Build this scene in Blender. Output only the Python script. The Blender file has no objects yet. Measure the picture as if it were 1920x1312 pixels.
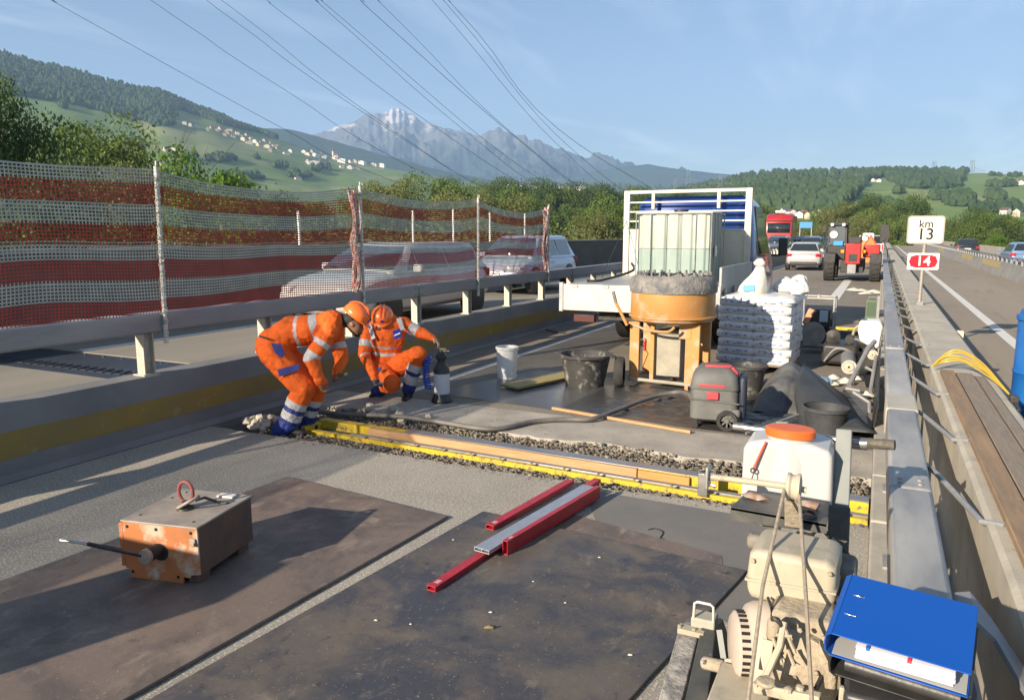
import bpy, math, random
import numpy as np
from mathutils import Vector, Matrix, noise, Euler
random.seed(7); np.random.seed(7)
scene = bpy.context.scene
COL = scene.collection
R_ = math.radians
# ---------------- camera ----------------
FPX = 1397.0; EYE = Vector((0, 0, 1.86)); YAW = R_(26.18); PIT = R_(8.79)
FW = Vector((-math.sin(YAW)*math.cos(PIT), math.cos(YAW)*math.cos(PIT), -math.sin(PIT)))
RT = Vector((math.cos(YAW), math.sin(YAW), 0)); UP = RT.cross(FW)
cam = bpy.data.cameras.new("camera"); camo = bpy.data.objects.new("camera", cam); COL.objects.link(camo)
cam.lens = 36*FPX/1920; cam.sensor_width = 36; cam.clip_start = 0.05; cam.clip_end = 60000
camo.location = EYE
camo.rotation_euler = (R_(90)-PIT, 0, YAW)
scene.camera = camo
# ---------------- world and sun ----------------
SUNV = Vector((-0.9, -2.35, 1.0)).normalized()      # towards the sun
world = bpy.data.worlds.new("World"); scene.world = world; world.use_nodes = True
wn = world.node_tree; wn.nodes.clear()
def wnode(t, **k):
    n = wn.nodes.new(t)
    for a, b in k.items(): setattr(n, a, b)
    return n
out = wnode('ShaderNodeOutputWorld'); bg = wnode('ShaderNodeBackground')
sky = wnode('ShaderNodeTexSky', sky_type='NISHITA', sun_disc=False)
sky.sun_elevation = math.asin(SUNV.z); sky.sun_rotation = math.atan2(SUNV.x, SUNV.y)
sky.air_density = 1.1; sky.dust_density = 0.35; sky.ozone_density = 2.6; sky.altitude = 400
bg.inputs['Strength'].default_value = 0.058
# thin high cirrus
tc = wnode('ShaderNodeTexCoord'); sep = wnode('ShaderNodeSeparateXYZ'); wn.links.new(tc.outputs['Generated'], sep.inputs[0])
mx = wnode('ShaderNodeMath', operation='MAXIMUM'); mx.inputs[1].default_value = 0.03; wn.links.new(sep.outputs['Z'], mx.inputs[0])
dv = wnode('ShaderNodeVectorMath', operation='DIVIDE'); cmb = wnode('ShaderNodeCombineXYZ')
for i in range(3): wn.links.new(mx.outputs[0], cmb.inputs[i])
wn.links.new(tc.outputs['Generated'], dv.inputs[0]); wn.links.new(cmb.outputs[0], dv.inputs[1])
mp = wnode('ShaderNodeMapping'); mp.inputs['Scale'].default_value = (0.55, 0.13, 0.0); mp.inputs['Rotation'].default_value = (0, 0, R_(62)); mp.inputs['Location'].default_value = (2.1, 4.2, 0)
wn.links.new(dv.outputs[0], mp.inputs[0])
nz = wnode('ShaderNodeTexNoise'); nz.inputs['Scale'].default_value = 1.6; nz.inputs['Detail'].default_value = 9; nz.inputs['Roughness'].default_value = 0.55; nz.inputs['Distortion'].default_value = 0.5
wn.links.new(mp.outputs[0], nz.inputs[0])
rp = wnode('ShaderNodeValToRGB'); rp.color_ramp.elements[0].position = 0.50; rp.color_ramp.elements[1].position = 0.74
rp.color_ramp.elements[0].color = (0, 0, 0, 1); rp.color_ramp.elements[1].color = (0.38, 0.38, 0.38, 1)
wn.links.new(nz.outputs['Fac'], rp.inputs[0])
mixc = wnode('ShaderNodeMix', data_type='RGBA'); mixc.inputs['B'].default_value = (12.0, 12.6, 13.6, 1)
wn.links.new(rp.outputs[0], mixc.inputs['Factor']); wn.links.new(sky.outputs[0], mixc.inputs['A'])
wn.links.new(mixc.outputs['Result'], bg.inputs['Color']); wn.links.new(bg.outputs[0], out.inputs[0])
sl = bpy.data.lights.new("sun", 'SUN'); sl.energy = 5.0; sl.angle = R_(0.5); sl.color = (1.0, 0.86, 0.68)
so = bpy.data.objects.new("sun", sl); COL.objects.link(so)
so.rotation_euler = SUNV.to_track_quat('Z', 'Y').to_euler(); so.location = (0, 0, 50)
scene.render.engine = 'CYCLES'
scene.view_settings.view_transform = 'Standard'; scene.view_settings.look = 'None'
scene.view_settings.gamma = 1; scene.view_settings.use_curve_mapping = False
scene.view_settings.exposure = 1.13
scene.cycles.volume_bounces = 1
scene.cycles.max_bounces = 6; scene.cycles.transparent_max_bounces = 24

# ---------------- pixel helpers: where a sight line meets a plane of the place ----------------
def ray(px, py): return FW + RT*((px-960)/FPX) - UP*((py-656)/FPX)
def PZ(px, py, z=0.0):
    d = ray(px, py); return EYE + d*((z-EYE.z)/d.z)
def PY(px, py, y):
    d = ray(px, py); return EYE + d*(y/d.y)
def PX(px, py, x):
    d = ray(px, py); return EYE + d*(x/d.x)
def PD(px, py, dep): return EYE + ray(px, py)*dep
def depth(p): return (Vector(p)-EYE).dot(FW)
def proj(p):
    v = Vector(p)-EYE; w = v.dot(FW); return 960+FPX*v.dot(RT)/w, 656-FPX*v.dot(UP)/w

# ---------------- materials ----------------
MATS = {}
def mat(name, col, col2=None, sc=4.0, rough=0.6, metal=0.0, bump=0.0, bs=40.0, lo=0.35, hi=0.65, spec=0.5,
        col3=None, sc3=1.0, lo3=0.5, hi3=0.7, stretch=(1,1,1), trans=0.0, coat=0.0, rvar=0.0, det=6, rnd=0.0, sss=0.0, bdist=0.01, alpha=1.0):
    if name in MATS: return MATS[name]
    m = bpy.data.materials.new(name); m.use_nodes = True; nt = m.node_tree; b = nt.nodes['Principled BSDF']
    N = nt.nodes.new; L = nt.links.new
    b.inputs['Roughness'].default_value = rough; b.inputs['Metallic'].default_value = metal
    b.inputs['Specular IOR Level'].default_value = spec
    b.inputs['Coat Weight'].default_value = coat
    b.inputs['Alpha'].default_value = alpha
    if trans: b.inputs['Transmission Weight'].default_value = trans
    c = (*col, 1); b.inputs['Base Color'].default_value = c
    tcn = N('ShaderNodeTexCoord'); mpn = N('ShaderNodeMapping'); mpn.inputs['Scale'].default_value = stretch
    L(tcn.outputs['Object'], mpn.inputs[0])
    last = None
    def noise_(s, d=det):
        n = N('ShaderNodeTexNoise'); n.inputs['Scale'].default_value = s; n.inputs['Detail'].default_value = d; n.inputs['Roughness'].default_value = 0.62
        L(mpn.outputs[0], n.inputs['Vector']); return n
    if col2 is not None:
        n = noise_(sc); r = N('ShaderNodeMapRange'); r.inputs[1].default_value = lo; r.inputs[2].default_value = hi
        L(n.outputs['Fac'], r.inputs[0])
        x = N('ShaderNodeMix'); x.data_type = 'RGBA'; x.inputs['A'].default_value = c; x.inputs['B'].default_value = (*col2, 1)
        L(r.outputs[0], x.inputs['Factor']); last = x.outputs['Result']
        if rvar:
            rr = N('ShaderNodeMapRange'); rr.inputs[3].default_value = rough-rvar; rr.inputs[4].default_value = rough+rvar
            L(r.outputs[0], rr.inputs[0]); L(rr.outputs[0], b.inputs['Roughness'])
    if col3 is not None:
        n = noise_(sc3); r = N('ShaderNodeMapRange'); r.inputs[1].default_value = lo3; r.inputs[2].default_value = hi3
        L(n.outputs['Fac'], r.inputs[0])
        x = N('ShaderNodeMix'); x.data_type = 'RGBA'; x.inputs['B'].default_value = (*col3, 1)
        if last: L(last, x.inputs['A'])
        else: x.inputs['A'].default_value = c
        L(r.outputs[0], x.inputs['Factor']); last = x.outputs['Result']
    if rnd:
        oi = N('ShaderNodeObjectInfo'); hv = N('ShaderNodeHueSaturation')
        r = N('ShaderNodeMapRange'); r.inputs[3].default_value = 1-rnd; r.inputs[4].default_value = 1+rnd
        L(oi.outputs['Random'], r.inputs[0]); L(r.outputs[0], hv.inputs['Value'])
        if last: L(last, hv.inputs['Color'])
        else: hv.inputs['Color'].default_value = c
        last = hv.outputs[0]
    if last: L(last, b.inputs['Base Color'])
    if bump:
        n = noise_(bs, 4); bn = N('ShaderNodeBump'); bn.inputs['Strength'].default_value = bump; bn.inputs['Distance'].default_value = bdist
        L(n.outputs['Fac'], bn.inputs['Height']); L(bn.outputs[0], b.inputs['Normal'])
    MATS[name] = m; return m

# ---------------- mesh builder ----------------
class MB:
    def __init__(s): s.v = []; s.f = []; s.m = []; s.mi = 0
    def _add(s, vs, fs):
        o = len(s.v); s.v += [tuple(p) for p in vs]
        for f in fs: s.f.append(tuple(i+o for i in f)); s.m.append(s.mi)
        return s
    def box(s, c, d, rz=0.0, M=None, taper=1.0):
        x, y, z = d[0]/2, d[1]/2, d[2]/2
        pts = [Vector((a*x*(taper if e > 0 else 1), b_*y*(taper if e > 0 else 1), e*z)) for e in (-1, 1) for a, b_ in ((-1,-1),(1,-1),(1,1),(-1,1))]
        if M is None: M = Matrix.Rotation(rz, 3, 'Z')
        c = Vector(c)
        return s._add([M @ p + c for p in pts], [(3,2,1,0),(4,5,6,7),(0,1,5,4),(1,2,6,5),(2,3,7,6),(3,0,4,7)])
    def b2(s, a, b):
        return s.box([(a[i]+b[i])/2 for i in range(3)], [abs(b[i]-a[i]) for i in range(3)])
    def beam(s, p0, p1, w, h, up=(0,0,1)):
        p0 = Vector(p0); p1 = Vector(p1); d = (p1-p0); L = d.length; d.normalize()
        u = Vector(up); x = d.cross(u)
        if x.length < 1e-4: x = d.cross(Vector((1,0,0)))
        x.normalize(); z = x.cross(d)
        M = Matrix((x, d, z)).transposed()
        return s.box((p0+p1)/2, (w, L, h), M=M)
    def tube(s, pts, r, n=8, cap=True, closed=False):
        pts = [Vector(p) for p in pts]; k = len(pts); rs = r if isinstance(r, (list, tuple)) else [r]*k
        vs = []; prev = None
        for i in range(k):
            a = pts[(i-1) % k] if (closed or i > 0) else pts[i]; b = pts[(i+1) % k] if (closed or i < k-1) else pts[i]
            t = (b-a).normalized()
            if prev is None:
                x = t.cross(Vector((0,0,1)))
                if x.length < 1e-3: x = t.cross(Vector((1,0,0)))
            else: x = prev - t*prev.dot(t)
            x.normalize(); prev = x; y = t.cross(x)
            for j in range(n):
                an = 2*math.pi*j/n; vs.append(pts[i] + (x*math.cos(an)+y*math.sin(an))*rs[i])
        fs = []
        for i in range(k if closed else k-1):
            i2 = (i+1) % k
            for j in range(n): fs.append((i*n+j, i*n+(j+1) % n, i2*n+(j+1) % n, i2*n+j))
        if cap and not closed: fs.append(tuple(range(n-1, -1, -1))); fs.append(tuple((k-1)*n+j for j in range(n)))
        return s._add(vs, fs)
    def lathe(s, prof, c=(0,0,0), n=24, M=None, sx=1.0, sy=1.0, wob=0.0, cap=True):
        c = Vector(c); vs = []
        for q, (r, z) in enumerate(prof):
            for j in range(n):
                a = 2*math.pi*j/n; rr = r*(1+wob*noise.noise((math.cos(a)*2, math.sin(a)*2, z*6)))
                p = Vector((rr*math.cos(a)*sx, rr*math.sin(a)*sy, z))
                vs.append((M @ p if M else p)+c)
        fs = []
        for i in range(len(prof)-1):
            for j in range(n): fs.append((i*n+j, i*n+(j+1) % n, (i+1)*n+(j+1) % n, (i+1)*n+j))
        if cap and prof[0][0] > 1e-5: fs.append(tuple(range(n-1, -1, -1)))
        if cap and prof[-1][0] > 1e-5: fs.append(tuple((len(prof)-1)*n+j for j in range(n)))
        return s._add(vs, fs)
    def loft(s, rings, cap=True):
        n = len(rings[0]); vs = [p for r in rings for p in r]; fs = []
        for i in range(len(rings)-1):
            for j in range(n): fs.append((i*n+j, i*n+(j+1) % n, (i+1)*n+(j+1) % n, (i+1)*n+j))
        if cap: fs.append(tuple(range(n-1, -1, -1))); fs.append(tuple((len(rings)-1)*n+j for j in range(n)))
        return s._add(vs, fs)
    def prism(s, poly, vec):
        vec = Vector(vec); a = [Vector(p) for p in poly]; n = len(a)
        return s._add(a+[p+vec for p in a], [tuple(range(n-1, -1, -1)), tuple(range(n, 2*n))]+[(j, (j+1) % n, n+(j+1) % n, n+j) for j in range(n)])
    def rock(s, c, r, sq=(1,1,1), seed=None, amp=0.35):
        t = (1+5**.5)/2
        base = [(-1,t,0),(1,t,0),(-1,-t,0),(1,-t,0),(0,-1,t),(0,1,t),(0,-1,-t),(0,1,-t),(t,0,-1),(t,0,1),(-t,0,-1),(-t,0,1)]
        fs = [(0,11,5),(0,5,1),(0,1,7),(0,7,10),(0,10,11),(1,5,9),(5,11,4),(11,10,2),(10,7,6),(7,1,8),(3,9,4),(3,4,2),(3,2,6),(3,6,8),(3,8,9),(4,9,5),(2,4,11),(6,2,10),(8,6,7),(9,8,1)]
        a = random.random()*6.28; ca, sa = math.cos(a), math.sin(a); vs = []
        for x, y, z in base:
            k = r/1.902*(1-amp/2+amp*random.random()); X, Y = x*ca-y*sa, x*sa+y*ca
            vs.append((c[0]+X*k*sq[0], c[1]+Y*k*sq[1], c[2]+z*k*sq[2]))
        return s._add(vs, fs)
    def quad(s, a, b, c, d): return s._add([a, b, c, d], [(0,1,2,3)])
    def build(s, name, ms, parent=None, loc=None, world=False, bev=0.0, smooth=30, seg=2, solid=0.0, sub=0):
        me = bpy.data.meshes.new(name)
        vs = s.v
        if world and parent is not None:
            I = parent.matrix_basis.inverted(); vs = [tuple(I @ Vector(p)) for p in vs]
        elif world and loc is not None:
            vs = [(p[0]-loc[0], p[1]-loc[1], p[2]-loc[2]) for p in vs]
        me.from_pydata(vs, [], s.f)
        if not isinstance(ms, (list, tuple)): ms = [ms]
        for m in ms: me.materials.append(m)
        if len(ms) > 1: me.polygons.foreach_set('material_index', s.m)
        if smooth:
            me.polygons.foreach_set('use_smooth', [True]*len(s.f)); me.set_sharp_from_angle(angle=R_(smooth))
        me.update()
        o = bpy.data.objects.new(name, me); COL.objects.link(o)
        if loc is not None: o.location = loc
        if parent is not None: o.parent = parent
        if sub:
            q = o.modifiers.new('sub', 'SUBSURF'); q.levels = sub; q.render_levels = sub
        if solid:
            q = o.modifiers.new('solid', 'SOLIDIFY'); q.thickness = solid; q.offset = 0
        if bev:
            q = o.modifiers.new('bevel', 'BEVEL'); q.width = bev; q.segments = seg; q.limit_method = 'ANGLE'; q.angle_limit = R_(40)
        return o

def tag(o, label=None, cat=None, group=None, kind=None):
    if label: o['label'] = label
    if cat: o['category'] = cat
    if group: o['group'] = group
    if kind: o['kind'] = kind
    return o
def thing(name, label, cat, loc=(0,0,0), rz=0.0, group=None):
    o = bpy.data.objects.new(name, None); o.empty_display_size = 0.2; COL.objects.link(o)
    o.location = loc; o.rotation_euler = (0, 0, rz)
    o.matrix_basis = Matrix.Translation(loc) @ Matrix.Rotation(rz, 4, 'Z')
    return tag(o, label, cat, group)
def kids(o): return [c for c in COL.objects if c.parent == o]
CH = {}
def copy_tree(o, parent=None):
    c = o.copy(); COL.objects.link(c)
    if parent is not None: c.parent = parent
    for ch in o.children: copy_tree(ch, c)
    return c
def dup(o, loc, rz=0.0, sc=None, label=None, group=None):
    c = copy_tree(o); c.location = loc; c.rotation_euler = (0, 0, rz)
    if sc: c.scale = sc if isinstance(sc, (tuple, list)) else (sc, sc, sc)
    if label: c['label'] = label
    if group: c['group'] = group
    return c
def circle(c, r, a, b, n=16, t0=0, t1=2*math.pi):
    c = Vector(c); a = Vector(a).normalized(); b = Vector(b).normalized()
    return [c+a*r*math.cos(t0+(t1-t0)*i/(n-1))+b*r*math.sin(t0+(t1-t0)*i/(n-1)) for i in range(n)]
def smoothpath(pts, n=8):
    pts = [Vector(p) for p in pts]; P = [pts[0]]+pts+[pts[-1]]; res = []
    for i in range(1, len(P)-2):
        for k in range(n):
            t = k/n; a, b, c, d = P[i-1], P[i], P[i+1], P[i+2]
            res.append(0.5*((2*b)+(-a+c)*t+(2*a-5*b+4*c-d)*t*t+(-a+3*b-3*c+d)*t**3))
    res.append(pts[-1]); return res
def text_mesh(name, txt, size, m, parent, M, depth_=0.001, bold=0.0):
    cu = bpy.data.curves.new(name, 'FONT'); cu.body = txt; cu.size = size; cu.extrude = depth_; cu.align_x = 'CENTER'; cu.align_y = 'CENTER'; cu.offset = bold
    t = bpy.data.objects.new(name, cu); COL.objects.link(t)
    bpy.context.view_layer.update()
    me = bpy.data.meshes.new_from_object(t.evaluated_get(bpy.context.evaluated_depsgraph_get()))
    bpy.data.objects.remove(t)
    me.materials.clear(); me.materials.append(m)
    o = bpy.data.objects.new(name, me); COL.objects.link(o); o.parent = parent; o.matrix_basis = M
    return o

# shared materials
ASPH = mat('asphalt', (.215,.188,.152), (.16,.14,.115), sc=1.1, rough=.85, bump=.5, bs=160, col3=(.34,.30,.25), sc3=70, lo3=.5, hi3=.66, spec=.3)
ASPH2 = mat('old_asphalt', (.345,.315,.265), (.255,.235,.20), sc=.9, rough=.85, bump=.6, bs=190, col3=(.60,.55,.46), sc3=75, lo3=.52, hi3=.64, spec=.3, bdist=.012)
ASPH3 = mat('carriageway_asphalt', (.29,.245,.19), (.235,.20,.155), sc=.35, rough=.85, bump=.4, bs=120, col3=(.17,.145,.115), sc3=2.2, lo3=.55, hi3=.8, stretch=(1,.15,1), spec=.3)
CONC = mat('concrete', (.36,.34,.30), (.27,.255,.23), sc=2.2, rough=.85, bump=.35, bs=70, col3=(.20,.19,.17), sc3=7, lo3=.58, hi3=.8, spec=.3)
CONCD = mat('weathered_concrete', (.27,.265,.25), (.21,.205,.2), sc=1.6, rough=.85, bump=.25, bs=60, col3=(.15,.145,.14), sc3=3, lo3=.6, hi3=.85, spec=.3)
GALV = mat('galvanised_steel', (.36,.36,.35), (.27,.27,.27), sc=9, rough=.5, metal=.4, bump=.1, bs=60, stretch=(1,1,1), col3=(.5,.48,.44), sc3=4, lo3=.5, hi3=.75)
GALVD = mat('painted_steel', (.30,.30,.30), (.22,.22,.22), sc=6, rough=.55, metal=.3, bump=.1, bs=60)
STEEL = mat('bare_steel', (.45,.44,.43), (.3,.28,.26), sc=12, rough=.38, metal=.85, bump=.1, bs=80)
DARK = mat('dark_metal', (.03,.03,.03), (.05,.045,.04), sc=10, rough=.55, metal=.4)
BLK = mat('black_rubber', (.018,.018,.018), (.035,.033,.03), sc=10, rough=.75, bump=.2, bs=60)
BLKP = mat('black_plastic', (.02,.02,.021), (.04,.038,.036), sc=8, rough=.42, bump=.1, bs=50)
PAINTW = mat('road_paint', (.62,.60,.55), (.40,.38,.34), sc=9, rough=.7, lo=.5, hi=.8)
WOOD = mat('pine_wood', (.50,.31,.15), (.36,.21,.10), sc=3, rough=.65, bump=.2, bs=40, stretch=(14,1,14), spec=.3)
WOODX = mat('pine_wood_cross', (.50,.30,.15), (.38,.22,.11), sc=3, rough=.65, bump=.2, bs=40, stretch=(1,14,14), spec=.3)
YEL = mat('yellow_paint', (.72,.50,.02), (.55,.38,.03), sc=8, rough=.5, lo=.5, hi=.8, col3=(.16,.12,.06), sc3=24, lo3=.62, hi3=.74)
RED = mat('red_paint', (.36,.025,.03), (.28,.02,.025), sc=10, rough=.45)
WHITEP = mat('white_plastic', (.78,.77,.74), (.70,.69,.66), sc=4, rough=.4)
# =============== SETTING ===============
GRASS = mat('meadow', (.12,.19,.05), (.09,.15,.04), sc=.004, rough=.9, col3=(.11,.16,.045), sc3=.011, lo3=.5, hi3=.62, spec=.1, bump=.0)
GRASSF = mat('far_meadow', (.17,.235,.07), (.125,.185,.055), sc=.006, rough=.9, col3=(.24,.26,.11), sc3=.003, lo3=.52, hi3=.6, spec=.1)
ROCKM = mat('mountain_rock', (.13,.145,.14), (.07,.10,.07), sc=.0035, rough=.95, spec=.1, col3=(.2,.2,.19), sc3=.006, lo3=.5, hi3=.7)
FORM = mat('forest_canopy', (.022,.042,.016), (.04,.065,.02), sc=.02, rough=.9, spec=.1, rnd=.0)
FORM2 = mat('broadleaf_canopy', (.05,.075,.022), (.03,.05,.018), sc=.03, rough=.9, spec=.1)

def ragged(xs, base, amp, f):
    return [base + amp*(noise.noise((x*f, base, 3.1)) + .6*noise.noise((x*f*4, base, 7.7))) for x in xs]
def strip(name, xs, ya, yb, z, m, lip=None, side='b', kind='structure'):
    mb = MB(); n = len(xs); A = ya if isinstance(ya, list) else [ya]*n; B = yb if isinstance(yb, list) else [yb]*n
    vs = []
    for i in range(n): vs += [(xs[i], A[i], z), (xs[i], B[i], z)]
    fs = [(2*i, 2*i+2, 2*i+3, 2*i+1) for i in range(n-1)]
    if lip:
        E_ = B if side == 'b' else A; o = len(vs); s = .025 if side == 'b' else -.025
        for i in range(n): vs.append((xs[i], E_[i]+s*random.uniform(.3, 1.6), z-lip*.999))
        k = 1 if side == 'b' else 0
        for i in range(n-1): fs.append((2*i+k, 2*i+2+k, o+i+1, o+i) if side == 'b' else (2*i+2+k, 2*i+k, o+i, o+i+1))
    mb._add(vs, fs); o = mb.build(name, m, smooth=0); return tag(o, kind=kind)
XS = [-5.86 + 5.91*i/220 for i in range(221)]
FE = ragged(XS, 5.09, .05, 2.1); BE = ragged(XS, 6.17, .09, 1.7)
for i, x in enumerate(XS): BE[i] += .10*max(0, min(1, (-x-3.0)/1.5))
strip('road', XS, -9.0, FE, 0.0, ASPH2, lip=.07)
SE = [7.02+.02*noise.noise((x*3, 0, 0)) for x in XS]
strip('concrete_strip', XS, BE, SE, 0.0, mat('rough_concrete', (.42,.38,.32), (.28,.255,.215), sc=2.5, rough=.9, bump=.8, bs=120, col3=(.42,.40,.36), sc3=90, lo3=.56, hi3=.7, bdist=.012), lip=.07, side='a')
strip('road', XS, SE, 420.0, 0.0, ASPH)
tag(MB().b2((-5.86, 4.9, -.30), (.05, 6.6, -.055)).build('trench_floor', mat('trench_dirt', (.07,.062,.052), (.12,.105,.09), sc=14, rough=.95, bump=.8, bs=60)), kind='structure')
# painted markings on our carriageway
mk = MB(); mk.b2((-5.0, 7.2, .003), (-4.9, 140, .0045)); tag(mk.build('edge_line', PAINTW, smooth=0), kind='structure')
for y in (23.6, 55, 84):
    tag(MB().b2((-1.31, y, .003), (-1.01, y+10.5, .0045)).build('lane_marking', PAINTW, smooth=0), kind='structure')
# tar joint along parapet foot
tag(MB().b2((-5.86, -8, .001), (-5.80, 60, .0045)).build('tar_joint', mat('tar', (.012,.012,.013), rough=.6)), kind='structure')
# left carriageway
LZ = .30
o = MB(); o.b2((-10.75, -20, LZ-.3), (-6.2, 5.25, LZ)); o.b2((-10.75, 6.35, LZ-.3), (-6.2, 420, LZ)); o.b2((-10.75,5.25,LZ-.3),(-6.2,6.35,LZ-.06))
tag(o.build('carriageway', mat('left_asphalt', (.27,.245,.20), (.19,.175,.145), sc=.5, rough=.85, bump=.4, bs=120, stretch=(1,.12,1), spec=.3), smooth=0), kind='structure')
tag(MB().b2((-9.75, -20, LZ+.003), (-9.58, 5.2, LZ+.005)).b2((-9.75, 6.4, LZ+.003), (-9.58, 300, LZ+.005)).build('edge_line', PAINTW, smooth=0), kind='structure')
# expansion joint of the left carriageway: plates with finger teeth
ej = thing('expansion_joint', 'dark toothed steel expansion joint across the carriageway behind the parapet', 'joint', (-8.4, 5.8, LZ-.06))
JM = mat('joint_steel', (.06,.075,.10), (.09,.10,.12), sc=6, rough=.45, metal=.6, bump=.2, bs=40)
p = MB(); p.b2((-2.2, -.1, 0), (2.2, .52, .055)); p.build('cover_plate', JM, ej, bev=.004)
p = MB(); p.b2((-2.2, -.53, 0), (2.2, -.32, .055)); p.build('edge_plate', JM, ej, bev=.004)
for k in range(29):
    p = MB(); x = -2.12+k*.15
    p.prism([(x, -.10, .03), (x+.10, -.10, .03), (x+.05, -.24, .03)], (0, 0, .03)).build('tooth', JM, ej) if k == 0 else None
    if k == 0: T0 = [c for c in ej.children if c.name.startswith('tooth')][0] if ej.children else None
T0 = bpy.data.objects.get('tooth')
for k in range(1, 29):
    c = T0.copy(); COL.objects.link(c); c.location = (k*.15, 0, 0)
T1 = T0.copy(); COL.objects.link(T1)
for k in range(29):
    c = T1 if k == 0 else T1.copy()
    if k: COL.objects.link(c)
    c.rotation_euler = (0, 0, math.pi); c.location = (-2.07*2+.07+k*.15, -.42, 0)
for k in range(12):
    b = MB().lathe([(.018, 0), (.018, .012), (.0, .014)], (-2.0+k*.36, .42, .055), 8); b.build('bolt', JM, ej)
# right carriageway
o = MB(); o.b2((.9, -20, -.3), (4.9, 420, -.004)); o.b2((4.9, -20, -.3), (9.6, 420, -.006))
tag(o.build('carriageway', ASPH3, smooth=0), kind='structure')
tag(MB().b2((2.08, -10, 0.0), (2.27, 330, .002)).build('edge_line', PAINTW, smooth=0), kind='structure')
# ---------- left parapet with box-beam rail ----------
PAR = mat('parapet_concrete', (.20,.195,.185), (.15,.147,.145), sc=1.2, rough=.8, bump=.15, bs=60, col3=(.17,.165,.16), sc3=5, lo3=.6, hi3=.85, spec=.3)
pw = thing('parapet_wall', 'low concrete parapet with a faded yellow stripe running along the left edge', 'wall', (-6.0, 0, 0))
pr = [(-5.80,0),( -5.86,.05),(-5.90,.54),(-5.925,.58),(-6.17,.58),(-6.2,.55),(-6.2,-.3),(-5.80,-.3)]
w = MB()
ys = [-9, 0, 5.3, 12, 20, 30, 50, 80, 130, 240]
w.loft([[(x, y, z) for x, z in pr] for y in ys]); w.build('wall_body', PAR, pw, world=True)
ym = mat('faded_yellow_stripe', (.25,.17,.03), (.20,.145,.05), sc=1.7, rough=.7, col3=(.3,.27,.2), sc3=6, lo3=.6, hi3=.8)
w = MB()
def stripe_pts(y):
    lo = .17+.015*noise.noise((y*.6, 0, 0)); hi = .375+.015*noise.noise((y*.6, 5, 0))
    f = lambda z: -5.86-(z-.05)/.49*.04+.0025
    return (f(lo), y, lo), (f(hi), y, hi)
yy = [-9+.3*i for i in range(100)]+[22, 25, 30, 40, 60]
q = [stripe_pts(y) for y in yy]
for a, b in zip(q, q[1:]): w.quad(a[0], b[0], b[1], a[1])
w.build('yellow_stripe', ym, pw, world=True, smooth=0)
gr = thing('guardrail', 'grey steel box-beam guardrail on posts along the top of the left parapet', 'guardrail', (-6.03, 0, .58))
RG = mat('rail_grey', (.27,.275,.28), (.21,.215,.225), sc=3, rough=.55, metal=.3, bump=.08, bs=40, stretch=(1,.3,1), col3=(.42,.40,.37), sc3=1.2, lo3=.55, hi3=.8)
y = -8.93
for k in range(14):
    y0 = -8.93+k*6.0; b = MB(); b.b2((-6.11, y0+.004, .965), (-5.955, y0+5.996, 1.15))
    b.build('beam', RG, gr, world=True, bev=.02, seg=3)
    s = MB(); 
    for dy in (-.09, -.03, .03, .09):
        for dz in (1.01, 1.10): s.lathe([(.011, 0), (.011, .008), (0, .010)], (-5.955, y0+dy, dz), 8, M=Matrix.Rotation(R_(90), 3, 'Y'))
    s.build('bolts', RG, gr, world=True)
def rail_post(px_, y):
    p = MB(); p.b2((px_-.05, y-.006-.05, .58), (px_+.05, y+.006-.05, .965)); p.b2((px_-.05, y+.044, .58), (px_+.05, y+.056, .965)); p.b2((px_-.006, y-.044, .58), (px_+.006, y+.044, .965))
    p.b2((px_-.075, y-.085, .58), (px_+.075, y+.085, .594)); return p
pst = rail_post(0, 0); ob0 = pst.build('post', mat('post_steel', (.50,.46,.38), (.36,.33,.28), sc=14, rough=.6, metal=.25), gr)
base_post_me = ob0.data
ob0.location = (0, -4.4, -.58)
for k in range(1, 46):
    c = ob0.copy(); COL.objects.link(c); c.location = (0, -4.4+1.5*k, -.58)
# ---------- far wall of the left carriageway ----------
DW = mat('dark_noise_wall', (.10,.095,.085), (.07,.068,.062), sc=2, rough=.9, bump=.3, bs=30, stretch=(1,.4,2))
fw = thing('noise_wall', 'long dark grey panelled barrier wall on the far side of the left carriageway', 'wall', (-10.9, 0, 0))
b0 = MB().b2((-.08, .01, .0), (.08, 3.99, 1.60)).build('panel', DW, fw, bev=.01)
b0.location = (0, -14, 0)
for k in range(1, 50):
    c = b0.copy(); COL.objects.link(c); c.location = (0, -14+4*k, 0)
tag(MB().b2((-.12, -14, 1.6), (.12, 186, 1.65)).build('cap', CONCD, fw, bev=.01))
# ---------- kerb, right rail, median wall ----------
KS = mat('kerb_stone', (.42,.39,.33), (.33,.31,.27), sc=7, rough=.85, bump=.4, bs=90, spec=.3)
kb = MB().b2((.052, 0, -.2), (.34, .985, .09)).build('kerb', KS, smooth=0, bev=.012); tag(kb, kind='structure'); kb.location = (0, -3, 0)
for k in range(1, 60):
    c = kb.copy(); COL.objects.link(c); c.parent = kb; c.location = (0, k*1.0, random.uniform(-.003, .003)); c.name = 'kerb_stone'
    for key in ('kind',):
        if key in c: del c[key]
tag(MB().b2((.052, 57, -.2), (.34, 330, .09)).build('kerb', KS, smooth=0), kind='structure')
tag(MB().b2((.34, -9, -.25), (.46, 330, -.12)).build('drain_channel', mat('drain', (.05,.05,.048), rough=.9)), kind='structure')
gr2 = thing('guardrail', 'wide galvanised box-beam guardrail running along the kerb on the right of the site', 'guardrail', (.19, 0, .09))
GB = mat('galvanised_beam', (.31,.305,.295), (.235,.235,.235), sc=5, rough=.52, metal=.2, bump=.12, bs=50, stretch=(1,.25,1), col3=(.55,.52,.46), sc3=2.2, lo3=.5, hi3=.8)
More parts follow.
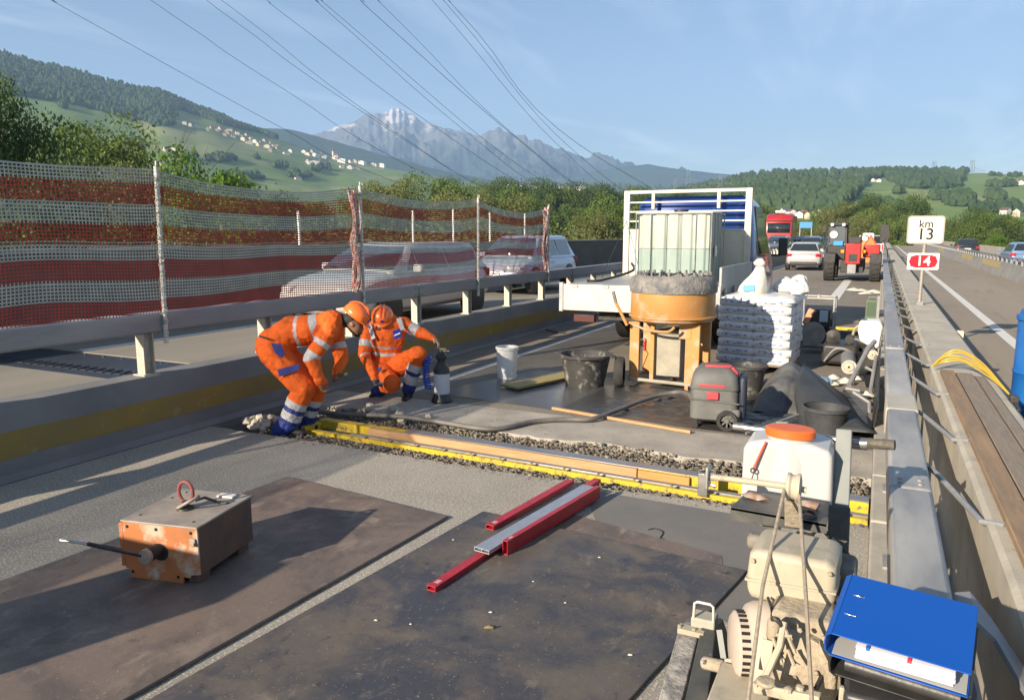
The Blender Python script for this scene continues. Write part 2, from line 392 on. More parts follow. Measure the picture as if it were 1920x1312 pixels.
segs = [(-3, 3.6), (3.6, 5.35), (5.35, 8.2), (8.2, 14.2), (14.2, 20.2), (20.2, 26.2), (26.2, 38), (38, 60), (60, 100), (100, 170), (170, 300)]
for i, (a, b) in enumerate(segs):
    m_ = MB(); z1 = .76-(.012 if i == 2 else 0)
    m_.b2((.100, a+.003, .60), (.272, b-.003, z1)); m_.build('beam', GB, gr2, world=True, bev=.018, seg=3)
    s = MB()
    for dy in (.06, .12):
        for dx in (-.04, .04): s.lathe([(.010, 0), (.010, .006), (0, .008)], (.186+dx, a+dy, z1), 8)
    s.build('bolts', GB, gr2, world=True)
m_ = MB(); m_.b2((.092, 5.25, .59), (.280, 5.75, .765)); m_.build('sleeve', mat('sleeve_steel', (.52,.47,.38), (.42,.38,.31), sc=5, rough=.6, metal=.3), gr2, world=True, bev=.012)
yk = -2.0
P0 = MB(); P0.b2((-.045, -.05, 0), (.045, -.038, .51)); P0.b2((-.045, .038, 0), (.045, .05, .51)); P0.b2((-.006, -.038, 0), (.006, .038, .51)); P0.b2((-.07, -.09, 0), (.07, .09, .014))
p0 = P0.build('post', GALV, gr2); p0.location = (0, -2.3, 0)
for k in range(1, 44):
    c = p0.copy(); COL.objects.link(c); c.location = (0, -2.3+1.33*k, 0)
# braces between rail and median wall
B0 = MB(); B0.tube([(.27, 0, .70), (.29, -.03, .715), (.315, -.10, .71), (.43, -.80, .735), (.50, -.86, .752)], .013, 8)
B0.b2((.25, -.03, .62), (.285, .05, .72))
b0 = B0.build('brace', GALV, gr2); b0.location = (-.19, 4.15, -.09)
for k in range(1, 30):
    c = b0.copy(); COL.objects.link(c); c.location = (-.19, 4.15+1.33*k, -.09)
bb = MB().loft([[(.27,2.42,.72),(.27,2.62,.72),(.27,2.62,.73),(.27,2.42,.73)],[(.315,2.40,.745),(.315,2.60,.745),(.32,2.60,.755),(.32,2.40,.755)],[(.36,2.36,.72),(.36,2.5,.72),(.365,2.5,.73),(.365,2.36,.73)],[(.52,1.75,.60),(.56,1.85,.60),(.56,1.85,.612),(.52,1.75,.612)]])
bb.build('flat_brace', RG, gr2, world=True, solid=.004)
mw = thing('median_wall', 'light concrete median wall between the site kerb and the right carriageway', 'wall', (.65, 0, 0))
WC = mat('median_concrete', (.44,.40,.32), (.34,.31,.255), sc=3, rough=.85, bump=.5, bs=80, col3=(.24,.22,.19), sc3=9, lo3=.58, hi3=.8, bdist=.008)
for a, b in ((-9, 13.1), (13.1, 30), (30, 60), (60, 120), (120, 330)):
    w = MB(); w.loft([[(.445+.006*noise.noise((y_*2,0,0)), y_, z) if x == 0 else (x, y_, z) for x, z in ((0,-.3),(0,.735),(.465,.75),(.84,.75),(.86,.735),(.86,-.3))] for y_ in np.linspace(a+.004, b-.004, 40 if b < 20 else 4)])
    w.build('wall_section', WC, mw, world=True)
sr = thing('guardrail', 'narrow bluish steel rail bolted to the outer side of the median wall', 'guardrail', (.93, 0, .3))
m_ = MB(); m_.b2((.87, -9, .40), (.975, 200, .60)); m_.build('beam', RG, sr, world=True, bev=.015)
m0 = MB(); m0.b2((-.03, -.03, -.3), (.03, .03, .12)); a0 = m0.build('post', GALV, sr); a0.location = (0, 2, 0)
for k in range(1, 20):
    c = a0.copy(); COL.objects.link(c); c.location = (0, 2+2*k, 0)
tag(MB().b2((-.045, -.05, 0), (.045, .05, .09)).build('reflector', mat('cream_reflector', (.72,.62,.38), rough=.4), loc=(.93, 10.6, .602), bev=.008), 'small cream reflector block standing on the steel rail beyond the median wall', 'reflector')
# ---------- barrier of the right carriageway ----------
cb = thing('barrier', 'weathered concrete barrier with a rail on short posts between the right carriageways', 'barrier', (5.1, 0, 0))
pr = [(4.86,-.3),(4.86,.08),(4.97,.30),(5.0,.62),(5.2,.62),(5.23,.3),(5.34,.08),(5.34,-.3)]
for k in range(22):
    a = 14+k*12; w = MB(); w.loft([[(x, a+.02, z) for x, z in pr], [(x, a+11.98, z) for x, z in pr]])
    w.build('barrier_segment', CONCD, cb, world=True)
    if k in (2, 3, 5, 8):
        w = MB(); w.quad((4.966, a+3, .305), (4.966, a+10, .305), (4.994, a+10, .60), (4.994, a+3, .60)); w.build('yellow_patch', mat('pale_yellow', (.42,.32,.12), (.33,.27,.15), sc=2, rough=.8), cb, world=True, smooth=0)
m_ = MB(); m_.b2((5.05, 14, .84), (5.15, 250, .90)); m_.build('rail', RG, cb, world=True)
m0 = MB(); m0.b2((-.04, -.04, .62), (.04, .04, .84)); a0 = m0.build('post', RG, cb); a0.location = (0, 15, 0)
for k in range(1, 90):
    c = a0.copy(); COL.objects.link(c); c.location = (0, 15+1.4*k, 0)
rw = MB().b2((9.6, 15, -.5), (9.85, 330, .75)).build('concrete_wall', mat('pale_wall', (.42,.38,.31), (.34,.31,.26), sc=.5, rough=.9), bev=.02)
tag(rw, 'pale concrete parapet wall beyond the far right carriageway', 'wall')
# bridge end / verge strips of grass beyond the decks
tag(MB().b2((-13, 188, -1.0), (-10.8, 420, .2)).build('verge', GRASS, smooth=0), kind='structure')
# ---------- terrain ----------
VZ = -7.0
g = MB(); 
def plane_grid(x0, x1, y0, y1, nx, ny, zf):
    vs = []; fs = []
    for j in range(ny+1):
        for i in range(nx+1):
            x = x0+(x1-x0)*i/nx; y = y0+(y1-y0)*j/ny; vs.append((x, y, zf(x, y)))
    for j in range(ny):
        for i in range(nx): k = j*(nx+1)+i; fs.append((k, k+1, k+nx+2, k+nx+1))
    return vs, fs
def smooth01(t): t = max(0.0, min(1.0, t)); return t*t*(3-2*t)
g._add(*plane_grid(-14000, 9000, -3000, 14000, 60, 60, lambda x, y: VZ))
tag(g.build('ground', GRASS, smooth=0), kind='structure')

RIDGES = {}
def interp(pts, x):
    if x <= pts[0][0]: return pts[0][1]
    for (a, b), (c, d) in zip(pts, pts[1:]):
        if x <= c: return b+(d-b)*(x-a)/(c-a)
    return pts[-1][1]
def ridge_h(name, px, t, rough=True):
    pts, D, dep, z0, amp, f, pw_ = RIDGES[name]
    py = interp(pts, px); d = ray(px, py); hor = math.hypot(d.x, d.y); ztop = EYE.z+d.z/hor*D
    R0 = D-dep+dep*t; ux, uy = d.x/hor, d.y/hor
    x, y = ux*R0, uy*R0
    n = amp*noise.fractal((x*f, y*f, 1.3), 1.0, 2.0, 6)*smooth01(t*4) if rough else 0
    if name == 'mtn' and rough: n += (190*(.5-abs(noise.noise((x*.0042, y*.0042, 8.0))))+110*(.5-abs(noise.noise((x*.0105, y*.0105, 2.0))))+45*noise.noise((x*.028, y*.028, 5.0)))*smooth01(t*2.2)*(.8-.42*smooth01((t-.6)/.4))
    z = z0+(ztop-z0)*(max(0, t)**pw_) + n*(1-smooth01((t-.85)/.15)*.7)
    return Vector((x, y, z))
def ridge(name, pts, D, dep, z0, m, amp, f, px0, px1, nx, nt, pw_=1.0, oname='hill', ms=None):
    RIDGES[name] = (pts, D, dep, z0, amp, f, pw_)
    mb = MB(); vs = []; fs = []
    cols = [px0+(px1-px0)*i/nx for i in range(nx+1)]; rows = [-.02]+[j/nt for j in range(nt+1)]+[1.12, 1.4]
    for t in rows:
        for px in cols:
            if t > 1: p = ridge_h(name, px, 1); d = Vector((p.x, p.y, 0)).normalized(); p = p+d*dep*(t-1); p.z = z0+(p.z-z0)*(1-(t-1)*2.2)
            elif t < 0: p = ridge_h(name, px, 0); p.z -= 30
            else: p = ridge_h(name, px, t)
            vs.append(tuple(p))
    n = nx+1
    for j in range(len(rows)-1):
        for i in range(nx): k = j*n+i; fs.append((k, k+1, k+n+1, k+n))
    mb._add(vs, fs); o = mb.build(oname, m, smooth=60); return tag(o, kind='structure')
def ridge_at(name, px, py, smooth=True):
    lo, hi = 0.0, 1.0
    for _ in range(22):
        m_ = (lo+hi)/2; p = ridge_h(name, px, m_)
        if proj(p)[1] > py: lo = m_
        else: hi = m_
    return ridge_h(name, px, (lo+hi)/2)

# mountain
MTN = [(480,262),(560,257),(600,255),(625,245),(651,238),(680,226),(691,217),(700,220),(708,214),(717,217),(724,211),(730,213),(735,206),(742,211),(748,207),(753,211),(758,209),(764,216),(775,214),(786,222),(797,226),(812,224),(825,232),(837,237),(855,247),(874,253),(899,260),(910,256),(930,258),(954,256),(963,260),(972,253),(980,256),(990,262),(1012,264),(1027,265),(1049,277),(1081,289),(1118,300),(1151,310),(1180,316),(1240,330),(1300,338)]
def mtn_mat():
    m = bpy.data.materials.new('snowy_rock'); m.use_nodes = True; nt = m.node_tree; N = nt.nodes.new; L = nt.links.new; b = nt.nodes['Principled BSDF']
    b.inputs['Roughness'].default_value = .95; b.inputs['Specular IOR Level'].default_value = .1
    g_ = N('ShaderNodeNewGeometry'); s = N('ShaderNodeSeparateXYZ'); L(g_.outputs['Position'], s.inputs[0])
    n1 = N('ShaderNodeTexNoise'); n1.inputs['Scale'].default_value = .0032; n1.inputs['Detail'].default_value = 12; n1.inputs['Roughness'].default_value = .65; L(g_.outputs['Position'], n1.inputs['Vector'])
    hgt = N('ShaderNodeMapRange'); hgt.inputs[1].default_value = 560; hgt.inputs[2].default_value = 1250; L(s.outputs['Z'], hgt.inputs[0])
    mu = N('ShaderNodeMath'); mu.operation = 'MULTIPLY'; nr1 = N('ShaderNodeMapRange'); nr1.inputs[1].default_value = .36; nr1.inputs[2].default_value = .64; L(n1.outputs['Fac'], nr1.inputs[0]); L(nr1.outputs[0], mu.inputs[0]); L(hgt.outputs[0], mu.inputs[1])
    r = N('ShaderNodeValToRGB'); r.color_ramp.elements[0].position = .50; r.color_ramp.elements[1].position = .64; L(mu.outputs[0], r.inputs[0])
    n2 = N('ShaderNodeTexNoise'); n2.inputs['Scale'].default_value = .006; n2.inputs['Detail'].default_value = 8; L(g_.outputs['Position'], n2.inputs['Vector'])
    mi = N('ShaderNodeMix'); mi.data_type = 'RGBA'; mi.inputs['A'].default_value = (.03,.05,.04,1); mi.inputs['B'].default_value = (.13,.13,.12,1)
    ad = N('ShaderNodeMath'); ad.operation = 'MULTIPLY_ADD'; L(hgt.outputs[0], ad.inputs[0]); ad.inputs[1].default_value = .9; L(n2.outputs['Fac'], ad.inputs[2])
    r2 = N('ShaderNodeMapRange'); r2.inputs[1].default_value = .6; r2.inputs[2].default_value = 1.0; L(ad.outputs[0], r2.inputs[0]); L(r2.outputs[0], mi.inputs['Factor'])
    m2 = N('ShaderNodeMix'); m2.data_type = 'RGBA'; L(mi.outputs['Result'], m2.inputs['A']); m2.inputs['B'].default_value = (.50,.48,.46,1); L(r.outputs[0], m2.inputs['Factor'])
    L(m2.outputs['Result'], b.inputs['Base Color']); return m
ridge('mtn', MTN, 8000, 3000, VZ, mtn_mat(), 200, .0022, 470, 1310, 420, 90, 1.35, 'mountain')
ridge('far', [(900,330),(1100,326),(1151,318),(1180,312),(1216,309),(1260,315),(1300,321),(1330,325),(1380,330),(1450,331),(1600,336),(2300,330)], 6500, 1500, VZ, FORM, 60, .002, 880, 2300, 80, 10, 1, 'hill')
ridge('farleft', [(300,238),(400,238),(470,240),(510,242),(540,244),(565,250),(600,258),(650,272),(700,285),(760,303),(820,318),(900,332),(980,345)], 4600, 1300, VZ, FORM, 40, .003, 300, 980, 80, 12, 1, 'hill')
ridge('left', [(-500,20),(-100,75),(0,99),(20,107),(66,121),(120,131),(197,152),(255,168),(299,173),(328,185),(365,202),(401,214),(437,231),(474,245),(510,256),(560,274),(620,295),(680,308),(740,318),(800,330),(900,344),(1000,352)], 2600, 1700, VZ, GRASSF, 14, .004, -500, 1000, 150, 30, 1.0, 'hill')
ridge('mid', [(600,335),(700,338),(830,343),(950,346),(1050,348),(1170,350),(1250,352),(1330,352),(1420,350)], 3400, 2200, VZ, GRASSF, 8, .003, 600, 1450, 80, 12, 1.0, 'hill')
RT_ = [(1230,372),(1280,358),(1318,350),(1350,343),(1382,336),(1417,330),(1450,328),(1489,328),(1516,326),(1560,325),(1595,324),(1635,324),(1679,322),(1730,323),(1801,325),(1857,327),(1920,329),(2050,326),(2400,318)]
ridge('right', RT_, 1900, 1300, VZ, GRASSF, 9, .004, 1230, 2400, 120, 26, .8, 'hill')

# ---------- far woods: real little crowns spread over the slopes ----------
def mini_tree(vs, fs, p, h, w, conif):
    o = len(vs); a0 = random.random()*6.28; k = 6
    lv = [(0.0, .35), (.25, 1.0), (.55, .62 if conif else 1.0), (.8, .3 if conif else .75)]
    for (t, r) in lv:
        for j in range(k):
            a = a0+6.283*j/k; rr = w*r*random.uniform(.75, 1.2)*.5; vs.append((p.x+math.cos(a)*rr, p.y+math.sin(a)*rr, p.z-1+h*t*random.uniform(.95, 1.05)))
    vs.append((p.x, p.y, p.z-1+h))
    for i in range(3):
        for j in range(k): fs.append((o+i*k+j, o+i*k+(j+1) % k, o+(i+1)*k+(j+1) % k, o+(i+1)*k+j))
    for j in range(k): fs.append((o+3*k+j, o+3*k+(j+1) % k, o+4*k))
def wood(name, rname, poly_fn, n, h, w, m, px0, px1, conif=.6):
    vs = []; fs = []; c = 0; tries = 0
    while c < n and tries < n*12:
        tries += 1; px = random.uniform(px0, px1); top = interp(RIDGES[rname][0], px); bot = poly_fn(px)
        if bot <= top: continue
        # even density over slope
        py = random.uniform(top-1, bot)
        if py > bot-3*noise.noise((px*.03, 0, 0)): continue
        p = ridge_at(rname, px, py); s = random.uniform(.7, 1.25)
        mini_tree(vs, fs, p, h*s, w*s, random.random() < conif); c += 1
    o = MB()._add(vs, fs).build(name, m, smooth=0); return tag(o, kind='stuff')
FC = mat('conifer_wood', (.030,.055,.024), (.055,.085,.032), sc=.012, rough=.9, spec=.1, col3=(.075,.105,.04), sc3=.04, lo3=.52, hi3=.7)
LB = [(-500,120),(0,178),(73,186),(164,204),(233,222),(265,222),(290,200),(340,208),(401,230),(437,240),(480,248),(520,262)]
wood('hillside_forest', 'left', lambda x: interp(LB, x), 3600, 15, 11, FC, -120, 520)
wood('hillside_forest', 'left', lambda x: interp([(236,170),(240,229),(300,231),(330,219),(332,160)], x), 260, 14, 11, FC, 236, 330)
RB = [(1230,380),(1320,392),(1400,398),(1480,400),(1560,400),(1600,376),(1630,340),(1660,332),(1675,344),(1700,352),(1730,356),(1770,356),(1800,350),(1808,325)]
wood('hillside_forest', 'right', lambda x: interp(RB, x)-6*noise.noise((x*.02, 3, 0)), 2300, 14, 11, FC, 1260, 1812, .35)
wood('hillside_trees', 'right', lambda x: interp([(1780,330),(1785,328),(1925,333),(2200,333)], x), 55, 9, 9, FC, 1840, 2200, 0)
def clump(rname, cx, cy, rx, ry, n, h, w, m=FC, conif=.2, name='tree_clump'):
    vs = []; fs = []
    for _ in range(n):
        a = random.random()*6.283; r = random.random()**.5; p = ridge_at(rname, cx+math.cos(a)*rx*r, cy+math.sin(a)*ry*r); s = random.uniform(.7, 1.3)
        mini_tree(vs, fs, p, h*s, w*s, random.random() < conif)
    return tag(MB()._add(vs, fs).build(name, m, smooth=0), kind='stuff')
for a in ((1800,378,28,10,70),(1870,372,18,5,30),(1900,395,22,6,36),(1660,395,30,7,44),(1850,398,20,5,30),(1760,372,12,4,16),(1690,362,6,3,8),(1880,350,26,3,26),(1720,340,6,2,7)):
    clump('right', *a, 10, 9)
for a in ((112,199,9,5,7),(225,215,12,7,14),(300,232,26,6,40),(410,300,30,5,30),(520,312,16,4,14),(450,335,40,5,50),(560,330,24,6,34),(600,318,20,5,22),(480,296,6,3,5),(350,300,14,7,16),(250,270,20,8,18)):
    clump('left', *a, 13, 12)
# broad belts of woods across the valley floor
wood('valley_wood', 'mid', lambda x: 400, 1500, 16, 15, mat('valley_wood', (.06,.085,.04), (.04,.065,.03), sc=.02, rough=.9, spec=.1), 800, 1420, .2)
# =============== TREES ===============
def leaf_mat(name, c1, c2, c3):
    m = mat(name, c1, c2, sc=1.2, rough=.75, spec=.15, col3=c3, sc3=5, lo3=.5, hi3=.65, rnd=.18)
    nt = m.node_tree; b = nt.nodes['Principled BSDF']; o = nt.nodes['Material Output']
    t = nt.nodes.new('ShaderNodeBsdfTranslucent'); mx_ = nt.nodes.new('ShaderNodeMixShader'); mx_.inputs[0].default_value = .3
    src = b.inputs['Base Color'].links[0].from_socket; nt.links.new(src, t.inputs[0])
    nt.links.new(b.outputs[0], mx_.inputs[1]); nt.links.new(t.outputs[0], mx_.inputs[2]); nt.links.new(mx_.outputs[0], o.inputs[0]); return m
LG = leaf_mat('leaves_green', (.14,.20,.05), (.105,.155,.04), (.18,.24,.065))
LB_ = leaf_mat('leaves_bright', (.12,.21,.03), (.085,.16,.025), (.17,.24,.045))
LO = leaf_mat('leaves_olive', (.15,.165,.055), (.11,.13,.045), (.19,.19,.075))
LD = leaf_mat('leaves_dark', (.075,.12,.04), (.055,.09,.032), (.10,.145,.05))
BARK = mat('bark', (.10,.08,.06), (.06,.05,.04), sc=20, rough=.9)
def crown_mesh(seed, n, rx, rz, cz, nb, br, leaf, flat=1.0, sparse=False):
    rg = np.random.RandomState(seed); vs = []; fs = []
    cs = []
    for _ in range(nb):
        d = rg.normal(size=3); d /= np.linalg.norm(d); r = rg.uniform(.35, 1.0)**.6
        if d[2] < -.5: d[2] *= .4
        cs.append((np.array([d[0]*rx*r, d[1]*rx*r, cz+d[2]*rz*r]), br*rg.uniform(.6, 1.35)))
    for i in range(n):
        c, r = cs[rg.randint(nb)]; d = rg.normal(size=3); d /= np.linalg.norm(d); q = r*(rg.uniform(.3, 1.0)**.45)*(1.25 if rg.rand() < .08 else 1)
        p = c+d*q*np.array([1, 1, .85]); a = rg.normal(size=3); a /= np.linalg.norm(a); a = a*.6+d*.6; a /= np.linalg.norm(a)
        u = np.cross(a, rg.normal(size=3)); u /= np.linalg.norm(u); w = np.cross(a, u); s = leaf*rg.uniform(.6, 1.4)
        o = len(vs); vs += [tuple(p-u*s), tuple(p-w*s*.6), tuple(p+u*s), tuple(p+w*s*.6)]; fs.append((o, o+1, o+2, o+3))
    me = bpy.data.meshes.new('crown'); me.from_pydata(vs, [], fs); return me, cs
def trunk_mesh(cs, th=.3, seed=0, fine=False):
    rg = random.Random(seed); mb = MB()
    lean = (rg.uniform(-.03, .03), rg.uniform(-.03, .03)); top = Vector((lean[0], lean[1], .78))
    mb.tube([(0,0,0), (lean[0]*.3, lean[1]*.3, .2), (lean[0]*.7, lean[1]*.7, .5), top], [.022, .017, .011, .004], 7)
    for c, r in cs[:: (1 if fine else 2)]:
        c = Vector(tuple(c)); st = Vector((lean[0]*.5, lean[1]*.5, max(.18, c.z-.28*rg.uniform(.6, 1.2))))
        mid = (st+c)/2+Vector((0, 0, -.03)); mb.tube([st, mid, c], [.009, .006, .002], 5)
        if fine:
            for _ in range(7):
                e = c+Vector((rg.uniform(-1,1), rg.uniform(-1,1), rg.uniform(-.3,1)))*r*1.6; mb.tube([mid.lerp(c, rg.random()), e], [.0025, .0008], 4)
    return mb
TV = {}
def variant(key, m, **k):
    me, cs = crown_mesh(**k); me.materials.append(m)
    tm = trunk_mesh(cs, seed=k['seed'], fine=(key == 'bare')); TV[key] = (me, tm)
variant('round', LG, seed=1, n=26000, rx=.36, rz=.36, cz=.60, nb=34, br=.135, leaf=.0088)
variant('wide', LG, seed=2, n=26000, rx=.46, rz=.33, cz=.60, nb=40, br=.13, leaf=.0088)
variant('bright', LB_, seed=3, n=16000, rx=.28, rz=.40, cz=.56, nb=20, br=.13, leaf=.0105)
variant('olive', LO, seed=4, n=24000, rx=.38, rz=.34, cz=.58, nb=36, br=.12, leaf=.0085)
variant('dark', LD, seed=5, n=24000, rx=.42, rz=.36, cz=.60, nb=30, br=.16, leaf=.010)
variant('bare', LO, seed=6, n=1500, rx=.36, rz=.36, cz=.60, nb=34, br=.10, leaf=.006)
variant('shrub', LO, seed=7, n=12000, rx=.55, rz=.36, cz=.42, nb=36, br=.17, leaf=.012)
TM = {}
def tree(key, px, py, dist, wscale, label, group=None, name='tree', base=VZ):
    p = ray(px, py); hor = math.hypot(p.x, p.y); x, y = p.x/hor*dist, p.y/hor*dist; top = EYE.z+p.z/hor*dist; h = (top-base)/1.0
    root = thing(name, label, 'tree' if name != 'shrub' else 'shrub', (x, y, base), random.random()*6.28, group)
    me, tm = TV[key]
    c = bpy.data.objects.new('crown', me); COL.objects.link(c); c.parent = root; c.scale = (h*wscale, h*wscale, h)
    if key not in TM: t = tm.build('trunk', BARK, root); TM[key] = t.data
    else: t = bpy.data.objects.new('trunk', TM[key]); COL.objects.link(t); t.parent = root
    t.scale = (h, h, h); return root
T = tree
T('dark', -14, 188, 46, .55, 'dark almost black tree cut by the left edge of the picture')
T('round', 60, 236, 85, .9, 'green tree just right of the dark tree at the left edge, above the netting')
T('wide', 152, 216, 82, .95, 'tallest rounded green tree behind the netting at the far left')
T('round', 215, 255, 78, .8, 'lower green tree between the tall rounded tree and the bare twiggy tree')
T('olive', 90, 274, 66, .9, 'low olive green tree in front of the tall rounded tree')
T('bare', 285, 248, 78, 1.0, 'brownish half bare tree with twiggy crown behind the first netting post')
T('olive', 262, 282, 72, .8, 'low olive tree under the half bare twiggy tree')
T('bright', 385, 252, 62, .75, 'bright green tree with pointed top right of the first netting post')
T('bright', 428, 300, 60, .9, 'lower bright green tree leaning right of the pointed bright green one')
T('bright', 505, 318, 64, .95, 'small bright green tree above the middle of the second netting span')
T('bright', 465, 335, 60, .9, 'lowest bright green tree between two others in the second netting span')
T('bright', 628, 330, 70, .8, 'small bright green tree just left of the second netting post')
T('olive', 560, 350, 80, 1.1, 'low olive bush-like tree behind the second netting span')
T('olive', 715, 318, 120, .9, 'olive tree just right of the second netting post')
T('wide', 790, 322, 135, .95, 'dense dark green tree right of the second netting post')
T('olive', 868, 338, 115, .95, 'olive tree above the third netting post')
T('olive', 925, 350, 110, .9, 'olive tree right of the third netting post')
T('wide', 985, 355, 125, .9, 'green tree above the fourth netting span')
T('dark', 960, 352, 170, .9, 'darker tree behind the olive trees near the third netting post')
T('wide', 1150, 362, 105, .8, 'green tree just left of the white work truck')
T('olive', 1115, 385, 100, .8, 'low olive tree left of the white work truck')
def where(px):
    pts = [(60,'above the first netting span at the left edge'),(160,'behind the first netting span'),(250,'just left of the first visible netting post'),(330,'just right of the first visible netting post'),(430,'below the pointed bright green tree'),(520,'behind the middle of the second netting span'),(620,'left of the second netting post'),(700,'at the second netting post'),(780,'behind the roof of the white estate car'),(850,'left of the third netting post'),(910,'right of the third netting post'),(960,'above the last netting span'),(1010,'left of the last netting post'),(1045,'right above the silver hatchback'),(1085,'right of the silver hatchback'),(1115,'above the dark wall between hatchback and truck'),(1145,'left beside the truck headboard'),(1180,'touching the left post of the truck headboard'),(1230,'behind the left half of the headboard'),(1275,'behind the middle of the headboard'),(1325,'behind the thin pylon'),(1375,'behind the right post of the headboard'),(1425,'above the truck cab'),(1470,'behind the red lorry'),(1505,'above the small blue sign'),(1535,'right of the small blue sign'),(1560,'above the telehandler cab'),(1583,'behind the telehandler cab'),(1605,'above the red telehandler body'),(1625,'above the warning triangle'),(1645,'right of the telehandler'),(1668,'where the right rail vanishes'),(1693,'left of the kilometre sign'),(1715,'directly behind the kilometre sign'),(1750,'touching the right edge of the kilometre sign'),(1785,'above the black car on the far carriageway'),(1815,'right of the black car on the far carriageway'),(1850,'left of the small bright green bush'),(1875,'above the small bright green bush'),(1990,'at the right end of the belt')]
    for a, t in pts:
        if px <= a: return t
    return 'at the far right'
KN = {'dark':'dark green','wide':'broad green','olive':'olive green','round':'round green'}
G1 = 'row of trees across the valley behind the truck'
for px, py, d, k in ((1015,345,300,'dark'),(1045,350,300,'wide'),(1075,352,310,'dark'),(1100,350,320,'wide'),(1130,355,300,'dark'),(1165,356,320,'wide'),(1200,360,320,'dark'),(1240,358,330,'wide'),(900,340,320,'wide'),(845,345,330,'dark'),(940,344,340,'dark'),(1280,362,330,'dark'),(1330,362,340,'wide'),(1380,372,330,'dark'),(1420,378,330,'wide')):
    T(k, px, py, d, 1.0, 'distant '+KN[k]+' tree across the valley, '+where(px), G1)
G2 = 'bushes on the embankment beyond the left wall'
for i in range(22):
    px = 20+i*52+random.uniform(-15, 15); py = 372+random.uniform(-14, 26) if px < 1020 else 415+random.uniform(-15, 10)
    T('shrub', px, py, random.uniform(48, 75) if px < 1020 else random.uniform(75, 100), 1.3, 'olive shrub on the embankment, '+where(px), G2, 'shrub')
G3 = 'wooded belt along the right carriageway'
for px, py, d, k, w in ((1500,408,220,'wide',.9),(1530,398,220,'olive',.9),(1565,380,200,'wide',.9),(1600,368,190,'olive',1.0),(1632,375,190,'dark',.8),(1655,382,185,'wide',.9),(1685,378,180,'olive',.9),(1712,375,180,'dark',.8),(1745,392,175,'olive',.9),(1775,402,170,'olive',.9),(1800,408,165,'wide',.9),(1830,400,160,'dark',.9),(1862,395,155,'wide',.9),(1885,410,155,'dark',.7),(1620,395,160,'olive',1),(1580,400,170,'olive',1),(1540,412,180,'olive',1),(1690,402,150,'wide',.9),(1655,408,160,'dark',.9)):
    T(k, px, py, d, w, ('low ' if py > 394 else '')+KN[k]+' tree in the belt '+where(px), G3)
T('bright', 1877, 432, 120, 1.0, 'small bright green bush beyond the pale wall at the right', None, 'shrub', -3)
T('bright', 1668, 440, 150, 1.0, 'tiny light green bush at the foot of the belt of trees', None, 'shrub', -3)
# =============== VILLAGE ===============
HW = [mat('house_wall_white', (.72,.70,.64), rough=.8), mat('house_wall_cream', (.6,.52,.38), rough=.8), mat('house_wall_grey', (.42,.38,.33), rough=.8)]
HR = [mat('roof_brown', (.13,.075,.05), rough=.85), mat('roof_grey', (.10,.095,.09), rough=.8), mat('roof_red', (.24,.09,.05), rough=.85)]
def house_meshes(w, d, h, r):
    a = MB().b2((-w/2, -d/2, -4), (w/2, d/2, h)); a._add([(-w/2,-d/2,h),(w/2,-d/2,h),(0,-d/2,h+r),(-w/2,d/2,h),(w/2,d/2,h),(0,d/2,h+r)], [(0,1,2),(5,4,3)])
    b = MB(); e = .6
    for s in (-1, 1): b._add([(s*(w/2+e),-d/2-e,h-.35),(0,-d/2-e,h+r+.3),(0,d/2+e,h+r+.3),(s*(w/2+e),d/2+e,h-.35),(s*(w/2+e),-d/2-e,h-.0),(0,-d/2-e,h+r+.65),(0,d/2+e,h+r+.65),(s*(w/2+e),d/2+e,h)], [(0,1,2,3),(4,5,6,7),(0,1,5,4),(1,2,6,5),(2,3,7,6),(3,0,4,7)])
    wn_ = MB()
    for fl in range(int(h//2.7)):
        for k in range(3):
            x = -w/2+w*(k+.5)/3; z = .9+fl*2.7
            wn_.b2((x-.5, -d/2-.05, z), (x+.5, -d/2+.1, z+1.2))
    return a, b, wn_
HV = []
WD = mat('window_dark', (.04,.045,.05), rough=.2)
for i, (w, d, h, r) in enumerate(((12,10,6,3.2),(16,11,6.5,3.0),(10,10,5.5,4),(22,12,9,2.2),(9,13,6,3.6))):
    root = thing('house', 'x', 'house', (0, 0, 0)); a, b, c = house_meshes(w, d, h, r)
    a.build('wall', HW[i % 3], root, smooth=0); b.build('roof', HR[i % 3], root, smooth=0); c.build('windows', WD, root, smooth=0); HV.append(root)
first = [True]*5
def house(rn, px, py, label, group, v=None, sc=1.0, rz=None):
    v = random.randrange(5) if v is None else v; p = ridge_at(rn, px, py)
    rz = random.uniform(-.8, 1.2) if rz is None else rz
    if first[v]:
        first[v] = False; o = HV[v]; o.location = p; o.rotation_euler = (0, 0, rz); o.scale = (sc,)*3; o['label'] = label; o['group'] = group
    else: o = dup(HV[v], p, rz, sc, label, group)
    for ch in o.children:
        if ch.name.startswith('wall'): 
            ch.data = ch.data
    return o
HG = 'houses of the hillside village'
HL = 'pale house with a pitched roof in the village strung along the left hillside'
vil = [(343,231),(356,236),(366,238),(386,243),(396,241),(404,246),(412,242),(423,247),(430,251),(436,256),(444,250),(450,257),(455,262),(462,254),(470,260),(477,266),(484,272),(490,270),(500,276),(508,268),(515,274),(520,281),(536,288),(544,284),(430,244),(419,252),(466,268),(495,264),(505,282)]
for px, py in vil: house('left', px, py+2, HL, HG, v=random.choice((0,1,2,4)), sc=.95)
HL2 = 'house in the lower village around the church tower'
for i, (px, py) in enumerate(((570,285),(578,290),(586,284),(592,292),(600,288),(608,294),(617,300),(632,297),(641,302),(650,296),(658,303),(664,292),(672,300),(680,306),(690,303),(698,308),(706,304),(578,304),(586,308),(640,312),(655,314),(668,316),(600,304),(715,308))):
    house('left', px, py+3, HL2, 'houses around the church', v=i % 5, sc=1.15)
p = ridge_at('left', 625, 298)
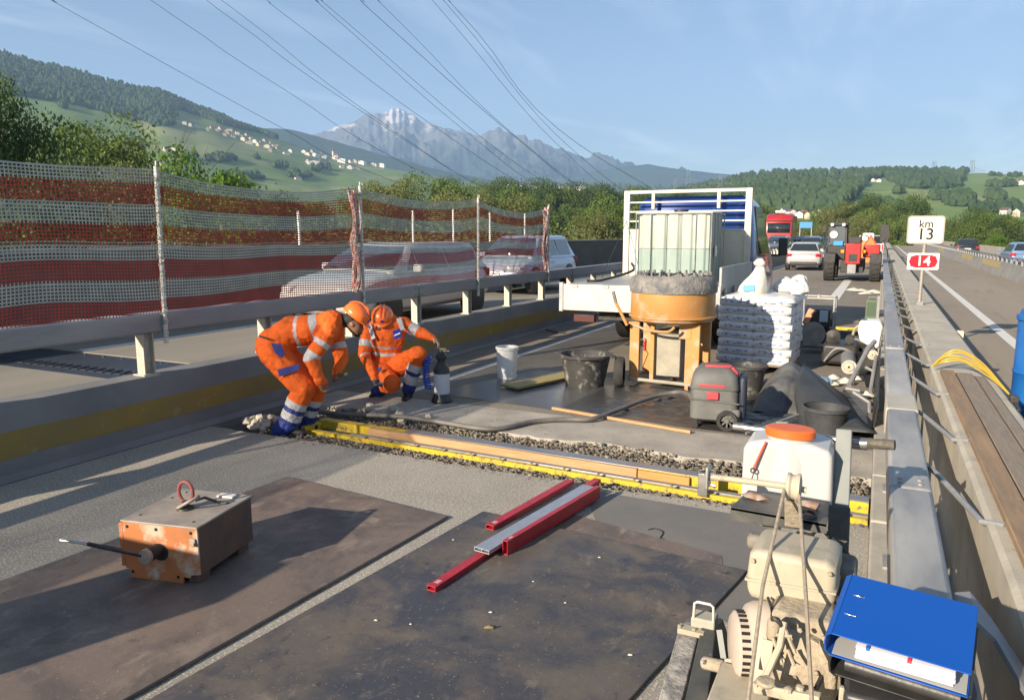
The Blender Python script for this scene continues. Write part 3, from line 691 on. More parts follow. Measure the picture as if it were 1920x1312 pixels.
ch = thing('church', 'small church with a tall pale pointed tower in the lower hillside village', 'church', p)
MB().b2((-3, -3, -4), (3, 3, 24)).build('tower', HW[1], ch, smooth=0)
MB()._add([(-3.2,-3.2,24),(3.2,-3.2,24),(3.2,3.2,24),(-3.2,3.2,24),(0,0,38)], [(0,1,4),(1,2,4),(2,3,4),(3,0,4),(3,2,1,0)]).build('spire', HR[0], ch, smooth=0)
MB().b2((3, -5, -4), (22, 5, 9)).build('nave', HW[0], ch, smooth=0)
MB()._add([(3,-6,9),(22,-6,9),(22,6,9),(3,6,9),(3,0,15),(22,0,15)], [(0,1,5,4),(2,3,4,5),(0,4,3),(1,2,5),(3,2,1,0)]).build('roof', HR[2], ch, smooth=0)
for px, py in ((318,282),(342,288),(556,338),(305,284)): house('left', px, py, 'lone farmhouse low on the left slope behind the trees', 'farmhouses low on the left slope', sc=.8)
for px, py in ((960,351),(967,353),(975,352),(983,354),(1010,356),(1020,355),(1040,357),(1052,356),(1075,358),(1090,358),(1000,354)): house('mid', px, py+2, 'tiny white building of the distant town below the mountain', 'buildings of the distant town', v=random.choice((0,3)), sc=1.9)
for px, py in ((1505,408),(1512,406),(1522,410),(1530,408),(1545,405),(1475,402),(1487,404),(1900,345),(1908,343),(1890,346),(1915,346),(1640,341),(1650,342),(1892,402),(1915,405)): house('right', px, py, 'small farm building on the right valley slope', 'farm buildings on the right slope', v=random.choice((0,2,4)), sc=.6)
# =============== PYLONS AND CABLES ===============
PYL = mat('pylon_steel', (.22,.24,.25), rough=.6, metal=.3)
def pylon(px, ptop, pbot, dist, label):
    p = ray(px, ptop); hor = math.hypot(p.x, p.y); x, y = p.x/hor*dist, p.y/hor*dist; zt = EYE.z+p.z/hor*dist; H_ = zt+7
    r = thing('pylon', label, 'pylon', (x, y, -7), .5); m_ = MB(); s = H_*.06; tr = max(.08, dist*.00018)
    for a, b in ((-1,-1),(1,-1),(1,1),(-1,1)): m_.tube([(a*s, b*s, 0), (a*s*.25, b*s*.25, H_)], tr, 4)
    for k in range(10):
        t0, t1 = k/10, (k+1)/10; f = lambda t: s*(1-.75*t)
        for a, b, c, d in ((-1,-1,1,-1),(1,-1,1,1),(1,1,-1,1),(-1,1,-1,-1)): m_.tube([(a*f(t0), b*f(t0), H_*t0), (c*f(t1), d*f(t1), H_*t1)], tr*.6, 3)
    m_.build('tower', PYL, r, smooth=0); m_ = MB()
    for z, w in ((.72, .24), (.86, .18)): m_.beam((-H_*w, 0, H_*z), (H_*w, 0, H_*z), tr*2, tr*2); m_.tube([(-H_*w, 0, H_*z), (0, 0, H_*(z+.05)), (H_*w, 0, H_*z)], tr*.7, 4)
    m_.build('cross_arms', PYL, r, smooth=0)
pylon(1291, 318, 352, 900, 'taller lattice pylon standing right above the truck headboard')
pylon(1351, 326, 352, 1100, 'thin lattice pylon right of the taller one')
pylon(1266, 335, 352, 1300, 'faint small pylon left of the taller lattice pylon')
pylon(1824, 300, 322, 1900, 'faint lattice pylon on the skyline of the right hill')
pylon(1752, 302, 318, 2100, 'tiny faint pylon left of the one on the right skyline')
CBL = mat('cable_dark', (.05,.055,.065), rough=.6, metal=.3)
cabs = [[(98,0),(202,60),(547,250),(674,315),(760,348)],[(282,0),(370,60),(547,177),(757,306),(850,352)],[(386,0),(468,60),(693,219),(874,335),(920,358)],[(414,0),(494,60),(724,235),(880,338),(926,358)],
 [(500,0),(576,60),(815,238),(946,326),(990,352)],[(593,0),(658,60),(881,253),(990,337),(1030,360)],[(603,0),(671,60),(925,275),(1008,333),(1050,358)],[(680,0),(740,60),(961,253),(1070,342),(1100,360)],
 [(708,0),(768,60),(972,260),(1078,344),(1110,362)],[(810,0),(862,60),(1045,271),(1129,346),(1160,364)],[(830,0),(884,62),(1070,278),(1158,350),(1180,364)],[(841,0),(894,60),(1085,271),(1202,342),(1230,360)]]
names_ = ['lowest overhead cable, furthest left of all, crossing in front of the hillside village','second overhead cable from the left, passing left of the mountain','third overhead cable from the left, meeting its neighbour at the mountain peak','fourth overhead cable from the left, meeting its neighbour at the mountain peak','single overhead cable passing just right of the mountain peak','left cable of the close pair crossing the middle of the mountain','right cable of the close pair crossing the middle of the mountain','left cable of the pair crossing the snowy ridge right of the peak','right cable of the pair crossing the snowy ridge right of the peak','left of the three rightmost overhead cables','middle of the three rightmost overhead cables','rightmost overhead cable of all']
for c, lb in zip(cabs, names_):
    # extend upward out of frame, then give each point the distance of a straight span
    a, b = c[0], c[1]; pts = [(a[0]-(b[0]-a[0])*1.5, a[1]-90)]+c; s0 = 0; acc = [0]
    for u, v in zip(pts, pts[1:]): acc.append(acc[-1]+math.hypot(v[0]-u[0], v[1]-u[1]))
    Ltot = acc[-1]*1.04; P3 = []
    sm = []
    for (u, v), t in zip(pts, acc): P3.append(PD(u, v, 46/(1-t/Ltot)))
    q = smoothpath(P3, 6); rs = [max(.018, .00031*depth(z)) for z in q]
    origin = q[0]; m_ = MB().tube([z-origin for z in q], rs, 4); o = m_.build('cable', CBL, loc=origin); tag(o, lb, 'cable', 'overhead power cables')
# =============== HAZE ===============
hz = MB().b2((-13000, -1500, VZ-1.0-1), (8500, 9800, 1700)).build('haze', mat('haze_tmp', (1,1,1)), smooth=0)
hm = bpy.data.materials.new('haze_air'); hm.use_nodes = True; nt = hm.node_tree; nt.nodes.clear()
ho = nt.nodes.new('ShaderNodeOutputMaterial'); hv = nt.nodes.new('ShaderNodeVolumePrincipled')
hv.inputs['Color'].default_value = (.44,.64,1.0,1); hv.inputs['Density'].default_value = 1.15e-4; hv.inputs['Anisotropy'].default_value = 0.0
nt.links.new(hv.outputs[0], ho.inputs['Volume']); hz.data.materials.clear(); hz.data.materials.append(hm); tag(hz, kind='stuff')
# =============== NETTING on the left rail ===============
NR = mat('net_red', (.44,.085,.06), (.34,.065,.05), sc=8, rough=.6, spec=.2); NW = mat('net_white', (.50,.51,.45), (.38,.39,.35), sc=8, rough=.6, spec=.2)
NP = [(1.76,2.50),(4.76,2.47),(7.76,2.47),(10.82,2.45),(13.74,2.40)]
net = thing('safety_netting', 'red and white striped plastic safety netting tied to posts along the left guardrail', 'netting', (-6.0, 7.5, 1.16))
bands = [(0,.09,0),(.09,.23,1),(.23,.40,0),(.40,.56,1),(.56,.73,0),(.73,.87,1),(.87,.945,0),(.945,1.01,1)]
bands = [(0,.08,0),(.08,.22,1),(.22,.35,0),(.35,.48,1),(.48,.61,0),(.61,.75,1),(.75,.87,0),(.87,1.01,1)]
def band(t):
    for a, b, k in bands:
        if a <= t < b: return k
    return 0
random.seed(11)
spans = [(-4.2, 2.5, -1.2, 2.5)]+[(-1.2, 2.5, 1.76, 2.5)]+[(NP[i][0], NP[i][1], NP[i+1][0], NP[i+1][1]) for i in range(4)]
for si, (ya, za, yb, zb) in enumerate(spans):
    L_ = yb-ya; nc = int(L_/.031); nr_ = 44
    sag = [.03, .03, .05, .12, .10, .16][si]; lift = [0,0,.03,.04,.03,.06][si]; last = si == 5
    def pos(u, t):
        top = za+(zb-za)*u-sag*4*u*(1-u)*(1 if not last else .9)-.03; bot = 1.10+.02*math.sin(u*9+si)+lift*4*u*(1-u)-.03*math.sin(3.14*u)*(si == 4)
        if last: top -= .0; bot += .02
        gath = 0
        if last: gath = .10*math.exp(-((u-.10)/.1)**2)*math.sin(t*9)
        z = top+(bot-top)*t+.010*noise.noise((u*4, t*3, si*5.))+gath*.5
        b_ = .05*math.sin(3.14*u)*math.sin(3.14*t)+.03*noise.noise((u*6+si*3, t*2.4, 0))+(.05*noise.noise((u*14, t*7, 4.)) if last else 0)
        return Vector((-5.985+b_, ya+L_*u, z))
    for k_, M_ in ((1, NR), (0, NW)): pass
    m_ = MB(); nu = 30
    for j in range(nr_+1):
        t = j/nr_; m_.mi = band(t+.004*math.sin(j)); w = .0056 if j % 11 else .008
        for i in range(nu):
            a = pos(i/nu, t); b = pos((i+1)/nu, t); m_.quad(a-Vector((0,0,w)), b-Vector((0,0,w)), b+Vector((0,0,w)), a+Vector((0,0,w)))
    for i in range(nc+1):
        u = i/nc; w = .0050
        for j in range(0, nr_, 2):
            a = pos(u, j/nr_); b = pos(u, (j+2)/nr_); m_.mi = band((j+1)/nr_); o_ = Vector((.004, 0, 0))
            m_.quad(a-Vector((0,w,0))+o_, a+Vector((0,w,0))+o_, b+Vector((0,w,0))+o_, b-Vector((0,w,0))+o_)
    o = m_.build('net', [NW, NR], net, world=True, smooth=0); tag(o, kind='stuff')
# crumpled folds gathered at posts
FOLD = mat('net_fold', (.40,.10,.08), (.5,.48,.42), sc=30, rough=.7, lo=.45, hi=.55)
for yy_, zz, n_ in ((7.70, 2.25, 1), (13.66, 2.2, 1), (4.82, 1.6, 0)):
    if not n_: continue
    m_ = MB()
    for k in range(5):
        pts = [(-5.96+random.uniform(-.03,.05), yy_-random.uniform(0,.13), 2.36-q*.30+random.uniform(-.05,.05)) for q in range(5)]
        m_.tube(smoothpath(pts, 3), .022, 5)
    m_.build('gathered_net', FOLD, net, world=True)
PW = mat('post_zinc', (.62,.60,.54), (.25,.2,.18), sc=40, rough=.6, metal=.1, lo=.45, hi=.62, stretch=(.1,.1,1))
plabels = ['netting post wrapped with cord standing furthest left in the picture','second netting post from the left, the one with gathered red net at its top','third netting post, bare and straight, left of the torn last span','last netting post, at the far end of the netting beside the silver hatchback']
for i, (y, z) in enumerate(NP):
    if i == 0: lb = 'netting post just outside the left edge of the picture'
    else: lb = plabels[i-1]
    r = thing('netting_post', lb, 'post', (-5.94, y, .86), 0, 'posts holding the safety netting')
    r.rotation_euler = (0, R_([0, 1.0, -.4, .3, -.6][i]), 0)
    MB().lathe([(.021, 0), (.021, z-.86)], (0, 0, 0), 10).build('pole', PW, r)
    MB().tube([(0, 0, z-.86), (0, .0, z-.82), (.0, .04, z-.81), (0, .055, z-.85)], .008, 6).build('hook', PW, r)
    m_ = MB(); q = []
    for k in range(90): a = k*.9; q.append((.026*math.cos(a), .026*math.sin(a), .08+(z-1.0)*k/90))
    if i in (1, 3): m_.tube(q, .005, 4).build('cord', NW, r)
    MB().box((-.03, 0, .2), (.10, .05, .04)).build('clamp', GALV, r, bev=.005)
# slim white marker posts on the far wall
for k, (px, top, bot) in enumerate(((569,396,436),(925,398,446),(857,392,440),(990,400,446),(782,394,440))):
    a = PX(px, 430, -10.9); zt = PX(px, top, -10.9).z
    o = MB().box((0, 0, (zt-1.4)/2), (.05, .05, zt-1.4)).build('marker_post', WHITEP, loc=(a.x-.12, a.y, 1.4), bev=.008)
    tag(o, 'slim white marker post rising behind the far wall beyond the netting', 'post', 'slim marker posts beyond the netting')

# =============== VEHICLES ===============
GLASS = mat('car_glass', (.02,.025,.03), rough=.06, spec=.8, coat=.5)
TYRE = mat('tyre_rubber', (.02,.02,.02), (.045,.042,.038), sc=14, rough=.85, bump=.3, bs=50)
RIM = mat('alloy_rim', (.42,.43,.44), rough=.3, metal=.8)
TAIL = mat('tail_light', (.35,.01,.015), rough=.2, spec=.7); HEADL = mat('head_lamp', (.65,.68,.7), rough=.1, spec=.8, metal=.2)
PLATE = mat('number_plate', (.75,.74,.7), rough=.4)
def carpaint(name, c): return mat('paint_'+name, c, rough=.28, coat=.6, spec=.5, metal=.15)
def wheel(parent, x, y, r, w=.2, tread=False, rimc=None):
    s = 1 if x > 0 else -1; M_ = Matrix.Rotation(R_(90)*s, 3, 'Y')
    t = MB().lathe([(r*.62, -w/2), (r*.93, -w/2), (r, -w/2+.03), (r, w/2-.03), (r*.93, w/2), (r*.62, w/2)], (0,0,0), 28, M=M_, cap=False)
    if tread:
        for k in range(20):
            a = 6.283*k/20; M2 = Matrix.Rotation(a, 3, 'X')
            for sd in (-1, 1): t.box(M2 @ Vector((sd*w*.24, 0, r+.008)), (w*.46, .07, .05), M=M2 @ Matrix.Rotation(sd*.5, 3, 'Z'))
    to = t.build('wheel', TYRE, parent); to.location = (x, y, r)
    m_ = MB().lathe([(0, w*.30), (r*.18, w*.32), (r*.2, w*.2), (r*.58, w*.22), (r*.64, w*.42), (r*.64, -w*.3), (0, -w*.3)], (0,0,0), 24, M=M_)
    for k in range(5):
        a = 6.283*k/5; M2 = M_ @ Matrix.Rotation(a, 3, 'Z'); m_.box(M2 @ Vector((r*.38, 0, w*.3)), (r*.5, r*.14, w*.12), M=M2)
    m_.build('rim', rimc or RIM, to); return to
def make_car(name, label, cat, paint, L=4.3, W=1.8, H=1.47, hood=1.0, wagon=True, plate=True, group=None):
    root = thing(name, label, cat, (0,0,0), 0, group); w = W/2; hl = L/2
    st = [(-hl, .80, .42, .62), (-hl+.04, .88, .32, .82), (-hl+.16, .95, .26, .93), (-hl+.5, 1, .22, .95), (-.6, 1, .2, .93), (.55, 1, .2, .93), (hl-hood-.1, 1, .2, .94), (hl-hood*.6, .99, .22, .90), (hl-.28, .95, .24, .80), (hl-.08, .87, .28, .68), (hl, .72, .36, .55)]
    rings = []
    for y, ws, zb, zt in st:
        a = w*ws; rings.append([(-.86*a, y, zb), (-a*.99, y, zb+.10), (-a, y, zb+(zt-zb)*.55), (-.95*a, y, zt-.06), (-.84*a, y, zt), (0, y, zt+.025), (.84*a, y, zt), (.95*a, y, zt-.06), (a, y, zb+(zt-zb)*.55), (a*.99, y, zb+.10), (.86*a, y, zb)])
    MB().loft(rings).build('body', paint, root, smooth=35, sub=1)
    yb = -hl+.12; yt = -hl+(.42 if wagon else .75); wt = hl-hood-.75; wb = hl-hood+.02; zb = .90
    cs = [(yb, zb+.04, .86, .84), ((yb+yt)/2, zb+(H-zb)*.55, .86, .74), (yt, H-.03, .86, .66), (yt+.3, H, .88, .66), (wt-.35, H, .88, .67), (wt, H-.04, .88, .69), ((wt+wb)/2, zb+(H-zb)*.53, .88, .78), (wb, zb+.02, .87, .85)]
    rings = [[(-w*b, y, zb-.03), (-w*(b+.02), y, zb), (-w*t, y, z-.04), (-w*(t-.08), y, z), (w*(t-.08), y, z), (w*t, y, z-.04), (w*(b+.02), y, zb), (w*b, y, zb-.03)] for y, z, b, t in cs]
    MB().loft(rings).build('roof', paint, root, smooth=40)
    def pane(nm, a, b, c, d):
        n_ = (Vector(b)-Vector(a)).cross(Vector(d)-Vector(a)).normalized()*.008
        MB().quad(*[Vector(p)+n_ for p in (a, b, c, d)]).build(nm, GLASS, root, smooth=0)
    e = .05
    g0 = w*.80; g1 = w*.60
    y0, z0, y1, z1 = wb, zb+.03, wt, H-.05
    pane('windscreen', (g0, y0-.06, z0+.05), (-g0, y0-.06, z0+.05), (-g1, y1+.06, z1-.02), (g1, y1+.06, z1-.02)) if False else None
    def lerp(a, b, t): return a+(b-a)*t
    MB()._add([(g0, lerp(y0,y1,.08), lerp(z0,z1,.10)), (-g0, lerp(y0,y1,.08), lerp(z0,z1,.10)), (-g1*1.02, lerp(y0,y1,.9), lerp(z0,z1,.93)), (g1*1.02, lerp(y0,y1,.9), lerp(z0,z1,.93)),
        (g0*.93, lerp(y0,y1,.5)+.012, lerp(z0,z1,.52)+.012), (-g0*.93, lerp(y0,y1,.5)+.012, lerp(z0,z1,.52)+.012)], [(0,1,5,4),(4,5,2,3)]).build('windscreen', GLASS, root, smooth=60, solid=.03)
    y0, z0, y1, z1 = yb, zb+.06, yt, H-.06
    MB()._add([(g0*.96, lerp(y0,y1,.12), lerp(z0,z1,.14)), (-g0*.96, lerp(y0,y1,.12), lerp(z0,z1,.14)), (-g1*.98, lerp(y0,y1,.92), lerp(z0,z1,.93)), (g1*.98, lerp(y0,y1,.92), lerp(z0,z1,.93))], [(0,3,2,1)]).build('rear_window', GLASS, root, smooth=0, solid=.04)
    for s in (-1, 1):
        def sp(y, z): 
            t = (z-zb)/(H-.04-zb); return (s*(w*(.885+(.67-.885)*t)+.012), y, z)
        for (ya, yc, yd, ye) in ((wb-.42, .42*hl-.55, .42*hl-.55, wt-.02), (.42*hl-.63, -.25*hl-.05, -.25*hl-.05, .42*hl-.63), (-.25*hl-.13, yb+.35, yt+.08, -.25*hl-.13)):
            q = [sp(ya, zb+.05), sp(yc, zb+.05), sp(yd, H-.12), sp(ye, H-.12)]
            if s > 0: q = q[::-1]
            MB().quad(*q).build('window', GLASS, root, smooth=0, solid=.012)
        m_ = MB().box((s*(w+.09), wb-.48, zb+.08), (.18, .12, .14)); m_.build('mirror', paint, root, bev=.03)
        wheel(root, s*(w-.10), hl-.86, .315); wheel(root, s*(w-.10), -hl+.80, .315)
        for yw in (hl-.86, -hl+.80):
            MB().lathe([(.37, 0), (.37, .012), (.33, .02)], (s*(w-.008) if s > 0 else s*(w-.008), yw, .33), 20, M=Matrix.Rotation(R_(90)*s, 3, 'Y')).build('wheel_arch', BLKP, root)
        MB().box((s*w*.66, hl-.16, .66), (.34, .16, .12), rz=-s*.45).build('headlight', HEADL, root, bev=.03)
        MB().box((s*w*.78, -hl+.09, .80), (.28, .12, .17), rz=s*.25).build('tail_light', TAIL, root, bev=.03)
        MB().beam((s*(w*1.0+.004), -.1, .78), (s*(w*1.0+.004), .07, .78), .015, .03).build('door_handle', paint, root)
    MB().box((0, -hl+.02, .38), (W*.72, .10, .16)).build('bumper', BLKP, root, bev=.03)
    MB().box((0, hl-.02, .42), (W*.5, .06, .14)).build('grille', BLKP, root, bev=.02)
    if plate: MB().box((0, -hl+.018, .70), (.46, .03, .11)).build('number_plate', PLATE, root, bev=.004); MB().box((0, hl+.012, .52), (.46, .02, .10)).build('number_plate', PLATE, root, bev=.004)
    return root
def place(o, x, y, z, rz): o.location = (x, y, z); o.rotation_euler = (0, 0, rz); return o
SILV = carpaint('silver', (.36,.355,.35)); WHI = carpaint('white', (.55,.54,.52)); LBLUE = carpaint('pale_blue', (.42,.47,.56)); DGR = carpaint('dark_grey', (.06,.065,.075)); DBL = carpaint('dark_blue', (.03,.045,.09)); BLKC = carpaint('black', (.018,.018,.022))
PI = math.pi
place(make_car('parked_car', 'large white estate car seen through the red and white netting', 'car', WHI, 4.6, 1.84, 1.42, hood=1.15), -8.2, 11.65, LZ, PI)
place(make_car('parked_car', 'pale blue silver hatchback at the far end of the netting', 'car', LBLUE, 4.0, 1.76, 1.50, hood=.9), -8.95, 19.0, LZ+.04, PI)
c1 = place(make_car('parked_car', 'silver estate car seen from behind left of the red telehandler', 'car', SILV, 4.6, 1.82, 1.47), -3.62, 44, 0, 0)
c2 = place(make_car('parked_car', 'dark grey blue car facing the camera right of the red truck', 'car', carpaint('slate', (.13,.16,.20)), 4.4, 1.8, 1.48), -7.3, 62, .25, PI)
lst = [(-5.4, 74, PI, DBL, 'dark blue car in the queue above the roof of the silver estate car'), (-3.9, 86, PI, BLKC, 'black car in the queue behind the silver estate car, next to the telehandler'), (-7.4, 84, PI, DGR, 'dark grey car with pale roof further back in the queue'), (-5.6, 100, PI, DBL, 'small dark blue car furthest back in the visible queue'),(-4.6, 60, 0, DBL, 'dark blue car just ahead of the silver estate car, left of the telehandler cab'),(-7.9, 70, PI, carpaint('petrol', (.05,.08,.10)), 'petrol grey car close behind the slate car beside the red lorry'),(-6.9, 92, PI, WHI, 'small white car far back in the queue between the lorry and the telehandler'),(-8.0, 100, PI, SILV, 'pale car furthest back right behind the red truck')]
for x, y, rz, pt, lb in lst:
    o = dup(c2, (x, y, .2), rz, None, lb)
    for ch in o.children:
        if ch.name.split('.')[0] in ('body', 'roof', 'mirror'):
            ch.data = ch.data.copy(); ch.data.materials[0] = pt
place(make_car('driving_car', 'black car driving away on the far right carriageway', 'car', BLKC, 4.2, 1.8, 1.5), 6.35, 74, 0, 0)
place(make_car('driving_car', 'blue car with pale rear cut by the right edge of the picture', 'car', carpaint('mid_blue', (.12,.2,.33)), 4.3, 1.8, 1.45), 7.05, 50, 0, 0)
# ---- red truck facing the camera ----
tr = thing('lorry', 'red lorry with tall cab facing the camera behind the work truck', 'lorry', (-8.95, 77, .3), PI)
RC = carpaint('red_truck', (.36,.018,.02))
w = 1.2
rings = [[(-w*k, y, zb), (-w*k, y, zt-.12), (-w*k*.9, y, zt), (w*k*.9, y, zt), (w*k, y, zt-.12), (w*k, y, zb)] for y, k, zb, zt in ((-1.1, 1, .9, 3.5), (.2, 1, .5, 3.55), (.75, 1, .5, 3.3), (1.0, .97, .5, 2.9), (1.12, .93, .5, 1.9), (1.15, .9, .5, 1.2))]
MB().loft(rings).build('cab', RC, tr, bev=.03)
MB()._add([(-1.02,1.145,1.72),(1.02,1.145,1.72),(1.06,1.03,2.65),(-1.06,1.03,2.65)], [(3,2,1,0)]).build('windscreen', GLASS, tr, solid=.05)
MB().box((0, .9, 2.86), (2.3, .45, .07)).build('sun_visor', DARK, tr, bev=.02)
MB().box((0, 1.17, .62), (2.3, .1, .34)).build('bumper', RC, tr, bev=.03)
MB().box((0, 1.16, 1.28), (1.3, .05, .45)).build('grille', DARK, tr)
for s in (-1, 1):
    MB().box((s*.9, 1.2, .72), (.34, .06, .18)).build('headlight', HEADL, tr, bev=.02); MB().box((s*1.38, .95, 2.3), (.12, .15, .75)).build('mirror', DARK, tr, bev=.03)
    wheel(tr, s*1.05, .3, .5, .3); wheel(tr, s*1.05, -3.6, .5, .3)
MB().b2((-1.1, -4.5, 1.1), (1.1, -1.3, 3.4)).build('cargo_box', RC, tr, bev=.04)
MB().b2((-.4, -4.4, .6), (.4, -1, .95)).build('chassis', DARK, tr)
MB().box((0, .2, 3.75), (.9, .4, .22)).build('roof_sign', WHITEP, tr, bev=.03); MB().tube([(.5,0,3.5),(.55,0,4.3)], .02, 5).build('antenna', DARK, tr)

# ---- white flatbed work truck with blue cab ----
TW = mat('truck_white', (.58,.55,.47), (.48,.45,.38), sc=5, rough=.5, col3=(.4,.37,.3), sc3=9, lo3=.6, hi3=.85); TBL = carpaint('cab_blue', (.008,.038,.20)); TG = mat('dropside_grey', (.36,.37,.36), (.30,.31,.30), sc=3, rough=.5, metal=.2)
wt_ = thing('work_truck', 'blue cab work truck with white flatbed and tall headboard, tailgate folded down', 'truck', (-3.2, 12.6, 0))
B = MB
B().b2((-4.40, 10.82, 1.00), (-2.02, 13.75, 1.10)).build('bed_floor', TG, wt_, world=True, bev=.008)
g = B(); g.b2((-4.42, 10.76, .70), (-2.02, 10.795, 1.105)); g.build('tailgate', TW, wt_, world=True, bev=.008)
g = B()
for x in (-4.43, -2.03): g.b2((x-.035, 10.745, .68), (x+.03, 10.815, 1.13))
for k in range(5): g.box((-4.2+k*.5, 10.755, 1.08), (.09, .02, .05))
g.build('tailgate_hinges', GALV, wt_, world=True, bev=.004)
g = B(); g.b2((-2.045, 10.83, 1.06), (-2.005, 13.55, 1.40)); g.build('side_board', TG, wt_, world=True, bev=.008)
for k in range(4): B().b2((-2.0, 11.0+k*.75, .96), (-1.975, 11.12+k*.75, 1.09)).build('latch', GALV, wt_, world=True, bev=.004)
g = B(); g.b2((-2.06, 10.83, .92), (-2.0, 13.7, 1.0)); g.b2((-4.42, 10.83, .92), (-4.36, 13.7, 1.0)); g.build('side_rail', TG, wt_, world=True, bev=.005)
# headboard
hy = 13.62
HWt = mat('headboard_white', (.60,.565,.48), (.50,.47,.395), sc=4, rough=.5)
g = B(); g.b2((-4.34, hy, 1.1), (-2.07, hy+.03, 1.93)); g.build('headboard_panel', HWt, wt_, world=True)
for a, b in (((-4.36, hy-.03, 1.1), (-4.25, hy+.05, 2.66)), ((-2.17, hy-.03, 1.1), (-2.06, hy+.05, 2.66)), ((-4.25, hy-.028, 2.60), (-2.17, hy+.048, 2.66)),
             ((-3.84, hy-.02, 2.32), (-3.78, hy+.04, 2.60)), ((-2.66, hy-.02, 2.32), (-2.60, hy+.04, 2.60))):
    B().b2(a, b).build('headboard_post', HWt, wt_, world=True, bev=.008)
for z in (1.93, 2.09, 2.26, 2.43): B().b2((-4.25, hy-.01, z), (-2.17, hy+.02, z+.03)).build('headboard_bar', HWt, wt_, world=True, bev=.005)
B().tube([(-4.30, hy-.04, 2.10), (-4.35, 12.4, 1.12)], .006, 5).build('strap', BLK, wt_, world=True)
# cab
cx, w = -3.13, 1.09
rings = []
for y, k, zb, zt, kt in ((13.80, .94, .75, 2.46, .90), (13.87, .99, .7, 2.55, .92), (14.3, 1.0, .55, 2.56, .90), (15.2, 1.0, .5, 2.56, .88), (15.6, 1.0, .5, 2.48, .86), (16.3, 1.0, .5, 1.75, .84), (16.45, 1, .5, 1.45, .92), (17.05, .96, .5, 1.25, .86), (17.2, .88, .55, 1.0, .8)):
    a = w*k; t = w*kt; zm = min(1.5, zt-.1)
    rings.append([(cx-a*.95, y, zb), (cx-a, y, zb+.2), (cx-a, y, zm), (cx-t, y, zt-.14), (cx-t*.86, y, zt), (cx+t*.86, y, zt), (cx+t, y, zt-.14), (cx+a, y, zm), (cx+a, y, zb+.2), (cx+a*.95, y, zb)])
B().loft(rings).build('cab', TBL, wt_, world=True, smooth=50)
B()._add([(cx-.5,13.78,1.95),(cx+.5,13.78,1.95),(cx+.5,13.78,2.25),(cx-.5,13.78,2.25)], [(0,1,2,3)]).build('rear_window', GLASS, wt_, world=True, solid=.06, smooth=0)
for s in (-1, 1):
    a = cx+s*(w+.006)
    q = [(a, 14.5, 1.5), (a, 15.95, 1.48), (cx+s*(w*.90+.01), 15.35, 2.36), (cx+s*(w*.90+.01), 14.5, 2.38)]
    B().quad(*q).build('window', GLASS, wt_, world=True, smooth=0, solid=.015)
    B().box((cx+s*(w+.26), 16.0, 1.62), (.17, .12, .34)).box((cx+s*(w+.13), 16.0, 1.45), (.2, .04, .04)).build('mirror', BLKP, wt_, world=True, bev=.03)
g = B(); g.b2((-3.75, 10.95, .62), (-3.6, 16.5, .86)); g.b2((-2.85, 10.95, .62), (-2.7, 16.5, .86)); g.b2((-3.9, 11.0, .55), (-2.5, 11.06, .68)); g.b2((-4.3, 12.0, .5), (-3.8, 12.4, .95)); g.b2((-2.75, 14.0, .5),(-2.3,14.5,.9)); g.build('chassis', DARK, wt_, world=True)
g = B(); g.b2((-4.3, 10.95, .50), (-3.95, 11.02, .62)); g.b2((-2.5, 10.95, .50), (-2.15, 11.02, .62)); g.build('tail_light', mat('dirty_lamp', (.07,.015,.012), rough=.4), wt_, world=True, bev=.01)
for s in (-1, 1):
    wheel(wt_, s*.86, .55+.0, .36, .34); wheel(wt_, s*.90, 3.6, .36, .24)
    m_ = MB().lathe([(.44, -.2), (.44, .2)], (-.0+s*.86, .55, .40), 20, M=Matrix.Rotation(R_(90), 3, 'Y'))
    mm = B(); pts = circle((s*.86, .55, .38), .45, (0,1,0), (0,0,1), 12, 0, PI); mm.loft([[(p[0]-.2,p[1],p[2]),(p[0]+.2,p[1],p[2]),(p[0]+.2,p[1],p[2]+.015),(p[0]-.2,p[1],p[2]+.015)] for p in pts]); mm.build('mudguard', BLKP, wt_)
# ---- IBC tank on the bed ----
ib = thing('liquid_tank', 'white plastic liquid container in a metal cage, half full, standing on the truck bed', 'container', (-3.03, 12.55, 1.10))
def corr(z0, z1, m, nm):
    n = 6; W_ = .60; D_ = .50; pts = []
    segs_ = 5
    for k in range(segs_):
        x0 = -W_+.06+k*(2*W_-.12)/segs_; x1 = x0+(2*W_-.12)/segs_
        pts += [(x0+.012, -D_+.025), (x0+.04, -D_), (x1-.04, -D_), (x1-.012, -D_+.025)]
    pts += [(W_-.02, -D_+.03)]
    for k in range(4):
        y0 = -D_+.05+k*(2*D_-.1)/4; y1 = y0+(2*D_-.1)/4
        pts += [(W_-.025, y0+.012), (W_, y0+.04), (W_, y1-.04), (W_-.025, y1-.012)]
    pts += [(W_-.06, D_), (-W_+.06, D_), (-W_, D_-.06), (-W_, -D_+.06)]
    MB().prism([(x, y, z0) for x, y in pts], (0, 0, z1-z0)).build(nm, m, ib, bev=.012)
IBW = mat('tank_milky', (.40,.43,.38), (.35,.375,.335), sc=3, rough=.35, spec=.4); IBL = mat('tank_liquid', (.27,.345,.305), (.235,.30,.27), sc=3, rough=.35, spec=.4)
corr(.03, .53, IBL, 'filled_lower_half'); corr(.531, 1.12, IBW, 'empty_upper_half')
MB().b2((-.62,-.52,-.0),(.62,.52,.028)).build('base', GALV, ib)
for z in (1.10,): 
    q = [(-.615,-.515,z),(.615,-.515,z),(.615,.515,z),(-.615,.515,z)]; MB().tube(q, .016, 6, closed=True).build('cage_ring', GALV, ib)
for k in range(6): MB().tube([(-.61+k*.244, -.518, .02), (-.61+k*.244, -.518, 1.10)], .006 if k not in (0,5) else .011, 6).build('cage_bar', GALV, ib)
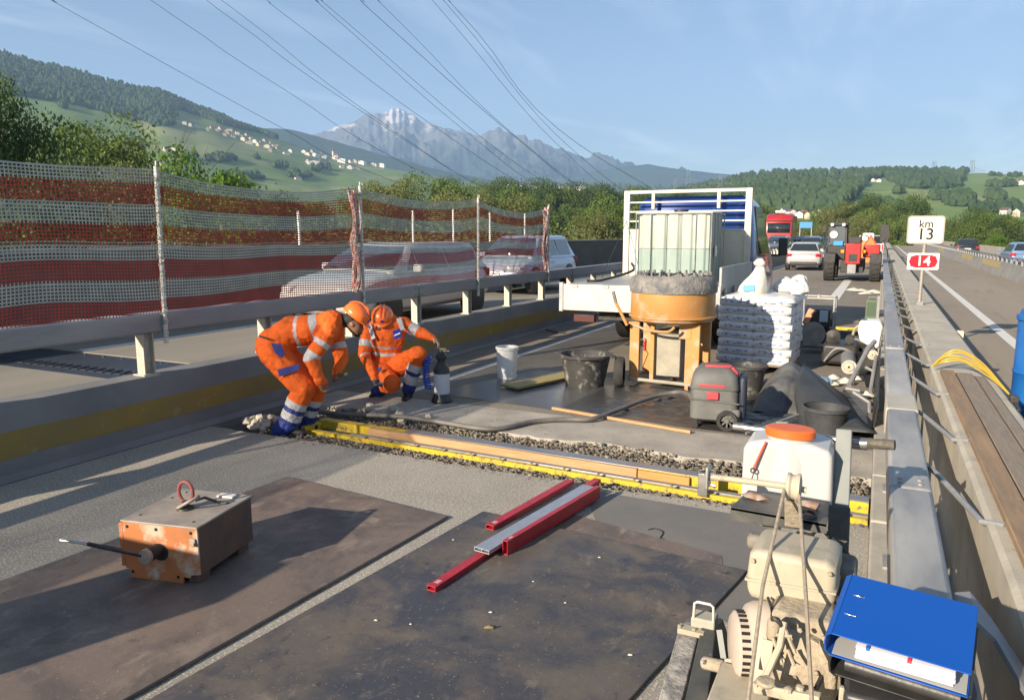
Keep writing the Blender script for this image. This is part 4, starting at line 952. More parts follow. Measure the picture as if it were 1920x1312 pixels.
for k in range(5): MB().tube([(.618, -.5+k*.25, .02), (.618, -.5+k*.25, 1.10)], .009, 6).build('cage_bar', GALV, ib)
MB().lathe([(.12,0),(.12,.05),(0,.06)], (0,0,1.12), 16).build('cap', BLKP, ib)
MB().box((.63, -.2, .50), (.02, .09, .17)).build('label_plate', WHITEP, ib, bev=.004)
hs = MB().tube(smoothpath([(-4.0, 13.0, 1.35), (-3.8, 12.4, 1.25), (-4.05, 11.6, 1.13), (-4.25, 11.4, 1.12)], 6), .022, 8); o = hs.build('hose', BLK, loc=(-4.0, 12.2, 1.1), world=True); tag(o, 'thin black hose lying on the truck bed left of the liquid container', 'hose')
# ---- telehandler ----
te = thing('telehandler', 'red telehandler with dark cab and big tyres seen from behind, orange warning triangle on it', 'telehandler', (-1.02, 34.2, 0))
TR = mat('machine_red', (.40,.022,.018), (.33,.02,.018), sc=3, rough=.35, coat=.3)
def bt(nm, a, b, m, bev=.02): return MB().b2(a, b).build(nm, m, te, bev=bev)
for s in (-1, 1):
    for y in (-.9, 1.6): wheel(te, s*.84, y, .56, .40, tread=True, rimc=TR)
    MB().b2((s*.84-.22, -1.35, 1.06), (s*.84+.22, -.3, 1.12)).b2((s*.84-.22, -1.42, .72), (s*.84+.22, -1.36, 1.11)).build('mudguard', BLKP, te, bev=.02)
bt('chassis', (-.42, -1.3, .35), (.42, 2.4, .85), DARK)
bt('rear_counterweight', (-.26, -1.62, .70), (.30, -.8, 1.52), TR, .04)
MB().b2((-.13,-1.64,.82),(.17,-1.615,1.10)).build('grille', DARK, te)
bt('tow_hitch', (-.16, -1.60, .32), (.16, -1.3, .70), GALVD)
bt('engine_hood', (.36, -1.1, .95), (.98, 1.7, 1.45), TR, .06)
bt('boom_pivot', (-.2, -1.2, 1.50), (.28, -.6, 1.78), DARK, .03)
MB().beam((.04, -1.0, 1.62), (.04, 2.6, 1.25), .28, .30).build('boom', TR, te, bev=.02)
MB().tube([(.22,-1.1,1.5),(.30,-1.15,1.85),(.5,-.9,1.8),(.55,-.6,1.5)], .025, 6).build('hydraulic_hose', BLK, te)
cb_ = [(-.98,-.55),(-.30,-.55),(-.30,.75),(-.98,.75)]
bt('cab_body', (-.98, -.6, .85), (-.30, .95, 1.42), DARK, .03)
for x, y in cb_: MB().beam((x, y, 1.4), (x+.03*(1 if x < -.5 else -1), y*.93, 2.22), .07, .07, up=(0,1,0)).build('cab_pillar', DARK, te)
bt('cab_roof', (-1.02, -.66, 2.22), (-.26, .85, 2.36), DARK, .03)
MB().b2((-.92,-.57,1.45),(-.36,-.55,2.2)).build('rear_window', mat('tinted_glass', (.10,.12,.13), rough=.1, spec=.8), te)
MB().b2((-.985,-.5,1.45),(-.97,.7,2.2)).build('window', GLASS, te)
for x in (-.85, -.42): MB().box((x, -.70, 2.26), (.13, .07, .12)).build('work_lamp', HEADL, te, bev=.02)
MB().lathe([(.15,0),(.15,.012),(0,.013)], (-.78,-.60,1.86), 20, M=Matrix.Rotation(R_(90),3,'X')).build('speed_sign', mat('sign_pink', (.75,.55,.5), rough=.5), te)
MB().b2((-.76,-.66,1.42),(-.42,-.62,1.60)).build('blue_plate', mat('plate_blue', (.04,.25,.6), rough=.4), te)
TRI = mat('warning_orange', (.85,.16,.03), rough=.5); TRI2 = mat('warning_red', (.6,.03,.02), rough=.5)
tm_ = MB(); tm_.prism([(.36,-1.12,1.42),(.86,-1.12,1.42),(.61,-1.12,1.88)], (0,.02,0)); tm_.build('warning_triangle', TRI2, te)
tm_ = MB(); tm_.prism([(.43,-1.135,1.455),(.79,-1.135,1.455),(.61,-1.135,1.79)], (0,.012,0)); tm_.build('triangle_centre', TRI, te)
for x in (-.38, .40): MB().box((x, -1.32, 1.2), (.12, .06, .12)).build('tail_light', mat('amber', (.8,.3,.02), rough=.3), te, bev=.01)
MB().tube([(-.98,.3,1.9),(-1.2,.4,1.95),(-1.2,.4,2.15)], .02, 6).box((-1.22,.4,2.1),(.12,.05,.26)).build('mirror', DARK, te)
MB().tube([(1.0,1.2,1.5),(1.18,1.3,1.7)], .02, 6).box((1.2,1.3,1.85),(.16,.05,.34)).build('mirror', DARK, te)
# distant things beyond the telehandler
vn = thing('van', 'white van with a boxy rear just visible over the telehandler', 'van', (-.75, 66, 0))
MB().b2((-.9,-2.4,.35),(.9,2.2,1.8)).build('body', WHI, vn, bev=.12, seg=3); MB().b2((-.75,-2.43,1.2),(.75,-2.405,1.75)).build('rear_window', GLASS, vn)
for s in (-1,1):
    wheel(vn, s*.8, -1.6, .33); wheel(vn, s*.8, 1.5, .33); MB().b2((s*.82-.07,-2.43,.7),(s*.82+.07,-2.39,1.1)).build('tail_light', TAIL, vn)
tc_ = thing('container', 'orange and white machine parked beyond the telehandler', 'machine', (-.9, 46, 0))
MB().b2((-.1,-.5,.3),(.6,.8,1.5)).build('body', mat('orange_machine', (.75,.2,.05), rough=.5), tc_, bev=.08); MB().b2((-.1,-.5,1.5),(.5,.4,1.95)).build('hood', WHITEP, tc_, bev=.1); 
for s in (0,.5): wheel(tc_, s+.02, -.2, .3)
tp = thing('traffic_panel', 'dark upright panel on the kerb beyond the telehandler', 'panel', (.12, 60, .09)); MB().b2((-.3,0,1.2),(.3,.1,2.5)).build('panel', DARK, tp, bev=.04); MB().lathe([(.04,0),(.04,1.2)],(0,.05,0),8).build('pole', GALV, tp)
bs = thing('blue_sign', 'small bright blue sign standing far off in the field right of the red truck', 'sign', (*PY(1510, 440, 150)[:2], -4))
z_ = PY(1510, 422, 150).z+4; MB().box((0,0,z_),(2.2,.1,1.1)).build('panel', mat('sign_blue', (.04,.22,.5), rough=.5), bs); MB().box((-1,.1,z_/2),(.12,.12,z_)).build('post', GALV, bs); MB().box((1,.1,z_/2),(.12,.12,z_)).build('post', GALV, bs)
# =============== GROUND THINGS ===============
# ---- expansion joint assembly lying in the trench ----
jt = thing('joint_assembly', 'new expansion joint with yellow steel profiles and wooden boards lying in the open trench', 'joint', (-2.4, 5.5, 0))
def jy(x, a, b): return a+(b-a)*(x+4.6)/4.65      # slight skew across the road
XL, XR = -4.95, .04
def jbeam(nm, ya, yb, z0, z1, m, xl=XL, xr=XR, bev=.003):
    A, Bv = (5.46, 5.26), 0
    def Y(x, o): return 5.43+(5.27-5.43)*(x+4.6)/4.65+o
    g = MB(); g._add([(xl, Y(xl, ya), z0), (xr, Y(xr, ya), z0), (xr, Y(xr, yb), z0), (xl, Y(xl, yb), z0), (xl, Y(xl, ya), z1), (xr, Y(xr, ya), z1), (xr, Y(xr, yb), z1), (xl, Y(xl, yb), z1)],
        [(3,2,1,0),(4,5,6,7),(0,1,5,4),(1,2,6,5),(2,3,7,6),(3,0,4,7)])
    return g.build(nm, m, jt, world=True, bev=bev)
YS = mat('yellow_steel', (.62,.42,.02), (.46,.33,.03), sc=9, rough=.45, col3=(.17,.14,.09), sc3=22, lo3=.54, hi3=.64)
RS = mat('rail_steel', (.36,.36,.37), (.24,.23,.22), sc=15, rough=.4, metal=.6, stretch=(.2,1,1))
jbeam('front_profile', 0, .055, -.12, -.012, YS); jbeam('front_flange', -.03, 0, -.12, -.10, YS)
jbeam('steel_strip', .056, .10, -.05, -.004, RS, -4.4); jbeam('steel_strip', .112, .15, -.06, -.018, RS, -4.4); jbeam('rubber_seal', .101, .111, -.07, -.03, BLK, -4.4)
jbeam('rear_profile', .235, .34, -.12, .028, YS); jbeam('rear_top_strip', .232, .36, .029, .036, RS, -3.9)
jbeam('wooden_board', .20, .2335, -.07, .030, WOODX, -4.3, -1.62); jbeam('wooden_board', .20, .2335, -.07, .024, mat('orange_board', (.55,.26,.07), (.4,.2,.07), sc=4, rough=.6, stretch=(1,10,10)), -1.61, -1.2)
jbeam('wooden_board', .262, .38, .037, .060, WOOD, -4.75, -3.0) if False else None
jbeam('end_plate', -.02, .36, -.10, .012, YS, -4.96, -4.90)
def Yj(x, o): return 5.43+(5.27-5.43)*(x+4.6)/4.65+o
CL = MB().b2((-.012,-.028,-.03),(.012,.03,.012)).b2((-.03,.01,-.01),(-.012,.03,.006)).build('clamp', DARK, jt, bev=.003)
CL.location = (-4.2+2.4, Yj(-4.2, .045)-5.5, -.018)
for k in range(1, 15):
    x = -4.2+.295*k; c = CL.copy(); COL.objects.link(c); c.location = (x+2.4, Yj(x, .045)-5.5, -.018)
BT = MB().lathe([(.012,0),(.012,.018),(0,.02)], (0,0,0), 8).build('nut', STEEL, jt); BT.location = (-4.25+2.4, Yj(-4.25,.06)-5.5, -.012)
for k in range(1, 15):
    x = -4.25+.295*k; c = BT.copy(); COL.objects.link(c); c.location = (x+2.4, Yj(x, .06)-5.5, -.012)
# rebar anchors sticking out of profile
RB_ = mat('rebar', (.10,.06,.045), (.06,.04,.035), sc=20, rough=.8, metal=.3)
g = MB(); g.tube([(0,0,0),(.02,-.07,.035),(.01,-.10,-.04)], .006, 5); an = g.build('anchor_bar', RB_, jt); an.location = (-4.3+2.4, Yj(-4.3, 0)-5.5, -.08)
for k in range(1, 24):
    x = -4.3+.18*k; c = an.copy(); COL.objects.link(c); c.location = (x+2.4, Yj(x, 0)-5.5, -.08); c.rotation_euler = (random.uniform(-.3,.3), 0, random.uniform(-.6,.6))
ab = thing('square_bracket', 'small grey plate standing on the yellow joint profile left of the saw water tank', 'bracket', (-1.05, 5.28, -.02))
MB().b2((-.035,-.01,0),(.035,.01,.17)).build('plate', STEEL, ab, bev=.003); MB().tube([(.03,-.02,.10),(.10,-.03,.10)], .012, 6).build('stub', STEEL, ab)
# gravel in trench
rg = random.Random(5)
GV = mat('gravel', (.21,.18,.14), (.11,.095,.075), sc=9, rough=.95, col3=(.34,.30,.24), sc3=23, lo3=.54, hi3=.66, spec=.2)
g = MB()
for i in range(7500):
    x = rg.uniform(-5.3, .03); u = rg.random()
    fe = FE[int((x+5.86)/5.91*220)]; be = BE[int((x+5.86)/5.91*220)]
    if u < .42: y = rg.uniform(fe+.005, Yj(x, -.005)); z = -.058+.03*rg.random()*min(1, (Yj(x, 0)-y)/.12)
    else: y = rg.uniform(Yj(x, .36), be-.01); z = -.05+.045*rg.random()*((y-Yj(x,.36))/.45)
    s = rg.choice((.006,.008,.010,.013,.018)); g.rock((x, y, z+s*.4), s, (1, 1, .7), amp=.5)
tag(g.build('gravel', GV, smooth=0), kind='stuff')
g = MB()
for i in range(420):
    x = rg.uniform(-5.0, .0); fe = FE[int((x+5.86)/5.91*220)]
    y = fe-abs(rg.gauss(0, .05)) if rg.random() < .6 else rg.uniform(6.2, 7.3); s = rg.uniform(.003,.007); g.rock((x, y, s*.4+.003), s, (1,1,.6))
tag(g.build('grit', GV, smooth=0), kind='stuff')
# rubble heap
rb = thing('rubble_heap', 'small heap of broken pale concrete lumps at the left end of the trench', 'rubble', (-5.35, 5.35, 0))
RBM = mat('broken_concrete', (.46,.42,.34), (.32,.29,.24), sc=12, rough=.95, bump=.5, bs=60)
for k in range(34):
    a = rg.uniform(0, 6.28); r = rg.random()**.6*.24; s = rg.uniform(.022,.06); MB().rock((r*math.cos(a)*1.0, r*math.sin(a)*.9, s*.55+.07*(1-r/.24)), s, (1.1,.9,.7), amp=.55).build('lump', RBM, rb, smooth=0)
for k, (x, y, s) in enumerate(((-4.75,6.25,.06),(-4.62,6.12,.05),(-4.5,6.35,.07),(-4.35,6.22,.05),(-4.88,6.42,.05),(-4.2,6.05,.055),(-4.05,6.3,.04))):
    tag(MB().rock((0,0,s*.5), s, (1.2,.8,.8), amp=.6).build('concrete_lump', RBM, loc=(x, y, 0)), 'broken concrete lump lying between the two crouching workers', 'rubble', 'loose concrete lumps at the trench')
# ---- steel cover plates ----
def plate_mat(name, c1, c2, c3, c4, seed):
    m = bpy.data.materials.new(name); m.use_nodes = True; nt = m.node_tree; N = nt.nodes.new; L = nt.links.new; b = nt.nodes['Principled BSDF']
    tcn = N('ShaderNodeTexCoord'); off = N('ShaderNodeMapping'); off.inputs['Location'].default_value = (seed, seed*.7, 0); L(tcn.outputs['Object'], off.inputs[0])
    def ns(sc, det, lo, hi, stretch=(1,1,1), rz=0, rough=.65):
        mp = N('ShaderNodeMapping'); mp.inputs['Scale'].default_value = stretch; mp.inputs['Rotation'].default_value = (0,0,rz); L(off.outputs[0], mp.inputs[0])
        n = N('ShaderNodeTexNoise'); n.inputs['Scale'].default_value = sc; n.inputs['Detail'].default_value = det; n.inputs['Roughness'].default_value = rough; n.inputs['Distortion'].default_value = .4; L(mp.outputs[0], n.inputs['Vector'])
        r = N('ShaderNodeMapRange'); r.inputs[1].default_value = lo; r.inputs[2].default_value = hi; L(n.outputs['Fac'], r.inputs[0]); return r.outputs[0]
    def mx_(a, col, f):
        x = N('ShaderNodeMix'); x.data_type = 'RGBA'
        if isinstance(a, tuple): x.inputs['A'].default_value = (*a, 1)
        else: L(a, x.inputs['A'])
        x.inputs['B'].default_value = (*col, 1); L(f, x.inputs['Factor']); return x.outputs['Result']
    c = mx_(c1, c2, ns(1.6, 9, .44, .58)); c = mx_(c, c3, ns(3.2, 9, .52, .72)); c = mx_(c, c4, ns(7, 10, .58, .76, (1,.5,1), .5)); c = mx_(c, c3, ns(34, 4, .66, .74, (1,.05,1), -.5)); c = mx_(c, tuple(k*.5 for k in c1), ns(14, 8, .60, .74)); c = mx_(c, c4, ns(70, 2, .66, .71))
    L(c, b.inputs['Base Color']); b.inputs['Metallic'].default_value = .15
    rr = N('ShaderNodeMapRange'); rr.inputs[3].default_value = .42; rr.inputs[4].default_value = .72; L(ns(2.2, 8, .35, .65), rr.inputs[0]); L(rr.outputs[0], b.inputs['Roughness'])
    bn = N('ShaderNodeBump'); bn.inputs['Strength'].default_value = .5; bn.inputs['Distance'].default_value = .004; L(ns(16, 9, 0, 1), bn.inputs['Height']); L(bn.outputs[0], b.inputs['Normal']); return m
PL = plate_mat('rusty_plate', (.175,.135,.110), (.115,.092,.080), (.235,.185,.145), (.31,.25,.20), 3)
PL2 = plate_mat('blue_grey_plate', (.055,.057,.068), (.118,.100,.083), (.165,.130,.098), (.24,.20,.155), 9)
EDG = mat('plate_edge', (.05,.03,.02), rough=.8)
def plate(nm, label, pts, z, t, m):
    g = MB(); cx = sum(p[0] for p in pts)/4; cy = sum(p[1] for p in pts)/4; n = 26; top = []; E4 = [Vector((p[0], p[1], 0)) for p in pts]
    ring = []
    for i in range(4):
        a, b = E4[i], E4[(i+1) % 4]
        for k in range(n):
            p = a.lerp(b, k/n); w_ = .004*noise.noise((p.x*5, p.y*5, i)); ring.append((p.x+w_, p.y+w_, z))
    g.prism([(x, y, z) for x, y, z in ring], (0, 0, t)); o = g.build(nm, m, world=True, loc=(cx, cy, 0), bev=.003, smooth=20); return tag(o, label, 'steel plate', 'steel road plates')
plate('steel_plate', 'brown rusty steel plate under the orange box at the left', [(-3.99,4.20),(-4.25,.6),(-2.70,.25),(-2.46,4.04)], .004, .018, PL)
plate('steel_plate', 'large dark blue grey steel plate under the red bars', [(-2.29,4.22),(-2.655,.35),(-1.22,.1),(-.55,4.07)], .004, .018, PL2)
plate('steel_plate', 'narrow brown strip of a second plate showing beyond the far edge of the dark plate', [(-1.95,4.52),(-1.9,4.20),(-.68,4.10),(-.72,4.25)], .002, .0035, PL)
# smooth dark grey patch, partial shade on the asphalt put into its colour
g = MB(); pts = [(-1.86,4.98),(-.80,4.96),(-.2,4.6),(-.25,3.4),(-.6,3.5),(-1.55,4.4)]
g._add([(x, y, .003) for x, y in pts], [tuple(range(6))[::-1]]); tag(g.build('shade_patch', mat('shade_patch', (.13,.13,.128), (.18,.165,.145), sc=2.6, rough=.75, bump=.2, bs=60, lo=.3, hi=.7), smooth=0), kind='structure')
# ---- red and silver straightedges ----
SB = mat('brushed_aluminium', (.44,.46,.50), (.34,.36,.40), sc=14, rough=.42, metal=.55, stretch=(6,1,1)); RBAR = mat('red_bar', (.42,.018,.03), (.30,.016,.025), sc=12, rough=.42, col3=(.5,.3,.28), sc3=40, lo3=.68, hi3=.76)
def hollow_bar(nm, label, a, b, w, h, z, m, two=False, cat='bar', tilt=0):
    a = Vector((*a, z)); b = Vector((*b, z)); d = (b-a).normalized(); s = Vector((d.y, -d.x, 0)); r = thing(nm, label, cat, a, 0, 'aluminium bars on the dark plate'); u = Vector((0,0,1)); t = .004
    g = MB(); L_ = (b-a).length
    def wall(x0, x1, z0, z1):
        P_ = [s*x0+u*z0, s*x1+u*z0, s*x1+u*z1, s*x0+u*z1]; g.loft([[p for p in P_], [p+d*L_ for p in P_]])
    wall(-w/2, w/2, 0, t); wall(-w/2, w/2, h-t, h); wall(-w/2, -w/2+t, t, h-t); wall(w/2-t, w/2, t, h-t)
    if two: wall(-t/2, t/2, t, h-t)
    g.build('profile', m, r, smooth=0, bev=.0012); 
    for e in (.06, L_-.06): 
        q = MB(); c = d*e+u*(h+.0008); q._add([c-s*w*.25-d*.02, c+s*w*.25-d*.02, c+s*w*.25+d*.02, c-s*w*.25+d*.02], [(0,1,2,3)]); q.build('sticker', mat('faded_sticker', (.5,.3,.3), rough=.6), r, smooth=0) if (nm == 'red_bar' and e < .1) else None
    return r
hollow_bar('red_bar', 'short red hollow bar lying left of the silver bar', (-2.10,3.95), (-1.97,5.0), .06, .03, .023, RBAR)
hollow_bar('red_bar', 'longest red bar, lying lowest and running under the silver bar', (-1.99,3.09), (-1.80,5.12), .055, .028, .023, RBAR)
hollow_bar('silver_bar', 'wide silver aluminium bar lying on top between the red bars', (-1.945,3.56), (-1.77,4.86), .105, .024, .056, SB, True)
hollow_bar('red_bar', 'tall red bar standing on edge right of the silver bar', (-1.845,3.66), (-1.685,4.80), .035, .085, .023, RBAR)
# ---- orange lifting box ----
ob = thing('lifting_block', 'rusty orange steel block with a red shackle on top and a lever at its front', 'block', (-3.42, 2.86, .022))
OR = mat('worn_orange', (.46,.15,.045), (.34,.13,.05), sc=7, rough=.55, col3=(.42,.36,.27), sc3=5.5, lo3=.52, hi3=.62, bump=.15, bs=40); GRS = mat('greasy_grey', (.36,.31,.26), (.24,.20,.17), sc=8, rough=.6, metal=.15); BRN = mat('dirty_brown', (.085,.058,.045), (.14,.075,.05), sc=9, rough=.7, bump=.2, bs=40)
# box frame: front face faces the camera
A0 = PZ(236, 1064, .022+.05); B0_ = PZ(374, 1081, .022+.05)
fd = (Vector((B0_.x, B0_.y, 0))-Vector((A0.x, A0.y, 0))); Wb = fd.length; fx = fd.normalized(); fy = Vector((-fx.y, fx.x, 0)); Hb = .275; Db = .50
Lb = Vector((A0.x, A0.y, .022))
def bp(x, y, z): return Lb+fx*x+fy*y+Vector((0,0,z))
def obox(nm, a, b, m, bev=.004, par=None):
    q = [bp(x, y, z) for z in (a[2], b[2]) for x, y in ((a[0],a[1]),(b[0],a[1]),(b[0],b[1]),(a[0],b[1]))]
    return MB()._add(q, [(3,2,1,0),(4,5,6,7),(0,1,5,4),(1,2,6,5),(2,3,7,6),(3,0,4,7)]).build(nm, m, par or ob, world=True, bev=bev)
obox('body', (0, .012, .05), (Wb, Db, .05+Hb-.012), BRN)
obox('top_plate', (-.008, -.006, .05+Hb-.0115), (Wb+.008, Db+.01, .05+Hb), GRS)
fpoly = [(.0,.05),(.03,.05),(.03,.0),(Wb-.10,-.0),(Wb-.10,.035),(Wb-.055,.035),(Wb-.055,.05+.0),(Wb+.004,.06),(Wb+.004,.05+Hb-.013),(0,.05+Hb-.013)]
MB().prism([bp(x, .0, z) for x, z in fpoly], fy*.0115).build('front_plate', OR, ob, world=True, bev=.002)
obox('side_rib', (-.025, .0, .06), (-.001, .16, .05+Hb-.02), OR, .003)
obox('foot', (Wb-.09, .03, .0), (Wb-.02, .12, .049), BRN); obox('foot', (.03, .05, 0), (.10, .48, .049), BRN); obox('foot', (Wb-.1, .38, 0), (Wb-.02, .48, .049), BRN)
HOLE = mat('hole_dark', (.01,.01,.01), rough=.9)
def fdisc(x, z, r, m, nm, y0=-.001, h=.003, par=None):
    Mx = Matrix((fx, Vector((0,0,1)), -fy)).transposed(); return MB().lathe([(r, 0), (r, h), (r*.85, h+.001), (0, h+.001)], bp(x, y0, z), 16, M=Mx).build(nm, m, par or ob, world=True)
for x, z in ((.03,.05+Hb-.035),(Wb*.46,.05+Hb-.035),(Wb-.035,.05+Hb-.035),(.045,.035),(Wb-.13,.035)): fdisc(x, z, .0085, HOLE, 'bolt_hole', y0=-.0002)
fdisc(Wb*.50, .165, .048, mat('dark_bore', (.015,.013,.012), rough=.6), 'bore', y0=-.0004)
fdisc(Wb*.50-.012, .178, .036, BLK, 'shaft', y0=-.005, h=.07)
fdisc(Wb*.50-.02, .176, .039, GRS, 'hub', y0=-.072, h=.028); fdisc(Wb*.50-.02, .176, .012, OR, 'hub_pin', y0=-.100, h=.004)
MB().beam(bp(Wb*.48, -.085, .178), bp(-.06, -.11, .215), .028, .016).beam(bp(-.06,-.11,.215), bp(-.12,-.12,.225), .018, .018).build('lever', DARK, ob, world=True, bev=.003)
MB().tube([bp(-.11,-.12,.224), bp(-.26,-.15,.245)], .0075, 8).build('lever_tip', STEEL, ob, world=True)
obox('latch_block', (Wb-.04, -.012, .225), (Wb-.005, -.001, .262), GRS, .004); obox('latch_hole', (Wb-.012,-.014,.223),(Wb+.006,-.0125,.242), HOLE, 0)
c = bp(Wb*.50, .22, .05+Hb+.045)
MB().lathe([(.05,-.05),(.045,-.035),(.02,-.03),(.018,.0)], c, 16).build('eye_base', DARK, ob, world=True)
MB().tube([c+fx*.045*math.cos(t)+Vector((0,0,1))*(.06*math.sin(t)+.05)+fy*.01 for t in [6.283*i/22 for i in range(22)]], .010, 8, closed=True).build('shackle_ring', mat('shackle_red', (.30,.07,.06), (.18,.05,.045), sc=20, rough=.55), ob, world=True)
MB().tube([c+fx*(.06*math.cos(t)+.02)+fy*.045*math.sin(t)+Vector((0,0,.035*math.cos(t)-.005)) for t in [6.283*i/22 for i in range(22)]], .009, 8, closed=True).build('lifting_ring', GRS, ob, world=True)
MB().tube([c+fx*.05+fy*.02, c+fx*.09+fy*.05+Vector((0,0,.01)), c+fx*.16+fy*.09-Vector((0,0,.03))], .008, 6).build('chain_end', DARK, ob, world=True)
obox('top_lug', (Wb*.62,.42,.05+Hb+.0005), (Wb*.85,.47,.05+Hb+.012), mat('bare_patch', (.6,.58,.54), rough=.5), .003)
for x, y in ((.05,.08),(Wb-.06,.06),(.04,.35),(Wb-.05,.35),(.06,.45)):
    MB().lathe([(.007,0),(.007,.003),(0,.004)], bp(x, y, .05+Hb+.0002), 8).build('bolt', DARK, ob, world=True)
# leaf debris on plates
def debris(px, py, s, m, label, nm='debris', z=.023):
    p = PZ(px, py, z); g = MB(); k = 6
    g._add([(-s, -s*.3, .0), (-s*.2, -s*.6, s*.3), (s*.7, -s*.2, s*.15), (s, s*.5, s*.55), (0, s*.4, .1*s), (-s*.8, s*.4, s*.35), (.1*s, .0, s*.5)], [(0,1,6,5),(1,2,6),(2,3,6),(3,4,6),(4,5,6)])
    o = g.build(nm, m, loc=p, solid=.002); tag(o, label, 'debris')
debris(918, 1178, .028, mat('cardboard', (.22,.19,.10), (.1,.08,.05), sc=30, rough=.8), 'crumpled brown scrap lying in the middle of the dark steel plate', 'scrap')
debris(1182, 1228, .012, mat('pale_chip', (.6,.56,.45), rough=.7), 'tiny pale chip on the dark plate left of the saw', 'chip'); 
for px, py in ((705,1163),(770,1170),(920,1148),(1124,1045),(1060,1130),(1420,1180),(1000,1090),(850,1012)): debris(px, py, random.uniform(.006,.011), mat('pale_chip', (.6,.56,.45)), 'tiny chip of grit lying on the dark steel plate', 'chip'); COL.objects[-1]['group'] = 'grit chips on the dark plate'
wr = [PZ(1215, 993, .004), PZ(1228, 990, .01), PZ(1243, 997, .006), PZ(1238, 1008, .006), PZ(1246, 1010, .004)]
o = MB().tube(smoothpath([p-wr[0] for p in wr], 5), .004, 5).build('wire_piece', BLK, loc=wr[0]); tag(o, 'short bent black wire lying on the grey patch painted for shade', 'wire')

# =============== MIXER AND ITS NEIGHBOURS ===============
mxr = thing('mortar_mixer', 'orange pan mixer with mortar-caked rim on an orange leg frame', 'mixer', (-2.27, 9.12, 0))
OM = mat('mixer_orange', (.50,.24,.065), (.42,.20,.06), sc=2.2, rough=.55, col3=(.42,.34,.25), sc3=5, lo3=.50, hi3=.68, bump=.25, bs=30)
CAKE = mat('dried_mortar', (.27,.25,.225), (.13,.128,.125), sc=9, rough=.95, bump=1.0, bs=22, col3=(.10,.12,.15), sc3=14, lo3=.55, hi3=.65, bdist=.02)
MB().lathe([(.0,.80),(.40,.80),(.50,.83),(.515,.86),(.51,1.17),(.52,1.18)], (0,0,0), 40).build('drum', OM, mxr, smooth=40)
MB().lathe([(.518,.862),(.535,.868),(.535,.885),(.518,.89)], (0,0,0), 40).build('drum_ring', OM, mxr)
MB().lathe([(.505,1.165),(.528,1.17),(.533,1.22),(.530,1.26),(.515,1.32),(.50,1.355),(.44,1.375),(.40,1.30),(.0,1.24)], (0,0,0), 64, wob=.012).build('caked_rim', CAKE, mxr, smooth=60)
g = MB(); 
for k in range(5): a = -.42+k*.2; g.tube([(a, -math.sqrt(max(.02,.20-a*a)), 1.36), (a, math.sqrt(max(.02,.20-a*a)), 1.385)], .012, 5)
for k in range(26):
    a = 6.283*k/26; g.box((.43*math.cos(a), .43*math.sin(a), 1.385), (.045,.02,.06), rz=a)
g.build('grate', CAKE, mxr)
FR = [(-.40,-.22),(.34,-.22),(-.38,.30),(.36,.30)]
for x, y in FR: 
    MB().b2((x-(.06 if x < 0 else .11),y-.035,.06),(x+.06,y+.035,.80)).build('leg', OM, mxr, bev=.006)
MB().b2((-.20,-.26,.06),(-.15,-.2,.78)).build('strut', OM, mxr, bev=.004); MB().b2((.15,-.26,.62),(.30,-.19,.80)).build('bracket', OM, mxr, bev=.006)
MB().b2((-.19,-.2,.14),(.16,.2,.66)).build('motor_housing', mat('dusty_cover', (.36,.33,.26), (.26,.24,.19), sc=5, rough=.85, bump=.4, bs=40), mxr, bev=.008)
MB().tube([(-.46,-.28,.09),(.44,-.28,.07)], .022, 8).build('base_tube', mat('dusty_beige', (.38,.33,.26), (.30,.26,.2), sc=9, rough=.8), mxr); MB().tube([(-.42,-.3,.1),(-.42,.4,.1)], .02, 8).build('base_tube', mat('dusty_beige', (.38,.33,.26), (.30,.26,.2), sc=9, rough=.8), mxr); MB().tube([(.38,-.3,.1),(.38,.4,.1)], .02, 8).build('base_tube', mat('dusty_beige', (.38,.33,.26), (.30,.26,.2), sc=9, rough=.8), mxr)
MB().b2((.25,-.30,0),(.29,-.24,.08)).b2((-.05,.3,0),(0,.36,.1)).build('foot', OM, mxr)
MB().tube([(-.66,-.34,1.17),(-.62,-.34,1.03)], .021, 10).build('lever_grip', mat('lever_grip', (.22,.20,.17), (.14,.13,.11), sc=20, rough=.8), mxr)
MB().tube([(-.62,-.34,1.03),(-.47,-.34,.76)], .020, 8).build('lever_arm', OM, mxr)
MB().tube(smoothpath([(-.44,-.36,.80),(-.2,-.42,.73),(.05,-.44,.72),(.14,-.44,.78)], 5), .016, 6).build('discharge_lip', OM, mxr)
MB().tube([(-.28,-.28,.24),(-.22,-.26,.42),(-.3,-.3,.55)], .006, 5).build('cable', BLK, mxr)
MB().lathe([(.02,0),(.02,.1),(.022,.11),(.022,.13),(.012,.15),(0,.155)], (-.26,-.27,.45), 10).build('red_bottle', RED, mxr)
MB().b2((.10,-.29,.14),(.13,-.27,.32)).build('crank', GALV, mxr) if False else None
wh = wheel(mxr, -.53, -.42, .19, .11); wh.rotation_euler = (0, 0, R_(12))
wh2 = wheel(mxr, .30, .42, .19, .11)
